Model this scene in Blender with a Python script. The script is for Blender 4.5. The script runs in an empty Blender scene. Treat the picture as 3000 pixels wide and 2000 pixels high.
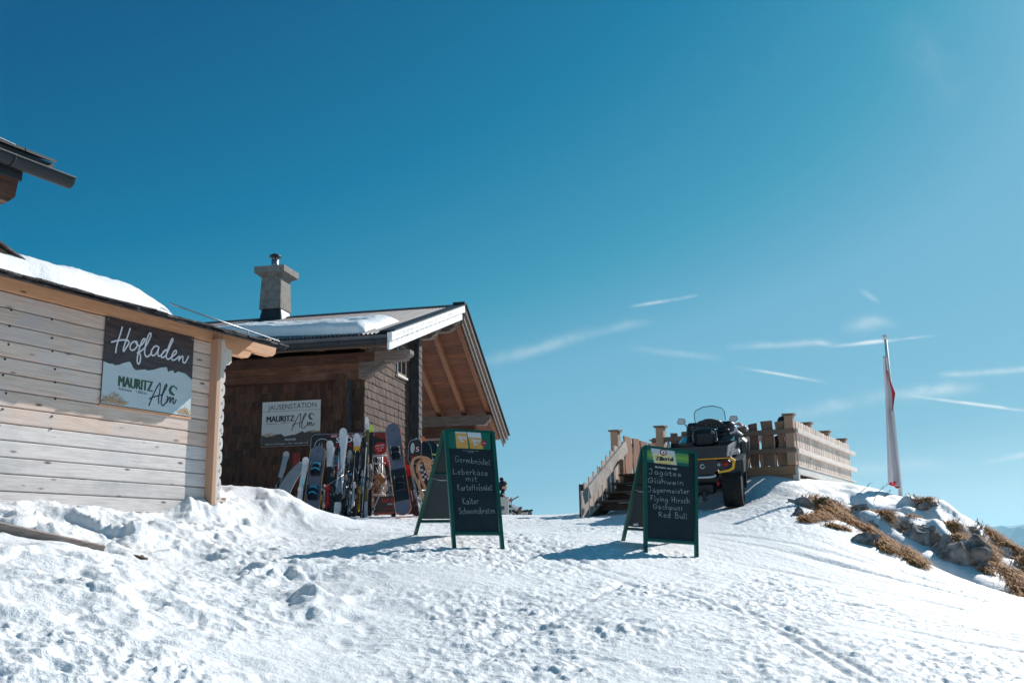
import bpy, math, random
import numpy as np
from mathutils import Matrix, Vector
random.seed(7); rng = np.random.RandomState(5)
SC = bpy.context.scene
COL = SC.collection
R = math.radians

# ------------------------------------------------------------------ camera
PITCH, ROLL, FPX = R(11.9), R(1.0), 2917.0
def _basis():
    f = Vector((0, math.cos(PITCH), math.sin(PITCH)))
    u = Vector((0, -math.sin(PITCH), math.cos(PITCH)))
    r = Vector((1, 0, 0))
    c, s = math.cos(ROLL), math.sin(ROLL)
    return r*c-u*s, u*c+r*s, f
CR, CU, CF = _basis()
cd = bpy.data.cameras.new('camera'); cam = bpy.data.objects.new('camera', cd); COL.objects.link(cam)
cam.matrix_world = Matrix(((CR.x, CU.x, -CF.x, 0), (CR.y, CU.y, -CF.y, 0), (CR.z, CU.z, -CF.z, 0), (0, 0, 0, 1)))
cd.sensor_width = 36.0; cd.lens = FPX/3000*36; cd.clip_start = 0.1; cd.clip_end = 60000
SC.camera = cam

# ------------------------------------------------------------------ light
SUN_AZ, SUN_EL = R(44), R(33.5)          # azimuth from +x (right) towards +y (away)
sd = Vector((math.cos(SUN_AZ)*math.cos(SUN_EL), math.sin(SUN_AZ)*math.cos(SUN_EL), math.sin(SUN_EL)))
sl = bpy.data.lights.new('sun', 'SUN'); sl.energy = 4.7; sl.angle = R(0.5); sl.color = (1.0, 0.955, 0.90)
so = bpy.data.objects.new('sun', sl); COL.objects.link(so)
so.rotation_euler = sd.to_track_quat('Z', 'Y').to_euler()

SC.view_settings.view_transform = 'Standard'; SC.view_settings.look = 'None'
SC.view_settings.exposure = 0.35; SC.view_settings.gamma = 1.0

def ray(px, py): return CF + CR*((px-1500)/FPX) - CU*((py-1000)/FPX)
def at(px, py, Y): r = ray(px, py); return r*(Y/r.y)
def onplane(px, py, P0, n): r = ray(px, py); return r*(P0.dot(n)/r.dot(n))

class NT:
    def __init__(s, tree): s.t = tree; tree.nodes.clear()
    def n(s, typ, **kw):
        o = s.t.nodes.new(typ)
        ins = kw.pop('ins', {})
        for k, v in kw.items(): setattr(o, k, v)
        for k, v in ins.items():
            if hasattr(v, 'links') or isinstance(v, bpy.types.NodeSocket): s.t.links.new(v, o.inputs[k])
            else: o.inputs[k].default_value = v
        return o
    def math(s, op, a, b=None, c=None, clamp=False):
        ins = {0: a}
        if b is not None: ins[1] = b
        if c is not None: ins[2] = c
        return s.n('ShaderNodeMath', operation=op, use_clamp=clamp, ins=ins).outputs[0]
    def mix(s, f, a, b, bt='MIX'):
        m = s.n('ShaderNodeMix', data_type='RGBA', blend_type=bt)
        for i, v in ((0, f), (6, a), (7, b)):
            if isinstance(v, bpy.types.NodeSocket): s.t.links.new(v, m.inputs[i])
            else: m.inputs[i].default_value = v
        return m.outputs[2]
def C4(c): return (c[0], c[1], c[2], 1.0)

# ------------------------------------------------------------------ world: sky with thin contrails
W = bpy.data.worlds.new('World'); SC.world = W; W.use_nodes = True
w = NT(W.node_tree)
sky = w.n('ShaderNodeTexSky', sky_type='NISHITA', sun_disc=False, sun_elevation=SUN_EL, sun_rotation=math.pi/2-SUN_AZ,
          altitude=1850, air_density=0.75, dust_density=1.0, ozone_density=4.0)
tc = w.n('ShaderNodeTexCoord')
D = tc.outputs['Generated']
_g = w.n('ShaderNodeSeparateColor', ins={'Color': sky.outputs[0]}).outputs['Green']
ramp = w.n('ShaderNodeValToRGB', ins={'Fac': w.math('MULTIPLY', _g, .1*1.12/1.3, clamp=True)}); cr = ramp.color_ramp
def lin(c): return tuple(((v/255)/12.92 if v < 10 else (((v/255)+.055)/1.055)**2.4) for v in c)+(1,)
stops = [(.0, (90, 125, 145)), (.09, (40, 98, 130)), (.145, (0, 88, 134)), (.216, (0, 119, 161)), (.305, (58, 150, 183)), (.402, (110, 175, 205)), (.694, (132, 189, 212)), (1.02, (182, 220, 234)), (1.3, (206, 234, 244))]
while len(cr.elements) < len(stops): cr.elements.new(.5)
for e, (p, c) in zip(cr.elements, stops): e.position = p/1.3; e.color = lin(c)
col = w.mix(1.0, ramp.outputs[0], (7.85, 7.85, 7.85, 1), 'MULTIPLY')
def dirn(px, py): return ray(px, py).normalized()
wn = w.n('ShaderNodeTexNoise', ins={'Vector': D, 'Scale': 28.0, 'Detail': 4.0, 'Roughness': 0.6})
wn2 = w.n('ShaderNodeTexNoise', ins={'Vector': D, 'Scale': 9.0, 'Detail': 3.0})
total = None
TR = [(1840, 899, 2050, 864, .0014, .50), (1400, 1068, 1760, 975, .0055, .26), (1640, 1000, 1930, 934, .0045, .16), (1830, 1018, 2130, 1052, .003, .18),
      (2430, 1016, 2640, 994, .0016, .80), (2600, 998, 2750, 981, .0011, .30), (2120, 1016, 2460, 1003, .0028, .32), (2380, 1000, 2450, 1016, .0022, .25),
      (2140, 1071, 2440, 1123, .0012, .50), (2280, 1220, 2640, 1152, .006, .26), (2560, 1165, 2890, 1128, .005, .38), (2660, 1158, 3060, 1210, .0012, .75),
      (2740, 1100, 3080, 1074, .0026, .45), (2860, 1356, 3060, 1322, .0022, .50), (2460, 966, 2600, 940, .006, .22), (2540, 930, 2640, 955, .004, .16),
      (2600, 60, 2820, 320, .016, .06), (2515, 848, 2580, 888, .0022, .22), (2430, 1378, 2860, 1352, .006, .22), (2200, 1260, 2500, 1236, .004, .12)]
for (x0, y0, x1, y1, wd, st) in TR:
    a, b = dirn(x0, y0), dirn(x1, y1); n = a.cross(b).normalized(); m = (a+b).normalized(); t = (b-a).normalized(); hl = (b-a).length/2
    dn = w.n('ShaderNodeVectorMath', operation='DOT_PRODUCT', ins={0: D, 1: n}).outputs['Value']
    dt = w.n('ShaderNodeVectorMath', operation='DOT_PRODUCT', ins={0: D, 1: t}).outputs['Value']
    dn = w.math('ADD', dn, w.math('MULTIPLY', w.math('SUBTRACT', wn.outputs[0], .5), wd*1.3))
    dn = w.math('ADD', dn, w.math('MULTIPLY', w.math('SUBTRACT', wn2.outputs[0], .5), wd*1.8)); g = w.math('DIVIDE', dn, wd); g = w.math('POWER', 2.718, w.math('MULTIPLY', w.math('MULTIPLY', g, g), -1.0))
    off = t.dot(m)
    l = w.math('DIVIDE', w.math('SUBTRACT', dt, off), hl); l = w.math('POWER', w.math('ABSOLUTE', l), 1.7)
    l = w.math('SUBTRACT', 1.0, l, clamp=True)
    front = w.n('ShaderNodeVectorMath', operation='DOT_PRODUCT', ins={0: D, 1: m}).outputs['Value']
    v = w.math('MULTIPLY', w.math('MULTIPLY', g, l), w.math('MULTIPLY', w.math('GREATER_THAN', front, .5), st))
    v = w.math('MULTIPLY', v, w.math('MAXIMUM', w.math('SUBTRACT', w.math('MULTIPLY', wn.outputs[0], 4.2), 1.1), .15))
    total = v if total is None else w.math('ADD', total, v)
total = w.math('MINIMUM', total, .85)
col = w.mix(total, col, (6.2, 6.8, 7.1, 1))
bg = w.n('ShaderNodeBackground', ins={'Color': col, 'Strength': 0.10})
w.n('ShaderNodeOutputWorld', ins={'Surface': bg.outputs[0]})

# ------------------------------------------------------------------ helpers: meshes, tags
def tag(o, label=None, cat=None, group=None, kind=None):
    if label: o['label'] = label
    if cat: o['category'] = cat
    if group: o['group'] = group
    if kind: o['kind'] = kind
    return o
def empty(name, M, label, cat, group=None, kind=None):
    o = bpy.data.objects.new(name, None); COL.objects.link(o); o.matrix_world = M if isinstance(M, Matrix) else Matrix.Translation(M)
    o.empty_display_size = 0.1
    return tag(o, label, cat, group, kind)
def frame(o, x, y, z=None):
    """matrix with origin o and axes x, y, z"""
    x = Vector(x).normalized(); y = Vector(y).normalized()
    z = x.cross(y).normalized() if z is None else Vector(z).normalized()
    return Matrix(((x.x, y.x, z.x, o[0]), (x.y, y.y, z.y, o[1]), (x.z, y.z, z.z, o[2]), (0, 0, 0, 1)))
def smooth(pts, n=4):
    """Catmull-Rom through the points"""
    P = [Vector(p) for p in pts]
    if len(P) < 3: return P
    Q = [P[0]*2-P[1]]+P+[P[-1]*2-P[-2]]; out = []
    for i in range(1, len(Q)-2):
        a, b, c, d = Q[i-1], Q[i], Q[i+1], Q[i+2]
        for k in range(n):
            t = k/n
            out.append(0.5*((2*b)+(c-a)*t+(2*a-5*b+4*c-d)*t*t+(3*b-a-3*c+d)*t**3))
    out.append(P[-1]); return out

class MB:
    def __init__(s): s.v = []; s.f = []; s.r = []; s.mi = []; s.m = 0; s.sm = []
    def add(s, vs, fs, rnd=None, smooth=False):
        b = len(s.v); s.v += [tuple(p) for p in vs]
        r = random.random() if rnd is None else rnd
        s.r += [r]*len(vs)
        for f in fs: s.f.append(tuple(b+i for i in f)); s.mi.append(s.m); s.sm.append(smooth)
        return s
    def hexa(s, p, rnd=None):    # p: 4 bottom, 4 top
        return s.add(p, [(0, 3, 2, 1), (4, 5, 6, 7), (0, 1, 5, 4), (1, 2, 6, 5), (2, 3, 7, 6), (3, 0, 4, 7)], rnd)
    def box(s, x0, x1, y0, y1, z0, z1, rnd=None, jit=0, M=None):
        p = [Vector((x, y, z)) for z in (z0, z1) for x, y in ((x0, y0), (x1, y0), (x1, y1), (x0, y1))]
        if jit: p = [q+Vector([random.uniform(-jit, jit) for _ in range(3)]) for q in p]
        if M: p = [M @ q for q in p]
        return s.hexa(p, rnd)
    def bbox(s, x0, x1, y0, y1, z0, z1, b=.01, M=None, rnd=None):
        """box with chamfered edges"""
        vs = []; c = [(x0, x1), (y0, y1), (z0, z1)]
        idx = {}
        for i in (0, 1):
            for j in (0, 1):
                for k in (0, 1):
                    P = Vector((c[0][i], c[1][j], c[2][k])); inn = Vector((1-2*i, 1-2*j, 1-2*k))*b
                    for ax in range(3):
                        q = P+inn; q[ax] = P[ax]; idx[(i, j, k, ax)] = len(vs); vs.append(M @ q if M else q)
        fs = []
        for ax in range(3):
            o1, o2 = [a for a in range(3) if a != ax]
            for sgn in (0, 1):
                loop = []
                for (p, q) in ((0, 0), (1, 0), (1, 1), (0, 1)):
                    key = [0, 0, 0]; key[ax] = sgn; key[o1] = p; key[o2] = q; loop.append(idx[(*key, ax)])
                fs.append(loop)
            for (p, q) in ((0, 0), (1, 0), (1, 1), (0, 1)):   # edges along ax
                k0 = [0, 0, 0]; k1 = [0, 0, 0]; k0[o1] = k1[o1] = p; k0[o2] = k1[o2] = q; k1[ax] = 1
                fs.append([idx[(*k0, o1)], idx[(*k1, o1)], idx[(*k1, o2)], idx[(*k0, o2)]])
        for i in (0, 1):
            for j in (0, 1):
                for k in (0, 1): fs.append([idx[(i, j, k, 0)], idx[(i, j, k, 1)], idx[(i, j, k, 2)]])
        return s.add(vs, fs, rnd)
    def bar(s, a, b, w, h, up=(0, 0, 1), rnd=None, taper=1.0):
        """rectangular bar from a to b, w sideways, h along up"""
        a, b = Vector(a), Vector(b); d = (b-a).normalized(); up = Vector(up)
        sd = d.cross(up).normalized(); u = sd.cross(d).normalized()
        p = []
        for q, k in ((a, 1), (b, taper)):
            p += [q-sd*w/2*k-u*h/2*k, q+sd*w/2*k-u*h/2*k, q+sd*w/2*k+u*h/2*k, q-sd*w/2*k+u*h/2*k]
        return s.hexa(p, rnd)
    def tube(s, pts, r, n=8, cap=True, rnd=None, flat=1.0, up=None):
        P = [Vector(p) for p in pts]; rr = r if isinstance(r, (list, tuple)) else [r]*len(P)
        vs = []; fs = []; ref = None
        for i, p in enumerate(P):
            d = (P[min(i+1, len(P)-1)]-P[max(i-1, 0)]).normalized()
            if ref is None:
                ref = Vector(up) if up else (Vector((0, 0, 1)) if abs(d.z) < .9 else Vector((1, 0, 0)))
            x = d.cross(ref).normalized(); y = x.cross(d).normalized(); ref = y
            for k in range(n):
                a = 2*math.pi*k/n; vs.append(p+x*(math.cos(a)*rr[i])+y*(math.sin(a)*rr[i]*flat))
        for i in range(len(P)-1):
            for k in range(n): fs.append((i*n+k, i*n+(k+1) % n, (i+1)*n+(k+1) % n, (i+1)*n+k))
        if cap: fs.append(tuple(range(n-1, -1, -1))); fs.append(tuple((len(P)-1)*n+k for k in range(n)))
        return s.add(vs, fs, rnd, True)
    def prism(s, poly, d, rnd=None, M=None):
        """poly (list of 3D points) extruded by vector d"""
        P = [Vector(p) for p in poly]; d = Vector(d); n = len(P)
        vs = P+[p+d for p in P]
        if M: vs = [M @ v for v in vs]
        fs = [tuple(range(n)), tuple(range(2*n-1, n-1, -1))]+[(i, (i+1) % n, n+(i+1) % n, n+i) for i in range(n)]
        return s.add(vs, fs, rnd)
    def lathe(s, prof, n=20, c=(0, 0, 0), M=None, rnd=None):
        vs = []; fs = []
        for (r_, z) in prof:
            for k in range(n):
                a = 2*math.pi*k/n; q = Vector((c[0]+r_*math.cos(a), c[1]+r_*math.sin(a), c[2]+z)); vs.append(M @ q if M else q)
        for i in range(len(prof)-1):
            for k in range(n): fs.append((i*n+k, i*n+(k+1) % n, (i+1)*n+(k+1) % n, (i+1)*n+k))
        fs.append(tuple(range(n-1, -1, -1))); fs.append(tuple((len(prof)-1)*n+k for k in range(n)))
        return s.add(vs, fs, rnd, True)
    def ball(s, c, r, n=12, rnd=None, sq=(1, 1, 1)):
        prof = []
        vs = []; fs = []; m = n//2
        for i in range(m+1):
            t = math.pi*i/m
            for k in range(n):
                a = 2*math.pi*k/n
                vs.append((c[0]+r*sq[0]*math.sin(t)*math.cos(a), c[1]+r*sq[1]*math.sin(t)*math.sin(a), c[2]+r*sq[2]*math.cos(t)))
        for i in range(m):
            for k in range(n): fs.append((i*n+k, (i+1)*n+k, (i+1)*n+(k+1) % n, i*n+(k+1) % n))
        return s.add(vs, fs, rnd, True)
    def grid(s, fn, nu, nv, rnd=None, sm=True):
        vs = [fn(i/nu, j/nv) for j in range(nv+1) for i in range(nu+1)]
        fs = [(j*(nu+1)+i, j*(nu+1)+i+1, (j+1)*(nu+1)+i+1, (j+1)*(nu+1)+i) for j in range(nv) for i in range(nu)]
        return s.add(vs, fs, rnd, sm)
    def ribbon(s, pts, wd, z=0.0, taper=False):
        """flat stroke in the xy plane, z rises slightly along it so crossings never coincide"""
        P = [Vector((p[0], p[1])) for p in pts]; Q = [P[0]]
        for p in P[1:]:
            if (p-Q[-1]).length > 1e-5: Q.append(p)
        P = Q
        if len(P) < 2: P = [P[0], P[0]+Vector((wd*.3, 0))]
        n = len(P); vs = []; fs = []
        d0 = (P[1]-P[0]).normalized(); d1 = (P[-1]-P[-2]).normalized()
        P = [P[0]-d0*wd*.3]+P+[P[-1]+d1*wd*.3]; n = len(P)
        for i, p in enumerate(P):
            d = (P[min(i+1, n-1)]-P[max(i-1, 0)])
            d = d.normalized() if d.length > 1e-7 else d0
            nn = Vector((-d.y, d.x)); k = .45 if i in (0, n-1) else 1.0
            if taper: k *= .75+.35*math.sin(i*1.7)
            zz = z+.0006*i/n
            vs += [(p.x+nn.x*wd/2*k, p.y+nn.y*wd/2*k, zz), (p.x-nn.x*wd/2*k, p.y-nn.y*wd/2*k, zz)]
        for i in range(n-1): fs.append((2*i, 2*i+1, 2*i+3, 2*i+2))
        return s.add(vs, fs)
    def xf(s, M):
        s.v = [tuple(M @ Vector(p)) for p in s.v]; return s
    def build(s, name, mats, parent=None, M=None, bevel=0, sub=0):
        me = bpy.data.meshes.new(name); me.from_pydata(s.v, [], s.f); me.update()
        if not isinstance(mats, (list, tuple)): mats = [mats]
        for m in mats: me.materials.append(m)
        me.polygons.foreach_set('material_index', s.mi); me.polygons.foreach_set('use_smooth', s.sm)
        at_ = me.attributes.new('rnd', 'FLOAT', 'POINT'); at_.data.foreach_set('value', s.r)
        import bmesh
        bm = bmesh.new(); bm.from_mesh(me); bmesh.ops.recalc_face_normals(bm, faces=bm.faces); bm.to_mesh(me); bm.free()
        o = bpy.data.objects.new(name, me); COL.objects.link(o)
        if parent: o.parent = parent
        if M is not None: o.matrix_world = M if not parent else M
        if bevel:
            b = o.modifiers.new('b', 'BEVEL'); b.width = bevel; b.segments = 2; b.limit_method = 'ANGLE'
        if sub:
            b = o.modifiers.new('s', 'SUBSURF'); b.levels = sub; b.render_levels = sub
        return o

def _each(self, name, mats, parent=None, M=None):
    """like build, but every loose piece becomes an object of its own"""
    par = list(range(len(self.v)))
    def find(i):
        while par[i] != i: par[i] = par[par[i]]; i = par[i]
        return i
    for f in self.f:
        a = find(f[0])
        for k in f[1:]: par[find(k)] = a
    comp = {}
    for fi, f in enumerate(self.f): comp.setdefault(find(f[0]), []).append(fi)
    out = []
    for fs in comp.values():
        m = MB(); ids = sorted({i for fi in fs for i in self.f[fi]}); mp = {i: k for k, i in enumerate(ids)}
        m.v = [self.v[i] for i in ids]; m.r = [self.r[i] for i in ids]
        for fi in fs: m.f.append(tuple(mp[i] for i in self.f[fi])); m.mi.append(self.mi[fi]); m.sm.append(self.sm[fi])
        out.append(m.build(name, mats, parent, M))
    return out
MB.build_each = _each
# ------------------------------------------------------------------ materials
def mat(name, c, rough=.6, metal=0, c2=None, nscale=(1, 1, 1), ns=8, det=4, mixlo=.35, mixhi=.65, rv=0.0, bump=0.0, bs=None,
        bscale=None, knots=0, spec=.5, alpha=None, trans=0, grime=None):
    m = bpy.data.materials.new(name); m.use_nodes = True; t = NT(m.node_tree)
    co = t.n('ShaderNodeTexCoord').outputs['Object']
    at_ = t.n('ShaderNodeAttribute', attribute_name='rnd').outputs['Fac']
    off = t.n('ShaderNodeVectorMath', operation='SCALE', ins={0: (17.3, 9.1, 5.7), 'Scale': at_}).outputs[0]
    v = t.n('ShaderNodeVectorMath', operation='ADD', ins={0: co, 1: off}).outputs[0]
    mp = t.n('ShaderNodeMapping', ins={'Vector': v, 'Scale': nscale}).outputs[0]
    col = C4(c); nz = None
    if c2 is not None or bump:
        nz = t.n('ShaderNodeTexNoise', ins={'Vector': mp, 'Scale': float(ns), 'Detail': float(det), 'Roughness': .62, 'Distortion': .3})
    if c2 is not None:
        f = t.n('ShaderNodeMapRange', ins={'Value': nz.outputs[0], 'From Min': mixlo, 'From Max': mixhi}).outputs[0]
        col = t.mix(f, C4(c), C4(c2))
    if knots:
        kv = t.n('ShaderNodeMapping', ins={'Vector': v, 'Scale': (1.7, 1.7, 5.5) if knots == 1 else (5.5, 1.7, 1.7)}).outputs[0]
        vo = t.n('ShaderNodeTexVoronoi', ins={'Vector': kv, 'Scale': 1.6, 'Randomness': 1.0})
        k = t.n('ShaderNodeMapRange', ins={'Value': vo.outputs['Distance'], 'From Min': .07, 'From Max': .16, 'To Min': .95, 'To Max': 0.0}).outputs[0]
        col = t.mix(k, col, (.10, .055, .035, 1))
    if grime:
        g = t.n('ShaderNodeTexNoise', ins={'Vector': v, 'Scale': grime[1], 'Detail': 5.0, 'Roughness': .65})
        gf = t.n('ShaderNodeMapRange', ins={'Value': g.outputs[0], 'From Min': .48, 'From Max': .66, 'To Max': grime[2]}).outputs[0]
        col = t.mix(gf, col, C4(grime[0]))
    if rv:
        k = t.math('ADD', t.math('MULTIPLY', at_, 2*rv), 1-rv)
        hs = t.n('ShaderNodeHueSaturation', ins={'Value': k, 'Color': col}) if not isinstance(col, tuple) else t.n('ShaderNodeHueSaturation', ins={'Value': k, 'Color': col})
        col = hs.outputs[0]
    p = t.n('ShaderNodeBsdfPrincipled', ins={'Base Color': col, 'Roughness': rough, 'Metallic': float(metal), 'Specular IOR Level': spec})
    if bump:
        src = nz.outputs[0]
        if bs:
            src = t.n('ShaderNodeTexNoise', ins={'Vector': v, 'Scale': float(bs), 'Detail': 5.0, 'Roughness': .65}).outputs[0]
        b = t.n('ShaderNodeBump', ins={'Height': src, 'Strength': 1.0, 'Distance': bump})
        t.t.links.new(b.outputs[0], p.inputs['Normal'])
    if trans:
        p.inputs['Transmission Weight'].default_value = trans; p.inputs['IOR'].default_value = 1.05
    if alpha is not None: p.inputs['Alpha'].default_value = alpha
    t.n('ShaderNodeOutputMaterial', ins={'Surface': p.outputs[0]})
    return m

def snow_mat(name, terrain):
    m = bpy.data.materials.new(name); m.use_nodes = True; t = NT(m.node_tree)
    co = t.n('ShaderNodeTexCoord').outputs['Object']
    n1 = t.n('ShaderNodeTexNoise', ins={'Vector': co, 'Scale': 14.0, 'Detail': 6.0, 'Roughness': .68})
    n2 = t.n('ShaderNodeTexNoise', ins={'Vector': co, 'Scale': 75.0, 'Detail': 3.0, 'Roughness': .6})
    n3 = t.n('ShaderNodeTexNoise', ins={'Vector': co, 'Scale': 1.3, 'Detail': 3.0})
    h = t.math('ADD', t.math('MULTIPLY', n1.outputs[0], 1.0), t.math('MULTIPLY', n2.outputs[0], .35))
    f = t.n('ShaderNodeMapRange', ins={'Value': n3.outputs[0], 'From Min': .35, 'From Max': .7}).outputs[0]
    col = t.mix(f, (.82, .84, .86, 1), (.76, .78, .81, 1))
    if terrain:
        d = t.n('ShaderNodeAttribute', attribute_name='dirt').outputs['Fac']
        n4 = t.n('ShaderNodeTexNoise', ins={'Vector': co, 'Scale': 9.0, 'Detail': 7.0, 'Roughness': .75})
        df = t.math('MULTIPLY', d, t.n('ShaderNodeMapRange', ins={'Value': n4.outputs[0], 'From Min': .5, 'From Max': .62}).outputs[0])
        col = t.mix(df, col, (.42, .33, .25, 1))
    b = t.n('ShaderNodeBump', ins={'Height': h, 'Strength': 1.0, 'Distance': .018 if terrain else .012})
    p = t.n('ShaderNodeBsdfPrincipled', ins={'Base Color': col, 'Roughness': .55, 'Specular IOR Level': .35, 'Normal': b.outputs[0]})
    p.inputs['Subsurface Weight'].default_value = 0.0
    t.n('ShaderNodeOutputMaterial', ins={'Surface': p.outputs[0]})
    return m
SNOW = snow_mat('snow', True); SNOW2 = snow_mat('roof_snow', False)

# ------------------------------------------------------------------ terrain
def vn(x, y, seed=0):
    xi = np.floor(x).astype(np.int64); yi = np.floor(y).astype(np.int64); fx = x-xi; fy = y-yi
    fx = fx*fx*(3-2*fx); fy = fy*fy*(3-2*fy)
    def h(a, b):
        n = (a*374761393+b*668265263+seed*1442695041) & 0x7fffffff
        n = ((n ^ (n >> 13))*1274126177) & 0x7fffffff
        return ((n ^ (n >> 16)) & 0xffff)/65535.0
    a = h(xi, yi); b = h(xi+1, yi); c = h(xi, yi+1); d = h(xi+1, yi+1)
    return (a*(1-fx)+b*fx)*(1-fy)+(c*(1-fx)+d*fx)*fy-.5
def fbm(x, y, s, seed, o=3):
    t = 0; a = 1.0
    for i in range(o): t = t+a*vn(x/s+13.7*i, y/s-7.1*i, seed+i); s *= .5; a *= .55
    return t
ANC = [(0, 2000, 4.5), (750, 2000, 5.5), (1500, 2000, 5.9), (2250, 2000, 6.0), (3000, 2000, 6.3),
       (0, 1800, 5.7), (300, 1900, 5.3), (330, 1750, 6.6), (750, 1800, 7.3), (1500, 1800, 7.8), (2250, 1800, 8.2), (3000, 1850, 9.0),
       (0, 1592, 7.6), (150, 1608, 7.9), (300, 1640, 8.4), (450, 1660, 8.9), (750, 1690, 9.0), (750, 1600, 11.0), (750, 1540, 12.4),
       (690, 1465, 13.0), (775, 1452, 13.5), (850, 1470, 14.0), (905, 1503, 14.4), (960, 1512, 15.6), (540, 1482, 11.75), (575, 1468, 12.0), (612, 1455, 12.35), (430, 1515, 11.3), (330, 1525, 10.5), (200, 1512, 9.9), (0, 1498, 9.15),
       (500, 1560, 10.6), (350, 1590, 9.6), (1000, 1560, 12.6), (950, 1620, 10.6),
       (1400, 1603, 11.1), (1215, 1567, 11.9), (1200, 1650, 9.7), (1600, 1570, 13.0), (1600, 1509, 20), (1450, 1509, 20), (1300, 1507, 19), (1000, 1512, 18.6), (1100, 1535, 15.5), (1500, 1528, 16.5),
       (1825, 1583, 12.4), (1891, 1619, 11.7), (2040, 1628, 11.95), (2000, 1710, 9.8), (1760, 1504, 18.2), (1850, 1500, 17.8),
       (2000, 1497, 16.2), (2150, 1489, 16.3), (2090, 1525, 14.8), (2215, 1440, 16.9), (2230, 1398, 17.6), (2290, 1417, 17.1), (2345, 1430, 16.9),
       (2430, 1445, 17.0), (2520, 1428, 17.6), (2580, 1436, 17.9), (2650, 1460, 18.0), (2760, 1508, 17.6), (2880, 1570, 17.0), (3000, 1632, 16.4),
       (2250, 1485, 15.3), (2330, 1513, 14.8), (2400, 1532, 14.4), (2500, 1568, 13.8), (2590, 1622, 13.2), (2690, 1660, 12.9), (2760, 1645, 14.0), (2870, 1695, 13.3), (3000, 1745, 12.5),
       (2520, 1490, 16.0), (2620, 1540, 15.4), (2800, 1590, 15.2), (2920, 1640, 14.8), (2300, 1455, 16.2), (2420, 1480, 15.8)]
AXYZ = [(12, 12, -2.1), (14, 19, -2.8), (11, 6, -2.2), (-8, 4, .5), (-8, 9, .6), (-11, 15, .8), (-8, 20, .7), (-4, 17, .62), (-5, 26, .7), (2, 25, .72),
        (1.5, 28, .6), (6, 24, .95), (12, 27, -1.5), (5, 20.5, 1.0), (0, 3, -1.2), (-3, 3, -.9), (3, 3, -1.25), (0, 0, -1.6), (-5, 0, -.9), (-4.2, 5.2, -.05), (5, 0, -1.9),
        (0, -8, -2.6), (-10, -8, -2), (10, -8, -3.5), (-3.6, 15.5, .62), (-1.6, 22, .70)]
AP = [tuple(at(*a)) for a in ANC]+AXYZ
AP = np.array([[p[0], p[1], p[2]] for p in AP])
def _U(d2): return np.where(d2 > 1e-9, d2*np.log(d2+1e-12), 0.0)
_n = len(AP); _d2 = ((AP[:, None, :2]-AP[None, :, :2])**2).sum(2)
_K = np.zeros((_n+3, _n+3)); _K[:_n, :_n] = _U(_d2)+np.eye(_n)*.02
_K[:_n, _n] = 1; _K[:_n, _n+1:] = AP[:, :2]; _K[_n:, :_n] = _K[:_n, _n:].T
_w = np.linalg.solve(_K, np.concatenate([AP[:, 2], [0, 0, 0]]))
def base_h(x, y):
    x = np.asarray(x, float); y = np.asarray(y, float); shp = x.shape; x = x.ravel(); y = y.ravel()
    r = np.hypot(x, y); k = np.minimum(1, 27.0/np.maximum(r, 1e-6)); cx = np.clip(x*k, -13, 14); cy = np.maximum(y*k, -8)
    z = np.zeros_like(cx)
    for s in range(0, len(cx), 40000):
        a = cx[s:s+40000]; b = cy[s:s+40000]
        d2 = (a[:, None]-AP[None, :, 0])**2+(b[:, None]-AP[None, :, 1])**2
        z[s:s+40000] = _U(d2) @ _w[:_n]+_w[_n]+_w[_n+1]*a+_w[_n+2]*b
    e = np.maximum(r-27, 0)+np.maximum(np.abs(x)-13.5, 0)*.0
    z = z-np.minimum(.16*e+.004*e**1.5, 620)
    # trench beside the shop wall where the stair rail lies
    p0 = at(-400, 1545, 8.05); p1 = at(330, 1625, 8.9)
    dx, dy = p1.x-p0.x, p1.y-p0.y; L = math.hypot(dx, dy); t = ((x-p0.x)*dx+(y-p0.y)*dy)/L; q = (-(x-p0.x)*dy+(y-p0.y)*dx)/L
    m = 1/(1+np.exp((t-L*.80)/.18))
    z = z-.34*m*np.exp(-((q+.06)/.24)**4)
    return z.reshape(shp)
RIDGE = []
for (px, py, Y, k) in ((2400, 1470, 16.0, .55), (2520, 1470, 16.4, .95), (2640, 1510, 16.2, 1.05), (2740, 1540, 16.2, 1.0), (2860, 1600, 15.5, .9), (2970, 1660, 15.0, .9)):
    p = at(px, py, Y); RIDGE.append((p.x, p.y, .75, 1.1, k))
_a = at(2610, 1590, 14.6); _b = at(2850, 1700, 13.3); GUL = ((_a.x+_b.x)/2, (_a.y+_b.y)/2, (_b.x-_a.x)/(_b.y-_a.y))
BANK = []
for (px, py, Y, sx, sy, k) in ((120, 1540, 9.0, .8, .35, .8), (330, 1560, 9.8, .8, .40, 1.0), (520, 1545, 10.9, .7, .5, .9), (640, 1500, 12.2, .5, .7, .9), (760, 1475, 13.2, .6, .6, .8), (560, 1620, 9.7, .6, .5, .6), (840, 1690, 9.1, .45, .5, 1.0), (900, 1780, 7.9, .35, .6, .7), (250, 1700, 7.2, 1.0, .5, .45), (150, 1850, 5.8, .8, .5, .35), (480, 1830, 6.6, .7, .5, .4)):
    p = at(px, py, Y); BANK.append((p.x, p.y, sx, sy, k))
FOOT = rng.uniform(0, 1, (170, 5))
def bil(x, y, s, seed, o=3): return .22-np.abs(fbm(x, y, s, seed, o))
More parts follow.
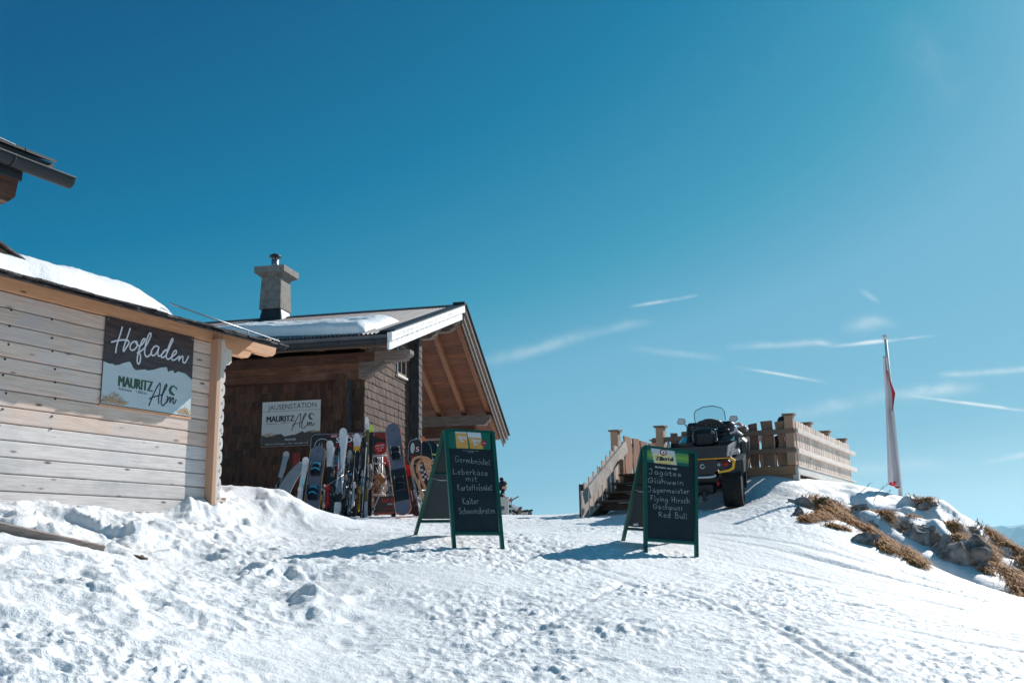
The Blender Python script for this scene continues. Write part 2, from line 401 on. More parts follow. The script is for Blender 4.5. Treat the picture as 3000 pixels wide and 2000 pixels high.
def bumps(x, y):
    r = np.hypot(x, y)
    near = np.clip(1.2-r/26, .2, 1)
    left = 1/(1+np.exp((x+1.3+.1*y)/.8))                 # soft bank on the left
    right = 1/(1+np.exp(-(x-1.9-.05*y)/.7))              # groomed slope on the right
    mid = np.clip(1-left-right, 0, 1)
    wx = x+.16*vn(x*1.9, y*1.9, 9); wy = y+.16*vn(x*1.9, y*1.9, 19)
    z = fbm(x, y, 1.7, 3, 2)*.09*(.5+.9*left-.25*right)*near
    z = z+bil(wx, wy, .55, 11, 2)*.105*(left*1.0+mid*.36+right*.10)*near            # soft heaps
    patch = np.clip(.85+2.0*fbm(x, y, 1.3, 71, 2), .25, 1.6)                           # churned and smoother places
    z = z+bil(wx, wy, .17, 23, 3)*.033*(left*1.4+mid*1.0+right*.34)*near*patch       # clods
    z = z+np.maximum(fbm(wx, wy, .09, 31, 3)-.02, 0)*.031*(left*.6+mid*1.0+right*.40)*near*patch
    z = z+fbm(x, y, .045, 51, 2)*.016*(left*.5+mid*1.0+right*.6)*near*patch
    # broken heaps of cleared snow along the bank
    hp_ = np.zeros_like(x*1.0)
    for (bx, by, sx, sy, k) in BANK: hp_ = np.maximum(hp_, k*np.exp(-(((x-bx)/sx)**2+((y-by)/sy)**2)))
    z = z+hp_*(.015+np.maximum(bil(x, y, .50, 61, 2), -.04)*.46+np.maximum(fbm(x, y, .24, 65, 3), 0)*.20)
    # streaks of skis down the right hand slope
    a = R(-52); u = x*math.cos(a)+y*math.sin(a); v = -x*math.sin(a)+y*math.cos(a)
    z = z+right*near*.020*vn(v/.10, u/1.8, 41)+right*near*.012*vn(v/.035, u/.6, 43)
    for (x0, y0, aa, wd, dp) in ((2.0, 6.0, 96, .035, .022), (2.13, 6.0, 96.5, .03, .018), (5.0, 11.3, -38, .06, .040), (4.6, 10.0, -40, .05, .02), (3.3, 9.2, -42, .04, .018), (4.2, 12.6, -33, .05, .02), (1.3, 9.5, 118, .05, .016), (1.02, 9.5, 118, .045, .014), (.2, 7.5, 70, .04, .014), (2.9, 8.2, -44, .03, .014)):
        ar = R(aa); qv = -(x-x0)*math.sin(ar)+(y-y0)*math.cos(ar); tv = (x-x0)*math.cos(ar)+(y-y0)*math.sin(ar)
        qv = qv+.06*np.sin(tv*.9)
        z = z-dp*np.exp(-(qv/wd)**2)*np.exp(-(tv/2.6)**4)
    # wind-carved folds and steps of the rocky ridge
    for (rx, ry, sx, sy, k) in RIDGE:
        m = np.exp(-(((x-rx)/sx)**2+((y-ry)/sy)**2))
        z = z+m*k*(fbm(x, y, .9, 91, 3)*.30+np.tanh(fbm(x, y, .5, 95, 2)*5)*.035)
    z = z-.22*np.exp(-((x-GUL[0]-(y-GUL[1])*GUL[2])/.24)**2)*np.exp(-((y-GUL[1])/1.3)**4)
    # grooves of the grooming machine up to the deck
    gm = np.exp(-(((x-4.2)/.9)**2+((y-15.7)/1.1)**2)**1.5); ga = R(28)
    z = z+gm*.016*np.sin((x*math.cos(ga)+y*math.sin(ga))*2*math.pi/.095)
    return z
def footprints(x, y, z):
    for f in FOOT:
        yy = 5.2+f[0]**1.3*8.5; xx = (-.56+f[1]*.92)*yy*.95
        if xx > 1.5 and f[4] < .6: continue
        a = f[2]*6.28; L = .09+.06*f[3]; Wd = .045+.02*f[2]; dp = .008+.014*f[4]
        sel = np.where((np.abs(x-xx) < .4) & (np.abs(y-yy) < .4))[0]
        if not len(sel): continue
        dx = x[sel]-xx; dy = y[sel]-yy
        u = (dx*math.cos(a)+dy*math.sin(a))/L; v = (-dx*math.sin(a)+dy*math.cos(a))/Wd; q = u*u+v*v
        z[sel] += -dp*np.exp(-q**1.5)+dp*.25*np.exp(-((np.sqrt(q)-1.7)/.4)**2)*(np.sin(u*3+f[2]*20)>0)
    return z
_a, _b = None, None
def ground_z(x, y): return float(base_h(np.array([x]), np.array([y]))[0])+float(bumps(np.array([x]), np.array([y]))[0])
def ground_hit(px, py, y0=5.0, y1=30.0):
    r = ray(px, py); ys = np.arange(y0, y1, .03); k = ys/r.y
    h = base_h(r.x*k, ys)-r.z*k
    i = np.where(h > 0)[0]; i = i[0] if len(i) else len(ys)-1
    return Vector((r.x*k[i], ys[i], float(h[i]+r.z*k[i])))

def terrain():
    dense = np.linspace(-36, 36, 1100); out = np.concatenate([np.linspace(-180, -38, 60), dense, np.linspace(38, 180, 60)])
    ang = np.radians(out); rad = np.concatenate([[.2, 1, 2, 3, 3.8], np.geomspace(4.4, 26, 560), np.geomspace(26.3, 14000, 90)])
    A, Rr = np.meshgrid(ang, rad); X = (np.sin(A)*Rr).ravel(); Y = (np.cos(A)*Rr).ravel()
    Z = base_h(X, Y)+np.where(np.hypot(X, Y) < 60, bumps(X, Y), 0)
    Z = footprints(X, Y, Z)
    nv, nu = A.shape; me = bpy.data.meshes.new('snow_ground')
    idx = np.arange(nv*nu).reshape(nv, nu)
    q = np.stack([idx[:-1, :-1], idx[:-1, 1:], idx[1:, 1:], idx[1:, :-1]], -1).reshape(-1, 4)
    me.vertices.add(nv*nu); me.vertices.foreach_set('co', np.stack([X, Y, Z], -1).ravel())
    me.loops.add(q.size); me.loops.foreach_set('vertex_index', q[:, ::-1].ravel().astype(np.int32))
    me.polygons.add(len(q)); me.polygons.foreach_set('loop_start', np.arange(0, q.size, 4, dtype=np.int32))
    me.polygons.foreach_set('use_smooth', np.ones(len(q), bool)); me.update(); me.validate()
    d = np.zeros(len(X))
    for (cx, cy, s, k) in [(*DIRT[i], ) for i in range(len(DIRT))]: d = np.maximum(d, k*np.exp(-((X-cx)**2+(Y-cy)**2)/s**2))
    a = me.attributes.new('dirt', 'FLOAT', 'POINT'); a.data.foreach_set('value', d)
    me.materials.append(SNOW)
    o = bpy.data.objects.new('snow_ground', me); COL.objects.link(o); tag(o, kind='structure')
    return o
DIRT = []
for (px, py, s, k) in ((2340, 1440, .5, .9), (2420, 1500, .45, .8), (2500, 1490, .45, .8), (2560, 1580, .3, .8), (2720, 1560, .5, .8), (2860, 1600, .6, .8), (2960, 1660, .5, .8),
                       (740, 1640, .22, .45), (400, 1625, .18, 1.0), (1918, 1712, .05, 1.0), (1330, 1610, .3, .25), (560, 1650, .3, .2), (1000, 1515, .8, .3)):
    g = ground_hit(px, py); DIRT.append((g.x, g.y, s, k))
terrain()
# ------------------------------------------------------------------ materials used by the things
M_ = {}
def mk(k, *a, **kw): M_[k] = mat(k, *a, **kw); return M_[k]
mk('pale_wood', (.74, .57, .48), .7, c2=(.56, .39, .30), nscale=(.6, 9, 9), ns=5, det=6, mixlo=.42, mixhi=.72, rv=.16, bump=.004, knots=1, grime=((.58, .52, .51), 1.1, .7))
mk('grey_wood', (.70, .64, .62), .75, c2=(.52, .47, .44), nscale=(.6, 9, 9), ns=5, det=6, mixlo=.4, mixhi=.7, rv=.12, bump=.005, knots=1, grime=((.40, .40, .42), .9, .75))
mk('warm_wood', (.66, .36, .20), .65, c2=(.54, .25, .12), nscale=(.6, 9, 9), ns=5, det=5, mixlo=.4, mixhi=.75, rv=.15, bump=.003, knots=1)
mk('warm_wood_up', (.54, .31, .205), .65, c2=(.50, .29, .17), nscale=(9, 9, .6), ns=5, det=5, mixlo=.4, mixhi=.75, rv=.15, bump=.003)
mk('cream_wood_up', (.66, .60, .54), .7, c2=(.5, .43, .36), nscale=(9, 9, .6), ns=5, det=5, mixlo=.45, mixhi=.8, rv=.1, bump=.003)
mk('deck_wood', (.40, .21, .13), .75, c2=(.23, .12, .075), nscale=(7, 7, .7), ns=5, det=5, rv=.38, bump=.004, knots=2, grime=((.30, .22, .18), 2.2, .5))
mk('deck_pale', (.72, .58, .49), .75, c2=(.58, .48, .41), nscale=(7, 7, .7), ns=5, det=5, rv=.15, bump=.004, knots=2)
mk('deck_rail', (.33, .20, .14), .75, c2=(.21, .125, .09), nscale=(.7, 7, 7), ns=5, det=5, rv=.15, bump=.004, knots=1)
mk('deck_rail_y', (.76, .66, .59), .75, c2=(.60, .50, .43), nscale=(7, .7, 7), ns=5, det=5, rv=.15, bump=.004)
mk('fresh_wood', (.38, .18, .095), .7, c2=(.40, .22, .12), nscale=(.7, 7, 7), ns=4, det=5, rv=.1, bump=.003, knots=1)
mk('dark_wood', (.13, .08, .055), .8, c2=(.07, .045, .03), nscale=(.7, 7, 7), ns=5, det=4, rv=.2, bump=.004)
mk('shingle', (.125, .048, .024), .85, c2=(.038, .015, .009), nscale=(22, 22, 1.5), ns=3, det=5, rv=.42, bump=.006, grime=((.06, .045, .038), .55, .6))
mk('shingle_side', (.090, .044, .027), .85, c2=(.035, .018, .012), nscale=(22, 22, 1.5), ns=3, det=5, rv=.40, bump=.006, grime=((.115, .09, .078), 1.0, .5))
mk('shingle_grey', (.06, .063, .07), .85, c2=(.035, .037, .042), nscale=(22, 22, 1.5), ns=3, det=5, rv=.35, bump=.006)
mk('beam_brown', (.135, .042, .016), .75, c2=(.04, .015, .008), nscale=(.7, 8, 8), ns=4, det=5, rv=.25, bump=.006, grime=((.20, .115, .07), 1.6, .4))
mk('beam_grey', (.21, .165, .14), .8, c2=(.09, .07, .06), nscale=(.7, 8, 8), ns=4, det=5, rv=.2, bump=.006)
mk('soffit', (.19, .060, .022), .7, c2=(.075, .023, .009), nscale=(.5, 7, 7), ns=5, det=5, rv=.28, bump=.004)
mk('rafter', (.30, .12, .055), .7, c2=(.17, .065, .03), nscale=(7, .7, 7), ns=5, det=5, rv=.15, bump=.004)
mk('barge', (.85, .83, .82), .8, c2=(.70, .67, .66), nscale=(6, 1.5, 2), ns=5, det=6, mixlo=.45, mixhi=.7, rv=.12, bump=.006, grime=((.28, .26, .25), 6, .35))
mk('metal_roof', (.21, .19, .19), .55, metal=.0, c2=(.155, .14, .145), nscale=(2, .5, .5), ns=3, det=5, rv=.05, bump=.002, bs=40, spec=.4)
mk('black_metal', (.018, .022, .028), .5, c2=(.03, .034, .04), ns=4, spec=.3)
mk('gutter_grey', (.008, .012, .016), .5, c2=(.012, .017, .021), ns=5, spec=.4)
mk('slate', (.055, .045, .045), .85, c2=(.02, .018, .02), ns=9, det=6, rv=.4, bump=.01, grime=((.35, .3, .3), 8, .35))
mk('concrete', (.27, .245, .22), .9, c2=(.17, .155, .14), ns=11, det=8, mixlo=.38, mixhi=.68, bump=.012, grime=((.11, .10, .10), 6, .6))
mk('steel', (.42, .44, .47), .38, metal=.85, c2=(.28, .3, .33), ns=12)
mk('lead', (.42, .42, .42), .5, metal=.3, c2=(.3, .3, .3), ns=8)
mk('rock', (.36, .34, .33), .9, c2=(.085, .078, .082), ns=5.5, det=10, mixlo=.36, mixhi=.62, bump=.07, grime=((.30, .20, .13), 3.5, .55))
mk('grass', (.62, .31, .10), .8, c2=(.30, .13, .04), ns=4, det=3, rv=.45)
mk('glass_dark', (.02, .03, .035), .08, spec=.8)
mk('white_paint', (.75, .75, .74), .5)
mk('green_frame', (.004, .085, .060), .4, c2=(.005, .065, .048), ns=9)
mk('green_print', (.006, .12, .075), .5)
mk('blackboard', (.012, .022, .028), .75, c2=(.024, .037, .042), ns=2.2, det=7, mixlo=.45, mixhi=.75, spec=.25)
mk('blackboard_back', (.040, .055, .060), .8, c2=(.05, .065, .068), ns=2, spec=.25)
mk('chalk', (.42, .45, .46), .9, c2=(.13, .15, .16), ns=60, det=3, mixlo=.5, mixhi=.8)
mk('tyre', (.010, .010, .011), .8, c2=(.02, .02, .021), ns=20, spec=.25)
mk('atv_black', (.006, .008, .011), .45, c2=(.012, .014, .018), ns=8, spec=.5)
mk('atv_grey', (.020, .027, .032), .5, c2=(.014, .02, .024), ns=9, spec=.4)
mk('atv_gloss', (.012, .03, .045), .12, spec=.9)
mk('yellow', (.80, .38, .01), .4)
mk('red', (.42, .012, .01), .4)
mk('orange', (.85, .16, .03), .4)
mk('plastic_white', (.62, .63, .66), .35, c2=(.40, .42, .46), ns=7, det=6, mixlo=.5, mixhi=.8)
mk('board_grey', (.15, .16, .21), .35, c2=(.10, .11, .15), ns=3, det=5)
mk('ski_grey', (.33, .36, .39), .4, c2=(.27, .3, .33), ns=5)
mk('ski_black', (.012, .013, .016), .35, c2=(.02, .02, .024), ns=10)
mk('cyan', (.03, .35, .60), .4); mk('pale_cyan', (.42, .66, .70), .4); mk('lime', (.45, .62, .08), .5); mk('green_ski', (.03, .35, .10), .4)
mk('sled_wood', (.52, .27, .14), .5, c2=(.42, .20, .1), ns=6, nscale=(1, 1, 4))
mk('skin', (.55, .32, .23), .6); mk('coat_black', (.012, .013, .016), .8); mk('hat_dark', (.02, .014, .03), .9, bump=.01, ns=60); mk('olive', (.10, .095, .03), .9)
mk('flag_red', (.62, .03, .05), .8); mk('flag_white', (.78, .72, .74), .8); mk('pole_paint', (.58, .60, .60), .5)
mk('twig', (.10, .07, .05), .9)
P_ = M_

# ------------------------------------------------------------------ lettering
def font_tris(s):
    cu = bpy.data.curves.new('t', 'FONT'); cu.body = s; cu.size = 1; cu.resolution_u = 3
    ob = bpy.data.objects.new('t', cu); COL.objects.link(ob)
    bpy.context.view_layer.update()
    e = ob.evaluated_get(bpy.context.evaluated_depsgraph_get()); me = e.to_mesh()
    vs = [(v.co.x, v.co.y) for v in me.vertices]; fs = [tuple(p.vertices) for p in me.polygons]
    e.to_mesh_clear(); bpy.data.objects.remove(ob); bpy.data.curves.remove(cu)
    return vs, fs
def print_text(mb, s, p0, p1, h, z, shear=0.0, bold=0):
    """text whose baseline runs p0 -> p1 with letter height h, in the xy plane"""
    vs, fs = font_tris(s); xs = [v[0] for v in vs]; x0, x1 = min(xs), max(xs); cap = .70
    p0 = Vector(p0); p1 = Vector(p1); d = p1-p0; up = Vector((-d.y, d.x)).normalized()
    for k in range(bold+1):
        o = [(p0+d*((v[0]-x0)/(x1-x0))+(up+d.normalized()*shear)*(v[1]/cap*h)) for v in vs]
        off = (k-bold/2)*.06*h
        mb.add([(q.x+off, q.y, z+k*.0004) for q in o], fs)
def homog(src, Wd, Hd):
    """TL, TR, BR, BL of a picture of the sign -> its own flat coordinates in metres"""
    dst = [(0, Hd), (Wd, Hd), (Wd, 0), (0, 0)]; A = []; b = []
    for (x, y), (u, v) in zip(src, dst):
        A += [[x, y, 1, 0, 0, 0, -u*x, -u*y], [0, 0, 0, x, y, 1, -v*x, -v*y]]; b += [u, v]
    h = np.append(np.linalg.solve(np.array(A, float), np.array(b, float)), 1).reshape(3, 3)
    def f(x, y): q = h @ np.array([x, y, 1.0]); return (q[0]/q[2], q[1]/q[2])
    return f
GL = {  # hand-drawn letters: width, strokes (x-height 1, capitals 1.8)
 'G': (1.25, ['1.15,1.45 .8,1.8 .3,1.5 .1,.8 .3,.15 .8,.05 1.1,.5 1.1,.8 .65,.8']), 'L': (1.0, ['.15,1.8 .1,.9 .05,.05 .5,.05 .95,.1']),
 'K': (1.0, ['.15,1.8 .12,.0', '.9,1.7 .15,.85 .9,.0']), 'S': (1.05, ['.95,1.5 .6,1.8 .15,1.5 .3,1.0 .8,.7 .9,.25 .5,.0 .05,.2']),
 'J': (1.1, ['.2,1.8 .9,1.8', '.75,1.8 .75,.4 .5,.0 .05,.2']), 'F': (1.0, ['.25,1.8 .1,.0', '.2,1.8 .95,1.75', '.15,.95 .7,.95']),
 'H': (1.15, ['.15,1.8 .1,.0', '1.0,1.8 .95,.0', '.1,.9 1.0,.9']), 'R': (1.05, ['.15,1.75 .12,.0', '.1,1.75 .7,1.8 .9,1.4 .6,1.0 .15,.95 .95,.0']),
 'B': (1.05, ['.15,1.75 .12,.0', '.1,1.75 .65,1.8 .8,1.4 .5,1.0 .15,.95 .7,.9 .9,.45 .6,.05 .1,.0']),
 'a': (.9, ['.75,.85 .4,1.0 .1,.5 .3,.0 .65,.2 .75,.9 .75,.3 .9,.0']), 'b': (.85, ['.15,1.8 .12,.05', '.12,.5 .5,.95 .78,.5 .5,.0 .12,.1']),
 'c': (.8, ['.75,.85 .4,1.0 .1,.5 .35,.0 .75,.15']), 'd': (.9, ['.7,.8 .35,.95 .1,.45 .35,.0 .7,.3', '.75,1.8 .72,.0']),
 'e': (.85, ['.12,.5 .7,.6 .65,.9 .35,1.0 .1,.5 .35,.0 .8,.15']), 'f': (.6, ['.6,1.7 .3,1.75 .22,1.2 .2,.0', '.0,1.0 .5,1.0']),
 'g': (.9, ['.75,.85 .4,1.0 .1,.5 .35,.1 .7,.4 .75,.9 .7,-.3 .35,-.6 .0,-.4']), 'h': (.85, ['.12,1.8 .1,.0', '.1,.6 .45,.98 .7,.7 .72,.0']),
 'i': (.4, ['.2,1.0 .2,.0', '.2,1.35 .22,1.42']), 'k': (.8, ['.12,1.8 .1,.0', '.65,1.0 .12,.5 .7,.0']), 'l': (.35, ['.2,1.8 .15,.1 .3,.0']),
 'm': (1.3, ['.1,1.0 .1,.0', '.1,.6 .4,1.0 .6,.7 .6,.0', '.6,.6 .9,1.0 1.15,.7 1.15,.0']), 'n': (.85, ['.1,1.0 .1,.0', '.1,.6 .45,1.0 .7,.7 .7,.0']),
 'o': (.85, ['.45,1.0 .1,.6 .2,.05 .6,.05 .75,.6 .45,1.0']), 'p': (.85, ['.12,1.0 .1,-.7', '.12,.6 .5,1.0 .75,.5 .4,.0 .12,.2']),
 'r': (.65, ['.12,1.0 .12,.0', '.12,.6 .35,.95 .62,.9']), 's': (.75, ['.65,.9 .3,1.0 .15,.7 .55,.45 .6,.15 .3,.0 .05,.12']),
 't': (.65, ['.3,1.5 .28,.2 .5,.0 .65,.1', '.0,1.05 .6,1.05']), 'u': (.85, ['.1,1.0 .12,.25 .4,.0 .7,.3', '.72,1.0 .72,.0']),
 'v': (.8, ['.05,1.0 .35,.0 .75,1.0']), 'w': (1.15, ['.05,1.0 .3,.0 .55,.8 .8,.0 1.1,1.0']), 'y': (.85, ['.1,1.0 .4,.3', '.8,1.0 .4,.0 .1,-.6']),
 ' ': (.8, [])}
for a_, b_ in (('ä', 'a'), ('ö', 'o'), ('ü', 'u')): GL[a_] = (GL[b_][0], GL[b_][1]+['.2,1.5 .22,1.42', '.6,1.52 .62,1.44'])
def chalk_line(mb, s, p0, p1, h, wd, z):
    """handwriting along p0 -> p1 (flat coordinates), x-height h"""
    tot = sum(GL[c][0]+.22 for c in s)-.22; p0 = Vector(p0); p1 = Vector(p1); d = p1-p0; ux = d.normalized(); uy = Vector((-ux.y, ux.x)); k = d.length/tot
    x = 0; n = 0
    for c in s:
        g = GL[c]; jy = random.uniform(-.06, .06); sc = random.uniform(.92, 1.08)
        for st in g[1]:
            pts = [tuple(map(float, q.split(','))) for q in st.split()]
            P = [p0+ux*((x+a)*k)+uy*((b*sc+jy)*h) for a, b in pts]
            P = smooth([(q.x, q.y, 0) for q in P], 4) if len(P) > 2 else [Vector((q.x, q.y, 0)) for q in P]
            mb.ribbon(P, wd*random.uniform(.8, 1.15), z+.00013*(n % 9), True); n += 1
        x += g[0]+.22

# ------------------------------------------------------------------ frames of the buildings
_r = ray(2990, 1598); SD = Vector((_r.x, _r.y, 0)).normalized(); SN = Vector((SD.y, -SD.x, 0))
SC0 = at(614, 1300, 12.2); SC0.z = 0
SHOP = frame(SC0, SD, -SN)                       # x along the wall, y into the building
HY = R(12.1); HX = Vector((math.cos(HY), -math.sin(HY), 0)); HD = Vector((math.sin(HY), math.cos(HY), 0))
HO = at(1062, 1495, 20.0); HO.z = 0
HOUSE = frame(HO, HX, HD)
DY = R(28.5); DO = at(2330, 1253, 17.5); DO.z = 0
DECK = frame(DO, (math.cos(DY), -math.sin(DY), 0), (math.sin(DY), math.cos(DY), 0))

# ------------------------------------------------------------------ the shop cabin
sh = empty('shop_cabin', SHOP, 'pale plank cabin at the left edge with snow lying along its dark roof edge', 'building')
def planks(z0, z1, x0, x1, pitch, name, m):
    mb = MB(); z = z0
    while z < z1-.02:
        zt = min(z+pitch, z1); x = x0
        segs = [x0, x1] if random.random() < .6 else [x0, random.uniform(x0+1, x1-1), x1]
        for a, b in zip(segs[:-1], segs[1:]):
            j1, j2 = random.uniform(0, .003), random.uniform(0, .003); mb.bbox(a+.001, b-.001, -.014-random.uniform(0, .006), .03, z+.004+j1, zt-.003-j2, .008)
        z += pitch
    mb.m = 0
    mb.box(x0, x1, .012, .10, z0, z1, rnd=0)
    return mb.build(name, m, sh, SHOP)
planks(1.31-6*.163, 1.31, -6.2, -.05, .163, 'lower_planks', [P_['grey_wood']])
planks(1.31, 2.615, -6.2, -.05, .163, 'upper_planks', [P_['pale_wood']])
mb = MB(); mb.box(-6.2, -6.1, .1, 3.6, -.6, 3.1); mb.prism([(-.12, .1, -.6), (-.12, 3.5, -.6), (-.12, 3.5, 3.70), (-.12, .1, 2.75)], (.1, 0, 0)); mb.box(-6.2, -.05, 3.5, 3.6, -.6, 3.4); mb.build('back_wall', P_['pale_wood'], sh, SHOP)
mb = MB(); mb.bbox(-6.2, -.045, -.022, .03, 2.618, 2.775, .005); mb.bbox(-.04, .115, -.02, .03, 2.66, 2.775, .004); mb.build('fascia_board', P_['warm_wood'], sh, SHOP)
mb = MB(); mb.bbox(-.07, -.005, -.135, .04, .2, 2.655, .005); mb.build('corner_post', P_['warm_wood_up'], sh, SHOP)
mb = MB(); mb.bbox(-.002, .062, -.125, .04, .2, 2.655, .005); mb.build('corner_board', P_['cream_wood_up'], sh, SHOP)
# rounded ends of the logs of the far wall, one above the other
mb = MB()
for i in range(15):
    z = 2.52-i*.166
    n = 8; vs = []
    for y in (-.035, .12):
        for k in range(n+1):
            a = -math.pi/2+math.pi*k/n; vs.append((.07+.045*max(0, math.cos(a))**.6, y-.07, z+.078*math.sin(a)))
        vs.append((.05, y-.10, z))
    m_ = n+2; fs = [tuple(range(m_))[::-1], tuple(range(m_, 2*m_))]+[(k, (k+1) % m_, m_+(k+1) % m_, m_+k) for k in range(m_)]
    mb.add(vs, fs)
mb.build('log_end', P_['grey_wood'], sh, SHOP)
mb = MB()
for (x0, x1, zt, zb, cut, y0, y1) in ((.12, 1.14, 2.755, 2.630, .05, -.02, .10), (.12, .66, 2.64, 2.53, .05, -.012, .09)):
    mb.prism([(x0, y0, zb), (x1-cut, y0, zb), (x1, y0, zb+cut*.8), (x1+.02, y0, zt), (x0, y0, zt)], (0, y1-y0, 0))
mb.build('eave_beam', P_['warm_wood'], sh, SHOP)
mb = MB(); mb.prism([(.12, -.015, 2.40), (.27, -.015, 2.38), (.31, -.015, 2.42), (.31, -.015, 2.57), (.12, -.015, 2.60)], (0, .1, 0)); mb.build('bracket', P_['cream_wood_up'], sh, SHOP)
mb = MB(); mb.bbox(.14, .34, .0, .12, .66, .72, .008); mb.build('shelf_stub', P_['pale_wood'], sh, SHOP)
# roof: battens and ragged dark slates
mb = MB()
slope = .30
def rz(y): return 2.815+slope*y
x = -6.6
while x < .72:
    w_ = random.uniform(.14, .26)
    for k in range(2):
        o = random.uniform(-.02, .02); t0 = random.uniform(.0, .012)
        y0 = -.57+o-.02*k; x1 = min(x+w_, .72)
        p = [(x, y0, rz(y0)-.030+t0+.018*k), (x1, y0+random.uniform(-.02, .02), rz(y0)-.030+t0+.018*k), (x1, .5, rz(.5)-.03), (x, .5, rz(.5)-.03)]
        mb.hexa(p+[(q[0]+random.uniform(-.006, .006), q[1], q[2]+.016) for q in p])
    x += w_+.004
mb.hexa([(-6.6, -.56, rz(-.56)-.052), (.70, -.56, rz(-.56)-.052), (.70, 3.9, rz(3.9)-.06), (-6.6, 3.9, rz(3.9)-.06), (-6.6, -.56, rz(-.56)-.034), (.70, -.56, rz(-.56)-.034), (.70, 3.9, rz(3.9)-.03), (-6.6, 3.9, rz(3.9)-.03)])
mb.build('roof', P_['slate'], sh, SHOP)
def snow_pad(x0, x1, y0, y1, zf, hmax, nx=160, ny=34, seed=1, edge=.25, endx=.5, endx0=None, amp=.035, lip=.0):
    mb = MB()
    def fn(u, v):
        x = x0+(x1-x0)*u; y = y0+(y1-y0)*v
        wob = float(fbm(np.array([x]), np.array([3.3*seed]), .9, seed, 3))*.12
        yy = y+(wob if v < .5 else 0)
        e = min(1, (v)/edge*1.0); e = math.sqrt(max(0, 1-(1-e)**2)) if v < edge else 1
        eb = min(1, (1-v)/.3); eb = math.sqrt(max(0, 1-(1-eb)**2))
        ex = min(1, (x1-x)/endx); ex = math.sqrt(max(0, 1-(1-ex)**2))
        e0 = 1 if endx0 is None else math.sqrt(max(0, 1-(1-min(1, (x-x0)/endx0))**2))
        h = hmax*e*eb*ex*e0*(1+.35*float(fbm(np.array([x]), np.array([y*1.0]), 1.4, seed+7, 2)))
        return (x, yy-lip*e*(1 if v < .3 else 0)*.3, zf(y)+h+(amp*float(fbm(np.array([x]), np.array([y]), .25, seed+3, 3))*e*ex if h > .02 else 0)+(.018*float(fbm(np.array([x]), np.array([y]), .09, seed+13, 2))*e*ex if h > .02 else 0)-.01)
    mb.grid(fn, nx, ny)
    return mb
snow_pad(-6.5, -1.08, -.49, 2.6, lambda y: rz(y)+.004, .24, seed=3, edge=.13, endx=.8).build('roof_snow', SNOW2, sh, SHOP)
mb = MB(); mb.tube([(-1.20, -.45, 2.810), (.70, -.45, 2.715)], .010, 8); mb.tube([(.6, -.45, 2.72), (.6, -.44, 2.66)], .006, 6); mb.tube([(.1, -.45, 2.745), (.1, -.44, 2.66)], .006, 6); mb.build('snow_guard', P_['steel'], sh, SHOP)
mb = MB()
for z in (2.16, 2.0, 1.84, 1.67, 1.51, 1.35, 2.32, 2.48):
    for x in (-2.88+.01*z, -2.28-.1*(z-1.5)): mb.lathe([(.0, 0), (.011, 0), (.011, .008), (.0, .008)], 8, M=Matrix.Translation((x+random.uniform(-.03, .03), -.018, z-.06+random.uniform(-.02, .02))) @ Matrix.Rotation(R(90), 4, 'X'))
mb.build_each('nail_head', P_['black_metal'], sh, SHOP)

# ------------------------------------------------------------------ the guest house whose eaves reach into the left edge
gh = empty('guest_house', frame(SC0-SD*6.5+SN*.2, SD, -SN), 'dark eaves with grey gutter reaching in high at the left edge', 'building')
GP = at(222, 523, 8.6); g0 = SHOP.inverted() @ GP        # right-hand end of the gutter
gx, gy, gz = g0
mb = MB()
n = 12; prof = [(-.075*math.cos(math.pi*k/n), -.085*math.sin(math.pi*k/n)) for k in range(n+1)]
vs = []
for x in (gx, gx-5.5):
    for r_ in (1.0, .93):
        for (a, b) in prof: vs.append((x, gy+.075+a*r_, gz+b*r_))
m_ = n+1; fs = []
for k in range(n): fs += [(k, k+1, 2*m_+k+1, 2*m_+k), (m_+k, 3*m_+k, 3*m_+k+1, m_+k+1), (k, m_+k, m_+k+1, k+1)]
fs += [(0, 2*m_, 3*m_, m_), (n, m_+n, 3*m_+n, 2*m_+n)]
mb.add(vs, fs, 0, False); mb.tube([(gx, gy-.004, gz+.002), (gx-5.5, gy-.004, gz+.002)], .010, 6); mb.build('gutter', P_['gutter_grey'], gh, SHOP)
mb = MB()
for dx in (.62, 1.45, 2.3):
    pts = [(gx-dx, gy+.075-.079*math.cos(math.pi*k/8), gz-.09*math.sin(math.pi*k/8)) for k in range(9)]
    mb.tube([(gx-dx, gy+.03, gz+.02), (gx-dx, gy-.004, gz+.012)]+pts, .011, 6, flat=.5)
mb.build_each('gutter_bracket', P_['gutter_grey'], gh, SHOP)
mb = MB()
mb.prism([(gx-.16, gy+.10, gz+.05), (gx-.16, gy+.10, gz+.10), (gx-.16, gy+3.6, gz+1.5), (gx-.16, gy+3.6, gz+1.42)], (-5.3, 0, 0))
mb.bbox(gx-5.5, gx-.42, gy+.16, gy+.22, gz-.14, gz+.14, .005)
x = gx-.16
while x > gx-5.3:
    w_ = random.uniform(.2, .34); mb.hexa([(x-w_+.01, gy+.07, gz+.105), (x, gy+.07, gz+.105), (x, gy+.6, gz+.31), (x-w_+.01, gy+.6, gz+.31), (x-w_+.01, gy+.07, gz+.13), (x, gy+.07, gz+.13), (x, gy+.6, gz+.34), (x-w_+.01, gy+.6, gz+.34)]); x -= w_
mb.build('roof', P_['black_metal'], gh, SHOP)
mb = MB(); mb.prism([(gx-.45, gy+.17, gz-.14), (gx-.47, gy+.17, gz-.30), (gx-.55, gy+.17, gz-.38), (gx-.62, gy+.17, gz-.39), (gx-2.2, gy+.17, gz-.37), (gx-2.2, gy+.17, gz-.14)], (0, .18, 0)); mb.build('eave_beam', P_['beam_brown'], gh, SHOP)
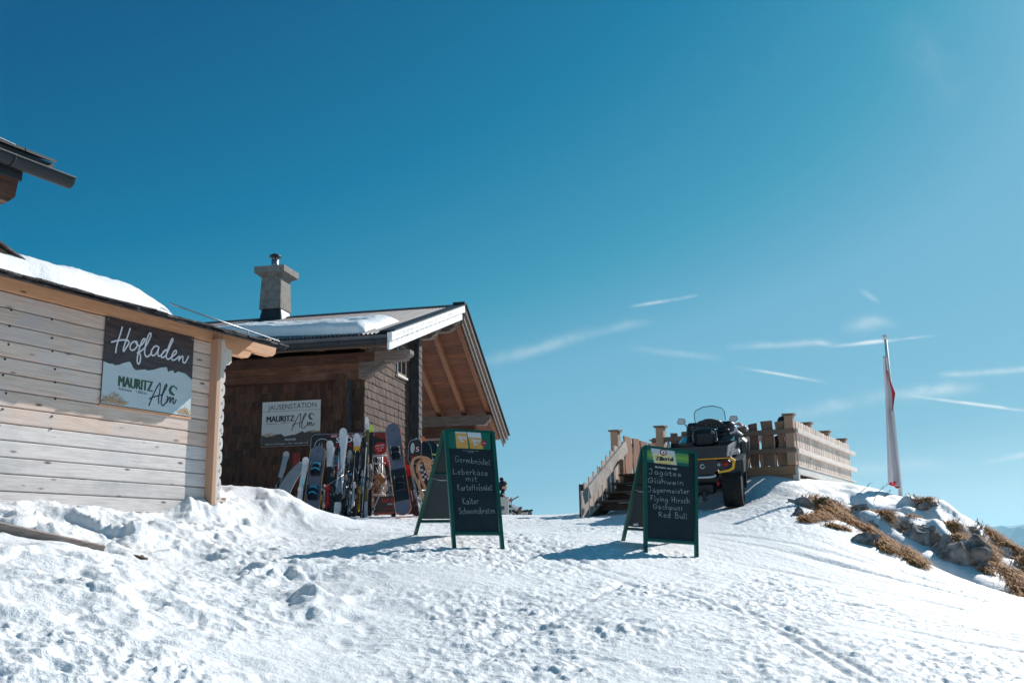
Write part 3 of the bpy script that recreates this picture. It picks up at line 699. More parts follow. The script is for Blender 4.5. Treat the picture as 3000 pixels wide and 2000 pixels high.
mb = MB(); mb.bbox(gx-3.4, gx-1.05, gy+.12, gy+.40, gz-.45, gz-.2, .01); mb.build('rafter_block', P_['dark_wood'], gh, SHOP)
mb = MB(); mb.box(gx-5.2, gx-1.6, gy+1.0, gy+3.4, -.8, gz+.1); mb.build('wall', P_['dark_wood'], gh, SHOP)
mb = MB(); mb.tube([(gx-.62, gy+.02, gz+.10), (gx-1.15, gy+.02, gz+.13), (gx-1.8, gy+.02, gz+.12)], .007, 6); mb.bar((gx-1.13, gy+.02, gz+.0), (gx-1.13, gy+.02, gz+.26), .02, .02); mb.build('snow_guard', P_['steel'], gh, SHOP)
# the lower shingled roof corner above the cabin's snow
cp = SHOP.inverted() @ at(82, 768, 9.35)
mb = MB()
for k in range(3):
    o = .012*k
    mb.hexa([(cp.x-.05*k, cp.y, cp.z+o*1.6), (cp.x-2.6, cp.y-.3, cp.z+.78+o*1.6), (cp.x-2.6, cp.y+1.5, cp.z+.98+o*1.6), (cp.x-.06*k, cp.y+1.3, cp.z+.16+o*1.6),
             (cp.x-.05*k, cp.y, cp.z+.014+o*1.6), (cp.x-2.6, cp.y-.3, cp.z+.80+o*1.6), (cp.x-2.6, cp.y+1.5, cp.z+1.0+o*1.6), (cp.x-.06*k, cp.y+1.3, cp.z+.18+o*1.6)])
mb.build('canopy_roof', P_['slate'], gh, SHOP)
mb = MB(); mb.bar((cp.x-.16, cp.y+.06, cp.z-.03), (cp.x-2.6, cp.y-.15, cp.z+.70), .10, .09); mb.bar((cp.x-.14, cp.y+.8, cp.z+.03), (cp.x-2.6, cp.y+.8, cp.z+.80), .12, .10); mb.bbox(cp.x-3.4, cp.x-.7, cp.y+.06, cp.y+.5, cp.z-.09, cp.z+.02, .01); mb.build('canopy_beam', P_['dark_wood'], gh, SHOP)

# ------------------------------------------------------------------ the two farm signs
def hay(mb, cx, cy, w, h, n, z):
    for i in range(n):
        a = random.gauss(0, .5)*w; b = abs(random.gauss(0, .38))*h
        if abs(a) > w or b > h: continue
        x = cx+a; y = cy+b*(1-abs(a)/w*.6); an = random.uniform(0, 3.14); l = random.uniform(.3, .8)*h*.8
        mb.m = random.randrange(3); dx = math.cos(an)*l/2; dy = math.sin(an)*l/2*.6
        mb.ribbon([(x-dx, max(.004, y-dy)), (x, max(.004, y)+.002), (x+dx, max(.004, y+dy))], .0045, z+.0002*(i % 12))
mk('hay_a', (.50, .33, .20), .8); mk('hay_b', (.30, .17, .10), .8); mk('hay_c', (.62, .48, .34), .8)
mk('sign_dark', (.085, .055, .05), .5, c2=(.028, .02, .024), nscale=(1.5, 9, 1), ns=3, det=7, mixlo=.35, mixhi=.65); mk('sign_pale', (.52, .58, .60), .45, c2=(.47, .53, .56), nscale=(1, 6, 1), ns=3)
mk('ink_dark', (.015, .022, .03), .5); mk('ink_green', (.03, .075, .035), .5); mk('ink_white', (.72, .72, .78), .5)
mk('sign_brown', (.06, .042, .036), .5, c2=(.035, .025, .022), nscale=(1.5, 9, 1), ns=3, det=6); mk('sign_cream', (.56, .54, .52), .5)
def logo_block(f, root, M, A, L, m1, C, txtM, txtA, small, hgt):
    """name, script word and emblem, all traced in the flat frame of the sign"""
    mb = MB()
    for st in (A, L, m1): mb.ribbon(smooth([(*f(*p), 0) for p in st], 4), hgt*.13, .0056+.0008*(st is L))
    mb.ribbon([f(*p) for p in C], hgt*.10, .0072)
    mb.build('script_word', P_['ink_dark'], root, M)
    mb = MB(); print_text(mb, 'MAURITZ', f(*txtM[0]), f(*txtM[1]), hgt, .0052, bold=2); mb.build('name_lettering', P_['ink_green'] if root['label'][:4] != 'pale' else P_['ink_dark'], root, M)
    mb = MB(); print_text(mb, 'Achensee', f(*txtA[0]), f(*txtA[1]), hgt*.25, .0050); mb.build('place_lettering', P_['ink_dark'], root, M)
    mb = MB(); print_text(mb, '1.850 m', f(*txtA[2]), f(*txtA[3]), hgt*.25, .0050); mb.build('height_lettering', P_['ink_dark'], root, M)
def emblem(mb, f, cx, cy, r, z):
    pts = [(.90, -.20), (.62, -.62), (.05, -1.0), (-.55, -.78), (-.92, -.05), (-.75, .62), (-.25, 1.05), (.3, 1.1), (.34, .82), (-.02, .62), (-.18, .30), (-.42, .12), (-.22, -.42), (.02, -.78), (.10, -.58), (.36, -.60), (.60, -.22), (.75, -.05)]
    mb.add([(*f(cx+a*r, cy+b*r), z) for a, b in pts], [tuple(range(len(pts)))])
u0, u1, v0, v1 = -1.71, -.38, 1.645, 2.615
s1 = empty('shop_sign', SHOP @ Matrix.Translation((u0, -.034, v0)) @ Matrix.Rotation(R(90), 4, 'X'), 'large square sign with white script over dark wood and snowy peaks on the cabin wall', 'sign')
SM = s1.matrix_world.copy(); Wd, Hd = u1-u0, v1-v0
mb = MB(); mb.box(0, Wd, 0, Hd, -.008, 0); mb.build('panel', P_['sign_dark'], s1, SM)
f1 = homog([(120, 30), (1380, 315), (1335, 1470), (37, 1280)], Wd, Hd)
mb = MB(); rid = [(75, 680), (170, 715), (205, 710), (240, 735), (300, 728), (380, 695), (455, 680), (480, 720), (505, 775), (540, 803), (610, 795), (670, 788), (710, 803), (800, 790), (900, 758), (985, 750), (1000, 810), (1010, 822), (1030, 805), (1075, 798), (1100, 840), (1150, 812), (1250, 840), (1300, 880), (1357, 935)]
top = [f1(*p) for p in rid]; top[0] = (.003, top[0][1]); top[-1] = (Wd-.003, top[-1][1])
vs = [(a, b, .0025) for a, b in top]+[(a, .003, .0025) for a, b in top]; k = len(top)
mb.add(vs, [(i, k+i, k+i+1, i+1) for i in range(k-1)]); mb.build('snow_peaks', P_['sign_pale'], s1, SM)
mb = MB()
HOF = [[(345, 185), (318, 280), (290, 370), (262, 470), (250, 555)], [(190, 405), (260, 385), (340, 372), (410, 374), (440, 400), (425, 440), (395, 485), (368, 530), (357, 515), (375, 440), (415, 330), (455, 205)],
       [(540, 392), (500, 395), (460, 440), (455, 495), (490, 515), (530, 490), (556, 450), (555, 405), (538, 390), (545, 425), (580, 450), (620, 435), (655, 385), (668, 352), (640, 355), (610, 410), (585, 490), (562, 590), (556, 680), (576, 713), (598, 670), (603, 600), (585, 555), (556, 555), (590, 535), (650, 490), (700, 415), (745, 315), (752, 272), (728, 272), (700, 335), (672, 440), (662, 550), (685, 603), (725, 590), (765, 540)],
       [(855, 455), (815, 450), (775, 490), (752, 550), (775, 588), (815, 570), (850, 510), (868, 460), (852, 530), (855, 585), (885, 590), (925, 545), (965, 505), (990, 500)],
       [(990, 502), (950, 510), (915, 555), (900, 600), (920, 612), (960, 590), (1000, 510), (1045, 410), (1068, 355), (1052, 342), (1018, 420), (985, 520), (972, 600), (992, 637), (1030, 620), (1075, 585), (1110, 555), (1118, 515), (1090, 515), (1058, 570), (1048, 625), (1075, 650), (1120, 625), (1160, 590)],
       [(1165, 588), (1158, 625), (1150, 655), (1180, 610), (1208, 590), (1212, 630), (1215, 675), (1240, 685), (1265, 650), (1293, 590)]]
for i, st in enumerate(HOF): mb.ribbon(smooth([(*f1(*p), 0) for p in st], 5), .019, .003+.0009*i)
mb.build('script_lettering', P_['ink_white'], s1, SM)
logo_block(f1, s1, SM, [(728, 1312), (775, 1195), (835, 1060), (888, 985), (886, 1080), (868, 1200), (870, 1285)], [(905, 1165), (945, 1110), (985, 1030), (978, 1003), (950, 1055), (915, 1190), (905, 1280), (932, 1310), (980, 1262)],
           [(985, 1175), (1000, 1190), (985, 1268), (1020, 1200), (1040, 1190), (1030, 1268), (1065, 1205), (1085, 1200), (1075, 1270), (1100, 1275), (1122, 1222)], [(730, 1215), (815, 1180), (910, 1158)], ((290, 1032), (775, 1110)), ((287, 1083), (478, 1118), (545, 1128), (690, 1155)), 0, .118)
mb = MB(); emblem(mb, f1, 1078, 1085, 72, .0052); mb.build('emblem', P_['ink_green'], s1, SM)
mb = MB(); a, b = f1(200, 1290); hay(mb, a+.02, .02, .19, .13, 260, .0042); mb.build('hay_print', [P_['hay_a'], P_['hay_b'], P_['hay_c']], s1, SM); mb = MB(); hay(mb, Wd-.10, .02, .12, .10, 150, .0042); mb.build('hay_print', [P_['hay_a'], P_['hay_b'], P_['hay_c']], s1, SM)
mb = MB()
for (a, b) in ((.03, Hd-.03), (Wd-.03, Hd-.03), (.03, .03), (Wd-.03, .03)): mb.ball((a, b, .003), .011, 8, sq=(1, 1, .5))
mb.build_each('screw', P_['steel'], s1, SM)
mb = MB(); mb.box(.0, Wd+.02, -.028, -.004, -.02, -.004); o = mb.build('backing_batten', P_['warm_wood'], s1, SM)

u0, u1, v0, v1 = -2.20, -.915, 2.18, 3.105
s2 = empty('snack_station_sign', HOUSE @ Matrix.Translation((u0, -.05, v0)) @ Matrix.Rotation(R(90), 4, 'X'), 'pale sign with a dark printed foot hanging on the shingled front wall above the skis', 'sign')
SM2 = s2.matrix_world.copy(); Wd, Hd = u1-u0, v1-v0
f2 = homog([(542, 662), (1016, 645), (1008, 1045), (530, 1048)], Wd, Hd)
mb = MB(); mb.box(0, Wd, 0, Hd, -.012, 0); mb.build('panel', P_['sign_cream'], s2, SM2)
rid = [(532, 945), (575, 965), (610, 950), (690, 938), (718, 962), (780, 948), (800, 950), (868, 918), (880, 935), (930, 915), (1010, 922)]
top = [f2(*p) for p in rid]; top[0] = (.003, top[0][1]); top[-1] = (Wd-.003, top[-1][1]); k = len(top); mb = MB()
mb.add([(a, b, .002) for a, b in top]+[(a, .003, .002) for a, b in top], [(i, k+i, k+i+1, i+1) for i in range(k-1)]); mb.build('printed_foot', P_['sign_brown'], s2, SM2)
mb = MB(); print_text(mb, 'JAUSENSTATION', f2(585, 732), f2(980, 710), .105, .003); mb.build('heading', P_['ink_dark'], s2, SM2); mb = MB(); mb.ribbon([f2(540, 747), f2(780, 738), f2(1013, 731)], .006, .003); mb.build('printed_line', P_['ink_dark'], s2, SM2)
mb = MB(); print_text(mb, 'PÄCHTER', f2(722, 1000), f2(810, 998), .045, .004, bold=1); mb.build('foot_heading', P_['sign_cream'], s2, SM2); mb = MB(); print_text(mb, 'Raimund Pranger | Tel. +43 664 / 51', f2(565, 1032), f2(910, 1028), .032, .004); mb.build('foot_lettering', P_['sign_cream'], s2, SM2)
logo_block(f2, s2, SM2, [(776, 912), (800, 850), (828, 795), (848, 765), (850, 810), (842, 860), (845, 890)], [(858, 845), (875, 810), (893, 775), (888, 765), (872, 800), (860, 865), (862, 892), (880, 890), (900, 870)],
           [(905, 838), (908, 850), (902, 875), (918, 845), (925, 850), (920, 875), (936, 845), (944, 850), (940, 872), (952, 872), (965, 850)], [(780, 865), (820, 850), (862, 843)], ((575, 835), (797, 830)), ((573, 857), (658, 853), (690, 851), (755, 849)), 0, .125)
mb = MB(); emblem(mb, f2, 940, 790, 30, .0052); mb.build('emblem', P_['ink_green'], s2, SM2)
mb = MB(); hay(mb, .16, Hd*.235, .15, .10, 130, .0042); mb.build('hay_print', [P_['hay_a'], P_['hay_b'], P_['hay_c']], s2, SM2); mb = MB(); hay(mb, Wd-.13, Hd*.29, .12, .06, 80, .0042); mb.build('hay_print', [P_['hay_a'], P_['hay_b'], P_['hay_c']], s2, SM2)

# ------------------------------------------------------------------ the shingled house
ho = empty('mountain_hut', HOUSE, 'brown shingled mountain hut with corrugated roof and snow strip', 'building')
def shingles(mb, O, ux, out, u0, u1, z0, z1, zmax=None, umask=None, row=.165):
    """rows of split shingles on a vertical wall: O origin, ux along, out outward"""
    z = z0; i = 0
    while z < z1:
        u = u0-random.uniform(0, .06)
        while u < u1:
            w_ = random.uniform(.06, .135); a = max(u, u0); b = min(u+w_, u1)
            if b-a > .012:
                zt = z+row*1.25
                if zmax: zt = min(zt, zmax((a+b)/2))
                if zt > z+.04 and not (umask and umask((a+b)/2, z)):
                    j = random.uniform(-.012, .006); t = .022+random.uniform(-.004, .006)
                    c = [O+ux*(a+.002)+out*.0, O+ux*(b-.002)+out*.0, O+ux*(b-.002)+out*t, O+ux*(a+.002)+out*t]
                    zz = Vector((0, 0, 1)); kk = random.uniform(-.012, .012)
                    p = [c[0]+zz*(z+j), c[1]+zz*(z+j+kk*.4), c[2]+zz*(z+j+kk*.4), c[3]+zz*(z+j)]
                    q = [c[0]+zz*zt, c[1]+zz*zt, O+ux*(b-.002)+out*.004+zz*zt, O+ux*(a+.002)+out*.004+zz*zt]
                    mb.hexa(p+q)
            u += w_
        z += row; i += 1
V = Vector
SLF, SLR, PT, PZ = .335, .573, 4.4, 6.01
def roofz(t): return PZ-(PT-t)*SLF if t < PT else PZ-(t-PT)*SLR
mb = MB(); mb.box(-6.3, -.02, 0, .15, .2, 3.80); mb.box(-6.3, -6.15, .15, 3.2, .2, 4.6); mb.box(-6.3, -.02, 3.05, 3.2, .2, 5.0)
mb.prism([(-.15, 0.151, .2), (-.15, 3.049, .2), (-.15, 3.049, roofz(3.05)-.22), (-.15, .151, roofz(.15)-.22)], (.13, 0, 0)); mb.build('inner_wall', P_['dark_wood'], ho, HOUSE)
mb = MB(); shingles(mb, V((0, 0, 0)), V((1, 0, 0)), V((0, -1, 0)), -6.3, -.545, .5, 3.6); mb.build('front_wall', P_['shingle'], ho, HOUSE)
mb = MB(); mb.box(-.54, -.27, -.24, -.001, .2, 3.46)
shingles(mb, V((0, -.242, 0)), V((1, 0, 0)), V((0, -1, 0)), -.545, -.262, .5, 3.5); mb.build('pilaster_face', P_['shingle'], ho, HOUSE); mb = MB(); shingles(mb, V((-.268, 0, 0)), V((0, 1, 0)), V((1, 0, 0)), -.245, 0, .5, 3.5); mb.mi=mb.mi; mb.build('corner_pilaster', P_['shingle_grey'], ho, HOUSE)
mb = MB(); shingles(mb, V((0, 0, 0)), V((1, 0, 0)), V((0, -1, 0)), -.24, .02, .5, 3.5); mb.build('corner_strip', P_['shingle_side'], ho, HOUSE)
wt0, wt1, wz0, wz1 = 1.98, 2.58, 3.93, 4.62
mb = MB(); shingles(mb, V((0, 0, 0)), V((0, 1, 0)), V((1, 0, 0)), 0, 2.9, .5, 5.4, zmax=lambda t: roofz(t)-.24, umask=lambda u, z: wt0-.03 < u < wt1+.03 and wz0-.12 < z < wz1)
mb.build('gable_wall', P_['shingle_side'], ho, HOUSE)
mb = MB(); mb.box(-.02, .225, 2.92, 3.14, .2, 5.1); shingles(mb, V((0, 2.918, 0)), V((1, 0, 0)), V((0, -1, 0)), 0, .232, .5, 5.3, zmax=lambda u: roofz(3)-.24); shingles(mb, V((.228, 0, 0)), V((0, 1, 0)), V((1, 0, 0)), 2.9, 3.15, .5, 5.3, zmax=lambda u: roofz(3)-.24)
mb.build('gable_pilaster', P_['shingle_grey'], ho, HOUSE)
wn_ = MB(); wn_.bar((.012, wt0, wz0), (.012, wt0, wz1), .05, .05, up=(1, 0, 0)); wn_.bar((.012, wt1, wz0), (.012, wt1, wz1), .05, .05, up=(1, 0, 0)); wn_.bar((.013, wt0+.03, wz0+.03), (.013, wt1-.03, wz0+.03), .05, .05); wn_.bar((.011, (wt0+wt1)/2, wz0+.06), (.011, (wt0+wt1)/2, wz1), .03, .03, up=(1, 0, 0)); wn_.bar((.013, wt0+.03, wz1), (.013, wt1-.03, wz1), .05, .05)
wo = wn_.build('window', P_['beam_grey'], ho, HOUSE)
mb = MB(); mb.box(-.012, -.004, wt0, wt1, wz0, wz1); mb.build('pane', P_['glass_dark'], wo, HOUSE)
mb = MB(); mb.bbox(-.01, .07, wt0-.06, wt1+.06, wz0-.05, wz0, .005); mb.build('sill', P_['cream_wood_up'], wo, HOUSE)
# plates and purlins with stepped ends
def purlin(mb, t0, t1, z0, z1, x0, x1, n=3):
    h = z1-z0
    mb.prism([(x0, t0, z0), (x1-.16, t0, z0), (x1-.10, t0, z0+h*.12), (x1-.09, t0, z0+h*.3), (x1-.03, t0, z0+h*.42), (x1, t0, z0+h*.62), (x1, t0, z1), (x0, t0, z1)], (0, t1-t0, 0))
mb = MB(); purlin(mb, -.27, -.03, 3.79, 3.985, -6.3, 1.06); purlin(mb, -.262, -.03, 3.625, 3.785, -6.3, .50); purlin(mb, -.255, -.03, 3.47, 3.62, -6.3, .26); mb.build('front_plate', P_['beam_brown'], ho, HOUSE)
mb = MB()
for (x1, z0, z1) in ((1.064, 3.787, 3.988), (.504, 3.622, 3.788), (.264, 3.467, 3.623)): purlin(mb, -.276, -.024, z0, z1, max(-.02, x1-.75), x1)
mb.build('weathered_plate_end', P_['beam_grey'], ho, HOUSE)
mb = MB(); purlin(mb, 3.0, 3.2, 4.92, 5.12, -1, .62); purlin(mb, 3.01, 3.19, 5.12, 5.36, -1, .80); mb.build('mid_purlin', P_['beam_grey'], ho, HOUSE)
mb = MB(); purlin(mb, 4.3, 4.52, 5.36, 5.52, -1.5, .70); purlin(mb, 4.31, 4.51, 5.52, 5.72, -1.5, .86); mb.build('ridge_purlin', P_['beam_grey'], ho, HOUSE)
mb = MB(); purlin(mb, 7.6, 7.85, 3.43, 3.70, -6.3, .80); mb.build('rear_purlin', P_['beam_grey'], ho, HOUSE)
mb = MB(); purlin(mb, 7.61, 7.84, 3.12, 3.425, -6.3, .36); mb.build('rear_plate', P_['beam_brown'], ho, HOUSE)
mb = MB(); mb.box(-6.3, .1, 7.62, 7.80, 2.95, 3.06); mb.box(-2.6, -2.45, 7.62, 7.8, .3, 2.95); mb.box(-.2, -.05, 9.0, 9.15, .3, .31); mb.build('porch_rail', P_['dark_wood'], ho, HOUSE)
# soffit boards and rafters on both slopes
mb = MB()
t = PT+.02
while t < 9.0:
    w_ = .135; a, b = roofz(t)-.115, roofz(t+w_)-.115
    mb.hexa([(-2.2, t, a-.02), (.86, t, a-.02), (.86, t+w_-.006, b-.02), (-2.2, t+w_-.006, b-.02), (-2.2, t, a), (.86, t, a), (.86, t+w_-.006, b), (-2.2, t+w_-.006, b)]); t += w_
t = -.95
while t < PT:
    w_ = .135; a, b = roofz(t)-.115, roofz(t+w_)-.115
    mb.hexa([(-6.3, t, a-.02), (.86, t, a-.02), (.86, t+w_-.006, b-.02), (-6.3, t+w_-.006, b-.02), (-6.3, t, a), (.86, t, a), (.86, t+w_-.006, b), (-6.3, t+w_-.006, b)]); t += w_
mb.build('soffit', P_['soffit'], ho, HOUSE)
for x in (-.70, .02, .72, -1.5):
    mb = MB(); d0 = .137+.085
    mb.bar((x, PT+.15, roofz(PT+.15)-d0), (x, 8.9, roofz(8.9)-d0), .13, .17); mb.build('rafter', P_['rafter'], ho, HOUSE)
for x in (.30, .72, -.6, -1.6, -2.6, -3.6, -4.6):
    mb = MB(); mb.bar((x, -.9, roofz(-.9)-.222), (x, PT-.1, roofz(PT-.1)-.222), .13, .17); mb.build('rafter', P_['rafter'], ho, HOUSE)
# corrugated roof
mb = MB(); NX = 700; xa, xb = -6.9, .98
def corr(x, t, k=0): return roofz(t)-.012+.024*math.cos(2*math.pi*(x-xa)/.085)+k
ts = [-1.03, -.2, .6, 1.4, 2.2, 3.0, 3.8, PT]
vs = []; 
for t in ts:
    for i in range(NX+1):
        x = xa+(xb-.18-xa)*i/NX; vs.append((x, t, corr(x, t, .004)))
fs = [(j*(NX+1)+i, j*(NX+1)+i+1, (j+1)*(NX+1)+i+1, (j+1)*(NX+1)+i) for j in range(len(ts)-1) for i in range(NX)]
mb.add(vs, fs, .5, True)
b = len(mb.v); vs = []
for t in (PT, 6.8, 9.14):
    for i in range(NX+1):
        x = xa+(xb-.1-xa)*i/NX; vs.append((x, t, corr(x, t, .004)))
mb.add(vs, [(j*(NX+1)+i, j*(NX+1)+i+1, (j+1)*(NX+1)+i+1, (j+1)*(NX+1)+i) for j in range(2) for i in range(NX)], .5, True)
mb.prism([(xa, -1.0, roofz(-1.0)-.11), (xa, PT, roofz(PT)-.11), (xa, 9.1, roofz(9.1)-.11), (xa, 9.1, roofz(9.1)-.04), (xa, PT, roofz(PT)-.04), (xa, -1.0, roofz(-1.0)-.04)], (xb-.12-xa, 0, 0))
rf = mb.build('roof', P_['metal_roof'], ho, HOUSE)
mb = MB()
for k in range(500):
    x = random.choice(range(int((xb-xa)/.17)))*.17+xa+.085*.0; t = random.choice([-.7, .3, 1.3, 2.3, 3.3, 4.1])
    if x < xb-.25: mb.ball((x, t, roofz(t)+.006), .009, 6)
mb.build('roof_screw', P_['black_metal'], rf, HOUSE)
mb = MB(); mb.prism([(xa, PT-.14, roofz(PT-.14)+.008), (xa, PT, PZ+.02), (xa, PT+.14, roofz(PT+.14)+.008), (xa, PT+.14, roofz(PT+.14)+.03), (xa, PT, PZ+.05), (xa, PT-.14, roofz(PT-.14)+.03)], (xb-xa, 0, 0))
mb.bbox(xb-.30, xb+.01, PT-.12, PT+.12, PZ+.0, PZ+.08, .01); mb.build('ridge_cap', P_['black_metal'], ho, HOUSE)
# verge flashing and bargeboards, front slope (weathered white) and rear slope (dark)
mb = MB(); mb.hexa([(xb-.30, -1.03, roofz(-1.03)+.022), (xb+.02, -1.03, roofz(-1.03)+.022), (xb+.02, PT, PZ+.022), (xb-.30, PT, PZ+.022), (xb-.30, -1.03, roofz(-1.03)+.045), (xb+.02, -1.03, roofz(-1.03)+.045), (xb+.02, PT, PZ+.045), (xb-.30, PT, PZ+.045)])
mb.build('verge_flashing', P_['gutter_grey'], ho, HOUSE)
def barge(t0, t1, top, bot, x0, x1, mb, wavy=False):
    N = 90 if wavy else 1
    for i in range(N):
        a = t0+(t1-t0)*i/N; b = t0+(t1-t0)*(i+1)/N
        wa = (.012*abs(math.sin(a*9.5))+random.uniform(0, .008)) if wavy else 0; wb = (.012*abs(math.sin(b*9.5))) if wavy else 0
        mb.hexa([(x0, a, roofz(a)-bot+wa), (x1, a, roofz(a)-bot+wa), (x1, b, roofz(b)-bot+wa), (x0, b, roofz(b)-bot+wa), (x0, a, roofz(a)-top), (x1, a, roofz(a)-top), (x1, b, roofz(b)-top), (x0, b, roofz(b)-top)])
mb = MB(); barge(-1.10, PT-.02, -.015, .175, xb-.055, xb-.01, mb, True); barge(-1.12, PT-.1, .16, .34, xb-.09, xb-.058, mb); mb.bbox(xb-.10, xb-.055, -1.13, -1.09, roofz(-1.1)-.33, roofz(-1.1)+.0, .004)
N_ = 60
for i in range(N_):   # carved rosettes of the upper bargeboard seen as dark notches
    t = -1.0+(PT+.9)*i/N_
    if random.random() < .75: mb.m = 1; mb.ball((xb-.010, t+random.uniform(-.02, .02), roofz(t)-.075+random.uniform(-.008, .008)), .015, 6, sq=(.3, 1.2, .7)); mb.m = 0
mb.build('front_bargeboard', [P_['barge'], P_['black_metal']], ho, HOUSE)
mb = MB(); barge(PT+.03, 9.16, -.015, .13, xb-.055, xb-.01, mb, False); barge(PT+.05, 9.05, .105, .30, xb-.095, xb-.058, mb); barge(PT+.05, 9.0, .28, .42, xb-.135, xb-.098, mb); mb.build('rear_bargeboard', P_['beam_grey'], ho, HOUSE)
mb = MB(); mb.prism([(xb-.30, PT, PZ+.022), (xb-.30, 9.2, roofz(9.2)+.022), (xb-.30, 9.2, roofz(9.2)+.045), (xb-.30, PT, PZ+.045)], (.335, 0, 0)); mb.build('rear_verge', P_['gutter_grey'], ho, HOUSE)
# gutter on the front eave
mb = MB(); ge = -1.17
pr = [(ge+.075-.075*math.cos(math.pi*k/10), 4.03-.085*math.sin(math.pi*k/10)) for k in range(11)]
vs = [(x, a, b) for x in (xa, xb-.10) for (a, b) in pr]+[(x, ge+.075+(a-ge-.075)*.92, 4.03+(b-4.03)*.92) for x in (xa, xb-.10) for (a, b) in pr]
fs = []
for k in range(10): fs += [(k, k+1, 12+k, 11+k), (22+k, 33+k, 34+k, 23+k), (k, 22+k, 23+k, k+1), (11+k, 12+k, 34+k, 33+k)]
fs += [(0, 11, 33, 22), (10, 32, 43, 21)]; mb.add(vs, fs, 0); mb.build('gutter', P_['black_metal'], ho, HOUSE)
mb = MB()
for x in (.62, -.1, -.45, -1.4, -1.75, -2.6, -3.5, -4.4): mb.tube([(x, a, b) for a, b in [(ge+.075-.08*math.cos(math.pi*k/8), 4.03-.09*math.sin(math.pi*k/8)) for k in range(9)]], .009, 6)
mb.build_each('gutter_bracket', P_['gutter_grey'], ho, HOUSE)
mb = MB(); mb.bbox(xa, xb-.12, -.99, -.95, 3.93, 4.17, .004); mb.build('eave_board', P_['dark_wood'], ho, HOUSE)
mb = snow_pad(-6.6, .35, -.93, 1.15, lambda t: roofz(t)+.012, .21, nx=300, ny=44, seed=5, edge=.14, endx=.35, amp=.03, lip=.3)
mb.v = [(x, y+max(0, min(.62, (-.2-x)*.33))*(1-(y+.93)/2.1), z+max(0, min(.62, (-.2-x)*.33))*(1-(y+.93)/2.1)*SLF) for x, y, z in mb.v]
mb.build('roof_snow', SNOW2, ho, HOUSE)
# chimney
HI = HOUSE.inverted()
def hp(px, py, t): return HI @ onplane(px, py, HO+HD*t, HD)
tf = 3.95
A0 = hp(758, 906, tf); A1 = hp(821, 906, tf); B0 = hp(765, 812, tf+.02); B1 = hp(822, 810, tf+.02); dw = .66
cb = A0.z
ch = MB(); x0, x1, xt0, xt1 = A0.x, A1.x, B0.x, B1.x; zt = B0.z
for (lo, hi) in ((0, 1),):
    p = [(x0, tf, cb), (x1, tf, cb), (x1, tf+dw, cb), (x0, tf+dw, cb), (xt0, tf+.04, zt), (xt1, tf+.04, zt), (xt1, tf+dw-.04, zt), (xt0, tf+dw-.04, zt)]
    ch.hexa(p)
co = ch.build('chimney', P_['concrete'], ho, HOUSE, bevel=.01)
c0 = hp(744, 798, tf-.12); c1 = hp(832, 797, tf-.12); ct = hp(744, 781, tf-.12).z
mb = MB(); cx0, cx1 = c0.x, c1.x; d0, d1 = tf-.13, tf+dw+.13; zb = hp(744, 800, tf-.12).z
mb.hexa([(cx0, d0, zb), (cx1, d0, zb), (cx1, d1, zb), (cx0, d1, zb), (cx0, d0, ct), (cx1, d0, ct), (cx1, d1, ct), (cx0, d1, ct)])
mb.hexa([(xt0-.01, tf+.03, zt-.01), (xt1+.01, tf+.03, zt-.01), (xt1+.01, tf+dw-.03, zt-.01), (xt0-.01, tf+dw-.03, zt-.01), (cx0+.03, d0+.03, zb-.001), (cx1-.03, d0+.03, zb-.001), (cx1-.03, d1-.03, zb-.001), (cx0+.03, d1-.03, zb-.001)])
mb.build('chimney_cap', P_['concrete'], co, HOUSE, bevel=.012)
mb = MB(); fx0, fx1 = x0+.06, x1-.05
mb.hexa([(fx0-.06, tf-.02, roofz(tf)-.1), (fx1+.03, tf-.02, roofz(tf)-.1), (fx1+.03, tf+dw-.02, roofz(tf)-.1), (fx0-.06, tf+dw, roofz(tf)-.1), (fx0, tf+.05, cb-.003), (fx1, tf+.05, cb-.003), (fx1, tf+dw-.05, cb-.003), (fx0, tf+dw-.05, cb-.003)])
mb.build('chimney_flashing', P_['black_metal'], co, HOUSE)
mb = MB(); mb.hexa([(fx1+.002, tf+.06, roofz(tf)-.1), (fx1+.10, tf+.05, roofz(tf)-.1), (fx1+.10, tf+dw-.02, roofz(tf)-.1), (fx1+.002, tf+dw, roofz(tf)-.1), (fx1+.001, tf+.08, cb-.006), (fx1+.03, tf+.08, cb-.006), (fx1+.03, tf+dw-.08, cb-.006), (fx1+.001, tf+dw-.08, cb-.006)]); mb.build('side_flashing', P_['lead'], co, HOUSE)
fc = hp(805.5, 780, tf+dw/2); ft = hp(805.5, 762, tf+dw/2).z
mb = MB(); mb.lathe([(0, ct-.05), (.095, ct-.05), (.095, ft), (.085, ft+.002), (.085, ft-.06), (0, ft-.06)], 20, (fc.x, tf+dw/2, 0)); mb.build('flue', P_['steel'], co, HOUSE)
cz = hp(804, 753, tf+dw/2).z
mb = MB(); mb.lathe([(0, cz-.012), (.06, cz-.02), (.16, cz-.01), (.165, cz), (.12, cz+.05), (.05, cz+.082), (0, cz+.088)], 24, (fc.x, tf+dw/2, 0))
for a in (0, 1.57, 3.14, 4.71): mb.tube([(fc.x+.08*math.cos(a+.6), tf+dw/2+.08*math.sin(a+.6), ft-.03), (fc.x+.07*math.cos(a+.6), tf+dw/2+.07*math.sin(a+.6), cz-.01)], .009, 6)
mb.build('cowl', P_['black_metal'], co, HOUSE)
mk('banner_red', (.20, .010, .014), .4)
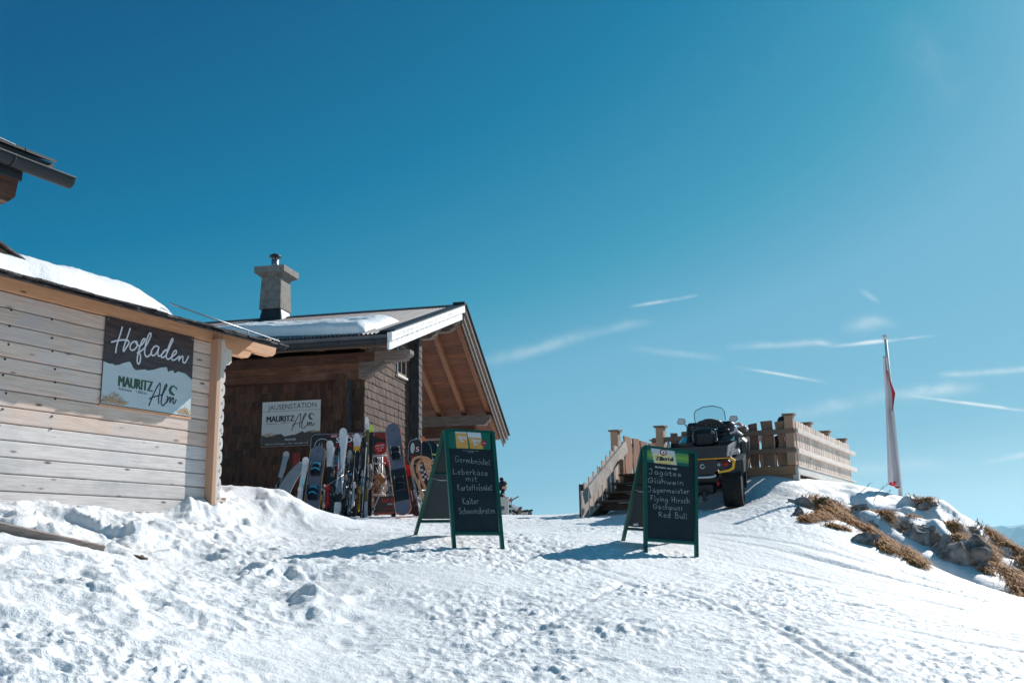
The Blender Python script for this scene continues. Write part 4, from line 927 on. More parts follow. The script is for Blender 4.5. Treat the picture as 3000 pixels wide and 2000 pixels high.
# ------------------------------------------------------------------ chalk boards
def quadmap(TL, TR, BR, BL):
    def f(u, v, o=0.0):   # u right 0..1, v up 0..1, o out of the face
        n = (TR-TL).cross(BL-TL).normalized(); n = -n if n.y > 0 else n
        return (BL*(1-u)+BR*u)*(1-v)+(TL*(1-u)+TR*u)*v+n*o
    return f
def chalkboard(label, F1, F2, T1, T2, R1, R2, pan, deco):
    base = (F1+F2+R1+R2)/4
    b = empty('chalkboard', Matrix.Translation(base), label, 'chalkboard', 'chalkboards on the snow')
    BI = Matrix.Translation(-base); BM = Matrix.Translation(base)
    L = lambda p: p-base
    n = (T2-T1).cross(F1-T1).normalized(); n = -n if n.y > 0 else n
    ax = (T2-T1).normalized()
    for a, t in ((F1, T1), (F2, T2)):
        mb = MB(); mb.bar(L(a)-V((0, 0, .03)), L(t), .040, .040, up=n); mb.build('leg', P_['green_frame'], b, BM)
    S1 = T1+V((-.02, .045, -.01)); S2 = T2+V((-.02, .045, -.01))
    for a, t in ((R1, S1), (R2, S2)):
        mb = MB(); mb.bar(L(a)-V((0, 0, .03)), L(t), .038, .038, up=n); mb.build('leg', P_['green_frame'], b, BM)
    k0 = .115
    fb = F1.lerp(T1, k0); fc = F2.lerp(T2, k0)
    mb = MB(); mb.bar(L(fb), L(fc), .035, .035, up=n); mb.bar(L(T1), L(T2), .030, .035, up=n); mb.build_each('front_rail', P_['green_frame'], b, BM)
    rb, rc = R1.lerp(S1, .13), R2.lerp(S2, .13); rm, rn = R1.lerp(S1, .60), R2.lerp(S2, .60)
    mb = MB(); mb.bar(L(rb), L(rc), .03, .035, up=n); mb.bar(L(rm), L(rn), .02, .03, up=n); mb.bar(L(S1), L(S2), .02, .03, up=n); mb.build_each('rear_rail', P_['green_frame'], b, BM)
    # front panel
    i1, i2 = ax*.026, ax*-.026
    q = quadmap(L(T1+i1), L(T2+i2), L(fc+i2), L(fb+i1))
    mb = MB(); mb.hexa([q(0, 0, -.004), q(1, 0, -.004), q(1, 0, .004), q(0, 0, .004), q(0, 1, -.004), q(1, 1, -.004), q(1, 1, .004), q(0, 1, .004)]); mb.build('front_panel', P_['blackboard'], b, BM)
    qr = quadmap(L(S1+i1), L(S2+i2), L(rc+i2), L(rb+i1))
    mb = MB(); mb.hexa([qr(0, .03, -.004), qr(1, .03, -.004), qr(1, .03, .004), qr(0, .03, .004), qr(0, 1, -.004), qr(1, 1, -.004), qr(1, 1, .004), qr(0, 1, .004)]); mb.build('rear_panel', P_['blackboard_back'], b, BM)
    c1, c2 = F1.lerp(T1, .56), R1.lerp(S1, .56); d1, d2 = F2.lerp(T2, .56), R2.lerp(S2, .56)
    for (p, r_) in ((c1, c2), (d1, d2)):
        m_ = (p+r_)/2-V((0, 0, .015)); mb = MB(); mb.tube([L(p), L(m_), L(r_)], .006, 6); mb.build('spreader', P_['steel'], b, BM)
    # flat frame of the front face for printing: origin bottom-left
    bl = q(0, 0, .0055); ux = (q(1, .5)-q(0, .5)); wd = ux.length; uy = (q(.5, 1)-q(.5, 0)); hd = uy.length
    FM = BM @ frame(bl, ux, (uy-ux.normalized()*uy.dot(ux.normalized())).normalized())
    f = homog(pan, wd, hd)
    deco(b, FM, f, wd, hd)
    return b
mk('glass_foam', (.62, .64, .66), .6); mk('beer', (.72, .40, .09), .5, c2=(.62, .30, .05), ns=5); mk('beer_pale', (.78, .62, .30), .5); mk('print_black', (.01, .013, .016), .5)
mk('lime_print', (.20, .36, .06), .5); mk('lime_mid', (.12, .27, .07), .5); mk('foil', (.55, .58, .60), .5); mk('seal_red', (.33, .015, .02), .5)
def poly(mb, f, pts, z): mb.add([(*f(*p), z) for p in pts], [tuple(range(len(pts)))])
def disc(mb, c, r, z, n=20, ry=None): mb.add([(c[0]+r*math.cos(2*math.pi*k/n), c[1]+(ry or r)*math.sin(2*math.pi*k/n), z) for k in range(n)], [tuple(range(n))])
def deco1(b, M, f, wd, hd):
    mb = MB(); poly(mb, f, [(497, 120), (1010, 143), (1016, 338), (512, 318)], .0008); o = mb.build('header_print', P_['green_print'], b, M)
    for P in ([(585, 120), (722, 124), (745, 324), (603, 318)], [(727, 125), (893, 136), (925, 331), (770, 325)]):
        mb = MB(); poly(mb, f, P, .0016); g = mb.build('beer_glass', P_['beer'], b, M)
        mb = MB(); (x0, y0), (x1, y1), (x2, y2), (x3, y3) = P; k = .15 if P[0][0] < 600 else .36
        poly(mb, f, [P[0], P[1], (x1+(x2-x1)*k, y1+(y2-y1)*k), (x0+(x3-x0)*k, y0+(y3-y0)*k)], .0022); mb.build('foam', P_['glass_foam'], g, M)
    mb = MB(); print_text(mb, 'Zillertal', f(612, 215), f(728, 222), .042, .0028, bold=1); mb.build('beer_lettering', P_['ink_white'], b, M); mb = MB(); print_text(mb, 'Bier', f(648, 250), f(700, 253), .034, .0028, bold=1); mb.build('beer_lettering', P_['ink_white'], b, M)
    mb = MB(); print_text(mb, 'Zillertal', f(782, 250), f(890, 256), .042, .0028, bold=1); mb.build('beer_lettering', P_['ink_white'], b, M); mb = MB(); print_text(mb, 'Bier', f(810, 286), f(870, 290), .034, .0028, bold=1); mb.build('beer_lettering', P_['ink_white'], b, M)
    mb = MB(); c = f(930, 268); disc(mb, c, .035, .0034); mb.build('red_seal', P_['seal_red'], b, M)
    mb = MB(); print_text(mb, '1500', (c[0]-.022, c[1]-.006), (c[0]+.022, c[1]-.004), .016, .0042); mb.build('seal_lettering', P_['ink_white'], b, M)
    mb = MB(); print_text(mb, 'Wir Tiroler Familienbrauerei', f(675, 352), f(865, 358), .012, .001); mb.build('small_lettering', P_['chalk'], b, M); mb = MB(); print_text(mb, 'Seit 1500', f(742, 370), f(805, 373), .012, .001); mb.build('small_lettering', P_['chalk'], b, M)
    h = .037
    for s, p0, p1, k in (('Germknödel', (582, 472), (1000, 508), 1.05), ('Leberkäse', (556, 605), (975, 628), 1.0), ('mit', (708, 688), (845, 697), 1.0), ('Kartoffelsalat', (612, 788), (1030, 790), 1.05), ('Kalter', (672, 942), (862, 936), 1.05), ('Schweinsbraten', (622, 1052), (1055, 1045), 1.0)):
        mb = MB(); chalk_line(mb, s, f(*p0), f(*p1), h*k, .0048, .0012); mb.build('chalk_writing', P_['chalk'], b, M)
def deco2(b, M, f, wd, hd):
    TL, TR, BR, BL = (500, 165), (1060, 228), (1052, 410), (503, 352)
    def g(u, v): return (TL[0]*(1-u)*(1-v)+TR[0]*u*(1-v)+BR[0]*u*v+BL[0]*(1-u)*v, TL[1]*(1-u)*(1-v)+TR[1]*u*(1-v)+BR[1]*u*v+BL[1]*(1-u)*v)
    mb = MB(); N = 10
    for j in range(N):
        v0_, v1_ = j/N, (j+1)/N; mb.m = 0 if j in (0, 1, 8, 9) else (1 if j in (2, 3, 6, 7) else 2)
        poly(mb, f, [g(0, v0_), g(1, v0_), g(1, v1_), g(0, v1_)], .0008)
    o = mb.build('header_print', [P_['green_print'], P_['lime_mid'], P_['lime_print']], b, M)
    mb = MB(); poly(mb, f, [(598, 176), (885, 208), (907, 395), (630, 366)], .0016); mb.build('foil_print', P_['foil'], b, M)
    mb = MB(); poly(mb, f, [(618, 246), (868, 276), (892, 393), (640, 366)], .0024); mb.build('beer_glass', P_['beer_pale'], b, M)
    mb = MB(); print_text(mb, 'Zillertal', f(652, 336), f(866, 346), .052, .0034, bold=3); mb.build('beer_lettering', P_['ink_dark'], b, M)
    mb = MB(); print_text(mb, 'Bier', f(690, 372), f(845, 385), .032, .0032, shear=.4); mb.build('script_lettering', P_['yellow'], b, M)
    mb = MB(); poly(mb, f, [(710, 210), (750, 202), (792, 220), (790, 262), (750, 282), (708, 256)], .0030); mb.build('crest', P_['seal_red'], b, M)
    mb = MB(); poly(mb, f, [(722, 222), (750, 210), (778, 226), (776, 254), (750, 266), (722, 248)], .0036); mb.build('crest_field', P_['ink_white'], b, M)
    mb = MB(); poly(mb, f, [(740, 252), (748, 225), (764, 228), (762, 240), (752, 256)], .0042); mb.build('crest_figure', P_['seal_red'], b, M)
    mb = MB(); print_text(mb, 'Bierkultur seit 1500', f(642, 425), f(904, 453), .022, .001, bold=1); mb.build('small_lettering', P_['ink_white'], b, M)
    h = .037
    for s, p0, p1, k in (('Jagatee', (556, 500), (952, 537), .95), ('Glühwein', (540, 605), (975, 642), .9), ('Jägermeister', (535, 722), (1042, 745), .9), ('Flying Hirsch', (560, 830), (1038, 866), .95), ('Gschpusi', (582, 927), (945, 950), .85), ('Red Bull', (648, 1030), (995, 1055), .95)):
        mb = MB(); chalk_line(mb, s, f(*p0), f(*p1), h*k, .0062, .0012); mb.build('chalk_writing', P_['chalk'], b, M)
chalkboard('chalkboard listing Germknödel and Leberkäse beside the skis, two beer glasses on its header', at(1331, 1603, 11.0), at(1472, 1603, 11.22), at(1305, 1260, 11.32), at(1443, 1266, 11.54), at(1215, 1565, 11.9), at(1357, 1563, 12.12),
           [(500, 118), (1010, 140), (1110, 1270), (580, 1265)], deco1)
chalkboard('chalkboard listing Jagatee and Glühwein standing in front of the black quad', at(1891, 1617, 11.7), at(2040, 1627, 11.92), at(1889, 1307, 12.0), at(2037, 1326, 12.22), at(1824, 1582, 12.5), at(1955, 1590, 12.72),
           [(500, 165), (1060, 228), (1080, 1365), (495, 1310)], deco2)
for o in bpy.data.objects:
    if o.name == 'chalkboard.001' and o.type == 'EMPTY':
        mb = MB(); p = at(1862, 1536, 12.43); mb.box(-.03, .03, -.004, 0, -.013, .013); st = mb.build('paper_sticker', P_['white_paint'], o, Matrix.Translation(p+V((0, -.03, 0))))

# ------------------------------------------------------------------ skis, boards and what leans against the hut
def lean(p0, p1, face=V((0, -1, 0))):
    """frame: origin at the foot, z up along the board, -y towards the viewer side"""
    z = (p1-p0).normalized(); x = z.cross(-face).normalized()*-1
    x = (-face).cross(z).normalized() if False else z.cross(face).normalized()*-1
    x = V((x.x, x.y, x.z)); x = x if x.x > 0 else -x
    y = z.cross(x).normalized(); return frame(p0, x, y, z), (p1-p0).length
def ski_body(mb, L, wt, ww, wl, bands, curl=.06, thick=.014, x0=0, n=44):
    vs = []; ms = []
    for i in range(n+1):
        t = 1-(1-i/n)**1.7; s = 2*t-1
        w_ = ww+(wt-ww)*max(0, s)**2+(wl-ww)*max(0, -s)**2
        if t > .955: w_ *= math.sqrt(max(.03, 1-((t-.955)/.045)**2))
        if t < .03: w_ *= .8+.2*t/.03
        y = -curl*max(0, (t-.88)/.12)**2; cam_ = -.012*math.sin(math.pi*min(1, t/.9))
        for (a, b) in ((-1, 0), (1, 0), (1, 1), (-1, 1)): vs.append((x0+a*w_/2, y+cam_+b*thick, t*L))
    base = len(mb.v)
    for i in range(n):
        t = 1-(1-i/n)**1.7; m = [b for (u, b) in bands if t >= u][-1]; mb.m = m
        fs = [(4*i+a, 4*i+(a+1) % 4, 4*i+4+(a+1) % 4, 4*i+4+a) for a in range(4)]
        if i == 0: mb.add(vs, fs, .3)
        else:
            for f in fs: mb.f.append(tuple(base+j for j in f)); mb.mi.append(m); mb.sm.append(False)
    mb.f += [tuple(base+j for j in (0, 1, 2, 3)), tuple(base+4*n+j for j in (3, 2, 1, 0))]; mb.mi += [mb.m]*2; mb.sm += [False]*2
def ski(label, p0, p1, wt, cols, bands, bind=('ski_black', .42), both=False, curl=.06, name='ski'):
    M, L = lean(p0, p1); e = empty(name, M, label, 'ski', 'skis leaning by the hut')
    mb = MB(); ski_body(mb, L, wt, wt*.66, wt*.85, bands, curl); mb.build('ski_board', [P_[c] for c in cols], e, M)
    if both:
        mb = MB(); ski_body(mb, L*.985, wt, wt*.66, wt*.85, bands, -curl); mb.v = [(a+.012, b+.045, c) for a, b, c in mb.v]; mb.build('second_board', [P_[c] for c in cols], e, M)
    if bind:
        c, t = bind; w_ = wt*.36
        mb = MB(); mb.bbox(-w_, w_, -.055, .0, t*L+.13, t*L+.20, .008); mb.bbox(-w_*.7, w_*.7, -.075, -.02, t*L+.16, t*L+.24, .012); mb.bbox(-w_*.5, w_*.5, -.02, .0, t*L-.2, t*L+.24, .004); mb.build('toe_binding', P_[c], e, M)
        mb = MB(); mb.bbox(-w_*.9, w_*.9, -.07, .0, t*L-.22, t*L-.12, .01); mb.bar((0, -.06, t*L-.16), (0, -.10, t*L-.28), .03, .02, up=(1, 0, 0)); mb.tube([(-w_, -.05, t*L-.1), (-w_*1.3, -.06, t*L+.0)], .006, 6); mb.tube([(w_, -.05, t*L-.1), (w_*1.3, -.06, t*L+.0)], .006, 6); mb.build('heel_binding', P_['steel' if c == 'steel' else c], e, M)
    return e
def snowboard(label, p0, p1, w_, deck, edge, strap='ski_black', bind=True, sgn=True):
    M, L = lean(p0, p1); e = empty('snowboard', M, label, 'snowboard', 'snowboards leaning by the hut')
    N = 48; pts = []
    for k in range(N):
        a = 2*math.pi*k/N; c, s = math.cos(a), math.sin(a)
        hh = L/2-w_*.42; x = w_/2*(abs(c)**.75)*(1 if c > 0 else -1); z = L/2+(hh+abs(s)**.8*w_*.42)*(1 if s > 0 else -1)*min(1, abs(s)*3.2)
        x *= 1-.10*math.exp(-((z-L/2)/(L*.28))**2); pts.append((x, z))
    def yy(z): return -.035*max(0, (z/L-.82)/.18)**2-.035*max(0, (.18-z/L)/.18)**2
    mb = MB(); nz_ = 30
    vs = []
    for j in range(nz_+1):
        z = L*(.5-.5*math.cos(math.pi*j/nz_)); d = min(z, L-z)/(w_*.5); hw = w_/2*(math.sqrt(max(0, 1-(1-d)**2)) if d < 1 else 1)*(1-.08*math.exp(-((z-L/2)/(L*.28))**2))
        hw = max(hw, .004)
        for (a, b) in ((-1, 0), (-.94, -.004), (.94, -.004), (1, 0), (1, .010), (-1, .010)): vs.append((a*hw, yy(z)+b, z))
    mb.add(vs, [], .4); b = 0
    for j in range(nz_):
        for a in range(6): mb.f.append((6*j+a, 6*j+(a+1) % 6, 6*j+6+(a+1) % 6, 6*j+6+a)); mb.mi.append(0 if a == 1 else 1); mb.sm.append(False)
    mb.build('deck', [P_[deck], P_[edge]], e, M)
    mb = MB(); c = (0, L*.93); mb.ribbon([(c[0]+.022*math.cos(a/6*6.28), c[1]+.022*math.sin(a/6*6.28)) for a in range(7)], .008, 0); mb.v = [(x, yy(y)-.006, y) for x, y, z in mb.v]
    if w_ > .25: mb.build('round_mark', P_['ski_black'], e, M)
    if bind:
        for zc in (L*.33, L*.66):
            mb = MB(); mb.bbox(-.07, .09, -.03, -.006, zc-.13, zc+.13, .01); mb.bbox(-.075, -.055, -.20, -.01, zc-.11, zc+.09, .008); mb.bbox(.07, .09, -.10, -.01, zc-.09, zc+.12, .01)
            bo = mb.build('binding', P_['ski_black'], e, M)
            mb = MB()
            for dz in (-.05, .06): mb.tube(smooth([(-.07, -.07, zc+dz), (-.03, -.14, zc+dz+.01), (.04, -.14, zc+dz+.015), (.09, -.07, zc+dz)], 4), .016, 6, flat=.5)
            mb.build('strap', P_[strap], bo, M)
    return e
def wp(px, py, Y): return at(px, py, Y)
def Q(x, y, Y): return at(780+x/4.356, 1180+y/4.356, Y)       # reads a spot of the ski rack
ski('pale grey ski leaning far left under the snack station sign', Q(120, 1180, 18.4), Q(262, 640, 18.9), .125, ['ski_grey', 'plastic_white'], [(0, 0)], ('ski_black', .12))
ski('white ski with pale blue middle, just left of the yellow-edged snowboard', Q(385, 1440, 17.4), Q(512, 712, 18.0), .13, ['plastic_white', 'pale_cyan'], [(0, 0), (.42, 1), (.62, 0)], ('plastic_white', .30))
snowboard('slate grey snowboard with yellow edge and blue bindings', Q(560, 1480, 17.5), Q(668, 560, 18.2), .30, 'board_grey', 'yellow', 'cyan')
ski('black ski with white tip and red heel piece, left of the long white ski', Q(780, 1480, 17.6), Q(817, 500, 18.3), .135, ['ski_black', 'plastic_white'], [(0, 0), (.66, 1)], ('red', .27), True)
ski('longest white ski with black edge and silver bindings in the middle of the row', Q(895, 1490, 17.45), Q(988, 340, 18.2), .145, ['plastic_white', 'ski_black'], [(0, 0), (.17, 1), (.26, 0)], ('steel', .40), True)
ski('black ski whose white tip bears a black diamond pattern', Q(1090, 1480, 17.8), Q(1160, 405, 18.4), .12, ['ski_black', 'plastic_white', 'yellow'], [(0, 0), (.80, 2), (.84, 1)], ('plastic_white', .27), True)
ski('dark olive ski with curling white tip, tallest of the row', Q(1272, 1450, 17.6), Q(1292, 212, 18.3), .075, ['ski_grey', 'olive', 'plastic_white'], [(0, 0), (.14, 1), (.88, 2)], ('ski_black', .40), False, .12)
ski('black ski with lime tip beside the tallest ski', Q(1318, 1440, 17.8), Q(1345, 300, 18.4), .09, ['ski_black', 'lime'], [(0, 0), (.93, 1)], ('steel', .42), False, .08)
ski('black ski with white mid print standing behind the black and white skis', Q(1010, 1480, 18.1), Q(1040, 640, 18.6), .11, ['ski_black', 'plastic_white'], [(0, 0), (.55, 1), (.62, 0)], ('steel', .36), True)
ski('slim black ski between the diamond-tipped ski and the tallest ski', Q(1190, 1470, 18.0), Q(1205, 690, 18.5), .10, ['ski_black', 'ski_grey'], [(0, 0), (.8, 1)], ('yellow', .30), True)
ski('black ski with blue and red patch left of the longest white ski', Q(870, 1440, 18.0), Q(905, 720, 18.6), .09, ['ski_black', 'red', 'cyan'], [(0, 0), (.75, 1), (.92, 2)], None)
snowboard('large grey and black snowboard with orange-red edge', Q(1762, 1440, 17.3), Q(1605, 275, 18.1), .285, 'board_grey', 'orange', 'ski_black')
e_ = bpy.data.objects['snowboard.001']; M = e_.matrix_world.copy()
mb = MB(); mb.box(-.128, .128, -.022, -.008, .30, .93); mb.build('black_print', P_['ski_black'], e_, M)
ski('red ski leaning just right of the orange-edged snowboard', Q(1935, 1440, 17.8), Q(1800, 800, 18.2), .09, ['red', 'plastic_white', 'ski_black'], [(0, 2), (.2, 0), (.3, 1), (.5, 2), (.8, 0)], ('ski_black', .4))
ski('white ski with red dots standing behind the wooden sledge', Q(1965, 1430, 18.0), Q(1830, 830, 18.4), .08, ['plastic_white', 'red', 'ski_grey'], [(0, 0), (.2, 1), (.25, 0), (.6, 2)], ('steel', .35))
ski('slim pale green ski pointing up behind the oval-framed board', Q(2010, 1300, 18.2), Q(1918, 465, 18.7), .06, ['pale_cyan', 'ski_black'], [(0, 1), (.5, 0)], None)
ski('green ski seen through the runners of the sledge', Q(2080, 1200, 18.3), Q(1970, 860, 18.6), .085, ['ski_black', 'green_ski', 'lime'], [(0, 0), (.4, 1), (.75, 2)], None)
ski('ski with orange tip rising behind the chequered snowboard', Q(2030, 1200, 18.5), Q(2008, 445, 19.0), .07, ['ski_black', 'orange'], [(0, 0), (.88, 1)], None)
cb_ = snowboard('black snowboard with white chequered print beside the chalkboard', Q(2130, 1330, 18.0), Q(2000, 500, 18.5), .27, 'ski_black', 'ski_grey', bind=False)
M = cb_.matrix_world.copy(); mb = MB()
for i in range(5):
    for j in range(7):
        if (i+j) % 2 == 0 and random.random() < .8: mb.box(-.115+i*.046, -.115+i*.046+.040, -.012-.0004*j, -.006, .55+j*.05, .55+j*.05+.044)
mb.build('chequer_print', P_['plastic_white'], cb_, M)
snowboard('plain black snowboard with lime strap leaning behind the chequered one', Q(2190, 1250, 18.4), Q(2095, 500, 18.9), .25, 'ski_black', 'ski_black', 'lime')
for (lb, a, b, w_, cc, bd, bi) in (
  ('slim black ski with white heel right of the slate snowboard', Q(735, 1470, 17.9), Q(760, 620, 18.5), .085, ['ski_black', 'ski_grey'], [(0, 0), (.9, 1)], ('plastic_white', .3)),
  ('grey-tipped black ski just right of the longest white ski', Q(945, 1470, 17.9), Q(1075, 620, 18.5), .085, ['ski_black', 'ski_grey'], [(0, 0), (.82, 1)], ('steel', .45)),
  ('black ski with a cyan band left of the diamond-tipped ski', Q(1055, 1470, 17.7), Q(1100, 720, 18.3), .08, ['ski_black', 'cyan'], [(0, 0), (.7, 1), (.75, 0)], ('steel', .25)),
  ('black ski with white band left of the tallest ski', Q(1215, 1460, 17.6), Q(1240, 600, 18.3), .08, ['ski_black', 'plastic_white'], [(0, 0), (.5, 1), (.56, 0)], ('steel', .5)),
  ('short black ski low in front of the rack between red heel piece and white ski', Q(835, 1470, 17.5), Q(850, 900, 17.9), .085, ['ski_black', 'ski_grey'], [(0, 0), (.5, 1), (.6, 0)], ('ski_black', .4)),
  ('black ski leaning tight against the left edge of the orange-edged snowboard', Q(1620, 1460, 17.9), Q(1520, 700, 18.4), .08, ['ski_black', 'red'], [(0, 0), (.86, 1)], ('steel', .4)),
  ('black ski with pale tip right behind the curved shell', Q(470, 1380, 18.0), Q(545, 800, 18.5), .09, ['ski_black', 'ski_grey'], [(0, 0), (.85, 1)], ('ski_black', .35))):
    ski(lb, a, b, w_, cc, bd, bi, True)
for (lb, a, b, w_, cc, bd, bi) in (
  ('narrow black ski directly behind the red heel piece', Q(800, 1470, 18.2), Q(865, 560, 18.8), .08, ['ski_black', 'board_grey'], [(0, 0), (.88, 1)], ('ski_black', .5)),
  ('dark grey ski leaning between the diamond-tipped and the olive ski', Q(1130, 1470, 18.2), Q(1225, 560, 18.8), .085, ['board_grey', 'ski_black'], [(0, 0), (.3, 1), (.8, 0)], ('steel', .42)),
  ('black ski hidden behind the firewood, right of the lime-tipped ski', Q(1400, 1450, 18.5), Q(1390, 620, 18.9), .085, ['ski_black', 'ski_grey'], [(0, 0), (.9, 1)], ('ski_black', .5)),
  ('dark ski leaning right of the orange-edged snowboard beside the oval sign', Q(1900, 1440, 18.1), Q(1850, 760, 18.6), .08, ['ski_black', 'board_grey'], [(0, 0), (.8, 1)], ('steel', .45)),
  ('black ski crossing behind the sledge to the chalkboard', Q(2090, 1400, 18.3), Q(2050, 560, 18.9), .08, ['ski_black', 'lime'], [(0, 0), (.93, 1)], ('ski_black', .4))):
    ski(lb, a, b, w_, cc, bd, bi, True)
# a bent grey sledge shell leaning left of the skis
M, L = lean(Q(235, 1330, 18.1), Q(400, 760, 18.7)); tb = MB()
def fnb(u, v):
    a = v*1.15; R0 = 1.25
    return ((u-.5)*(.26-.06*v)+R0*(1-math.cos(a*.9))*.42-.12, .03*math.cos((u-.5)*3)+.0, L*1.03*math.sin(a*.95)/math.sin(1.1))
tb.grid(fnb, 8, 26); o = tb.build('toboggan_shell', P_['ski_grey'], None, M); sm = o.modifiers.new('t', 'SOLIDIFY'); sm.thickness = .012
tag(o, 'curved grey plastic toboggan shell leaning between the pale skis', 'toboggan')
mb = MB(); mb.box(-.06, .06, -.012, .0, 0, .55); mb.box(-.05, .05, -.02, -.012, .45, .52)
M, L = lean(Q(385, 1000, 18.75), Q(380, 560, 18.85)); o = mb.build('ski', [P_['banner_red']], None, M); tag(o, 'short red ski tip peeping over the toboggan shell', 'ski', 'skis leaning by the hut')
# wooden sledge standing on its end
sg = empty('wooden_sledge', Q(1960, 1400, 17.7), 'wooden sledge with two bent runners propped upright between skis and chalkboard', 'sledge')
SGI = sg.matrix_world.copy()
def loc(o, p): return p-o.matrix_world.translation
for (dx, dY, nm) in ((0, 0, 0), (62, .28, 1)):
    P = [(2010+dx*.5, 1230), (1975+dx, 1120), (1925+dx, 1000), (1880+dx*1.1, 900), (1858+dx*1.1, 800+nm*60), (1880+dx*1.0, 720+nm*50), (1950+dx*.7, 690+nm*42), (2040+dx*.5, 700+nm*38), (2110+dx*.3, 738+nm*30)]
    pts = smooth([loc(sg, Q(x, y, 17.6+dY)) for x, y in P], 5)
    mb = MB()
    for a, b in zip(pts[:-1], pts[1:]): mb.bar(a, b+(b-a)*.15, .045, .040, up=(0, 1, 0), rnd=.4)
    mb.build('runner', P_['sled_wood'], sg, SGI)
for (a, b) in (((2000, 690), (2110, 1010)), ((2045, 700), (2150, 960))):
    mb = MB(); mb.bar(loc(sg, Q(*a, 17.75)), loc(sg, Q(*b, 17.75)), .05, .02, up=(0, 1, 0)); mb.build('seat_slat', P_['sled_wood'], sg, SGI)
mb = MB(); mb.tube([loc(sg, Q(1940, 1120, 17.6)), loc(sg, Q(2050, 1110, 17.9))], .012, 8); mb.build('cross_bar', P_['steel'], sg, SGI)
# ski poles and sticks
def pole(label, a, b, r, m, cat='ski pole'):
    e = empty('ski_pole', a, label, cat, 'ski poles by the rack'); n_ = e.matrix_world.copy(); d = b-a
    mb = MB(); mb.tube([(0, 0, 0), d], [r*.7, r], 8); mb.build('shaft', P_[m], e, n_)
    mb = MB(); mb.tube([d, d*1.0+d.normalized()*.10], r*1.9, 8); mb.build('grip', P_['ski_black'], e, n_)
    mb = MB(); q = d.normalized()*.07; mb.tube([q, q+d.normalized()*.012], .035, 10); mb.build('basket', P_['ski_black'], e, n_)
pole('grey ski pole slanting from the firewood down to the left', Q(1350, 1400, 17.3), Q(1545, 925, 17.9), .012, 'ski_grey')
pole('thin silver ski pole crossing in front of the firewood', Q(1578, 1175, 17.4), Q(1335, 985, 17.7), .007, 'steel')
pole('thin black ski pole upright beside the longest white ski', Q(960, 1450, 17.4), Q(935, 620, 18.0), .008, 'ski_black')
pole('thin black ski pole upright left of the diamond-tipped ski', Q(1070, 1450, 17.4), Q(1130, 660, 18.0), .008, 'ski_black')
pole('thin grey ski pole leaning against the olive ski', Q(1220, 1450, 17.3), Q(1275, 560, 17.9), .008, 'ski_grey')
pole('dark ski pole leaning left of the black skis', Q(690, 1110, 17.5), Q(1000, 905, 17.8), .007, 'steel')
# rental advertising board behind the skis
A = HOUSE.inverted() @ Q(552, 660, 18.9); SB0 = Q(552, 690, 18.75); SB1 = Q(1530, 690, 18.55)
ux = (SB1-SB0); ux.z = 0; wd = ux.length; hd = .44
rb = empty('rental_sign', frame(V((SB0.x, SB0.y, SB0.z)), ux, (0, .12, 1)), 'wide black rounded board with a red stripe and a red hotline disc behind the skis', 'sign')
M = rb.matrix_world.copy()
fr_ = homog([(552, 392), (1530, 372), (1530, 680), (552, 690)], wd, hd)
def rrect(w_, h_, r, n=8, ins=0):
    P = []
    for (cx, cy, a0) in ((w_-r, h_-r, 0), (r, h_-r, 90), (r, r, 180), (w_-r, r, 270)):
        for k in range(n+1): a = R(a0+90*k/n); P.append((cx+(r-ins)*math.cos(a), cy+(r-ins)*math.sin(a)))
    return P
mk('banner_black', (.014, .014, .016), .35, spec=.5); 
mb = MB(); mb.prism([(a, b, -.010) for a, b in rrect(wd, hd, .10)], (0, 0, .010)); mb.build('panel', P_['banner_black'], rb, M)
mb = MB(); P = rrect(wd, hd, .10, ins=.012); mb.ribbon(P+[P[0]], .010, .002); mb.build('silver_rim', P_['steel'], rb, M)
mb = MB(); poly(mb, fr_, [(760, 405), (1510, 395), (1510, 440), (810, 445)], .003); poly(mb, fr_, [(1370, 395), (1525, 385), (1525, 500), (1400, 450)], .0036); mb.build('red_stripe', P_['banner_red'], rb, M)
mb = MB(); print_text(mb, 'SHOP - SKIVERLEIH - SKISERVICE - SKIDEPOT', fr_(815, 438), fr_(1370, 430), .038, .0045, bold=1); mb.build('stripe_lettering', P_['ink_white'], rb, M)
mb = MB(); print_text(mb, 'SPORT', fr_(880, 512), fr_(1230, 505), .10, .003, bold=2); mb.build('name_lettering', P_['ink_white'], rb, M)
mb = MB(); print_text(mb, 'LUCA', fr_(880, 580), fr_(1230, 570), .08, .003, bold=2); mb.build('red_lettering', P_['red'], rb, M)
mb = MB(); c = fr_(700, 550); mb.ribbon([(c[0]+.14*math.cos(6.2832*k/30), c[1]+.14*math.sin(6.2832*k/30)) for k in range(31)], .008, .003); mb.build('emblem_ring', P_['ink_white'], rb, M)
for dx in (-.05, .0, .05):
    mb = MB(); mb.ribbon([(c[0]+dx-.015, c[1]-.07), (c[0]+dx, c[1]+.07), (c[0]+dx+.015, c[1]-.07)], .009, .0036); mb.build('emblem_spike', P_['ink_white' if dx < .04 else 'red'], rb, M)
mb = MB(); c = fr_(1448, 598); disc(mb, c, .115, .006, 28); mb.build('hotline_disc', P_['red'], rb, M)
mb = MB(); print_text(mb, 'HOTLINE', (c[0]-.085, c[1]+.025), (c[0]+.08, c[1]+.045), .030, .0075, bold=1); mb.build('hotline_lettering', P_['ink_white'], rb, M); mb = MB(); print_text(mb, '+43 5243', (c[0]-.075, c[1]-.022), (c[0]+.075, c[1]-.005), .026, .0075, bold=1); mb.build('hotline_lettering', P_['ink_white'], rb, M); mb = MB(); print_text(mb, '43 07', (c[0]-.04, c[1]-.066), (c[0]+.04, c[1]-.055), .026, .0075, bold=1); mb.build('hotline_lettering', P_['ink_white'], rb, M)
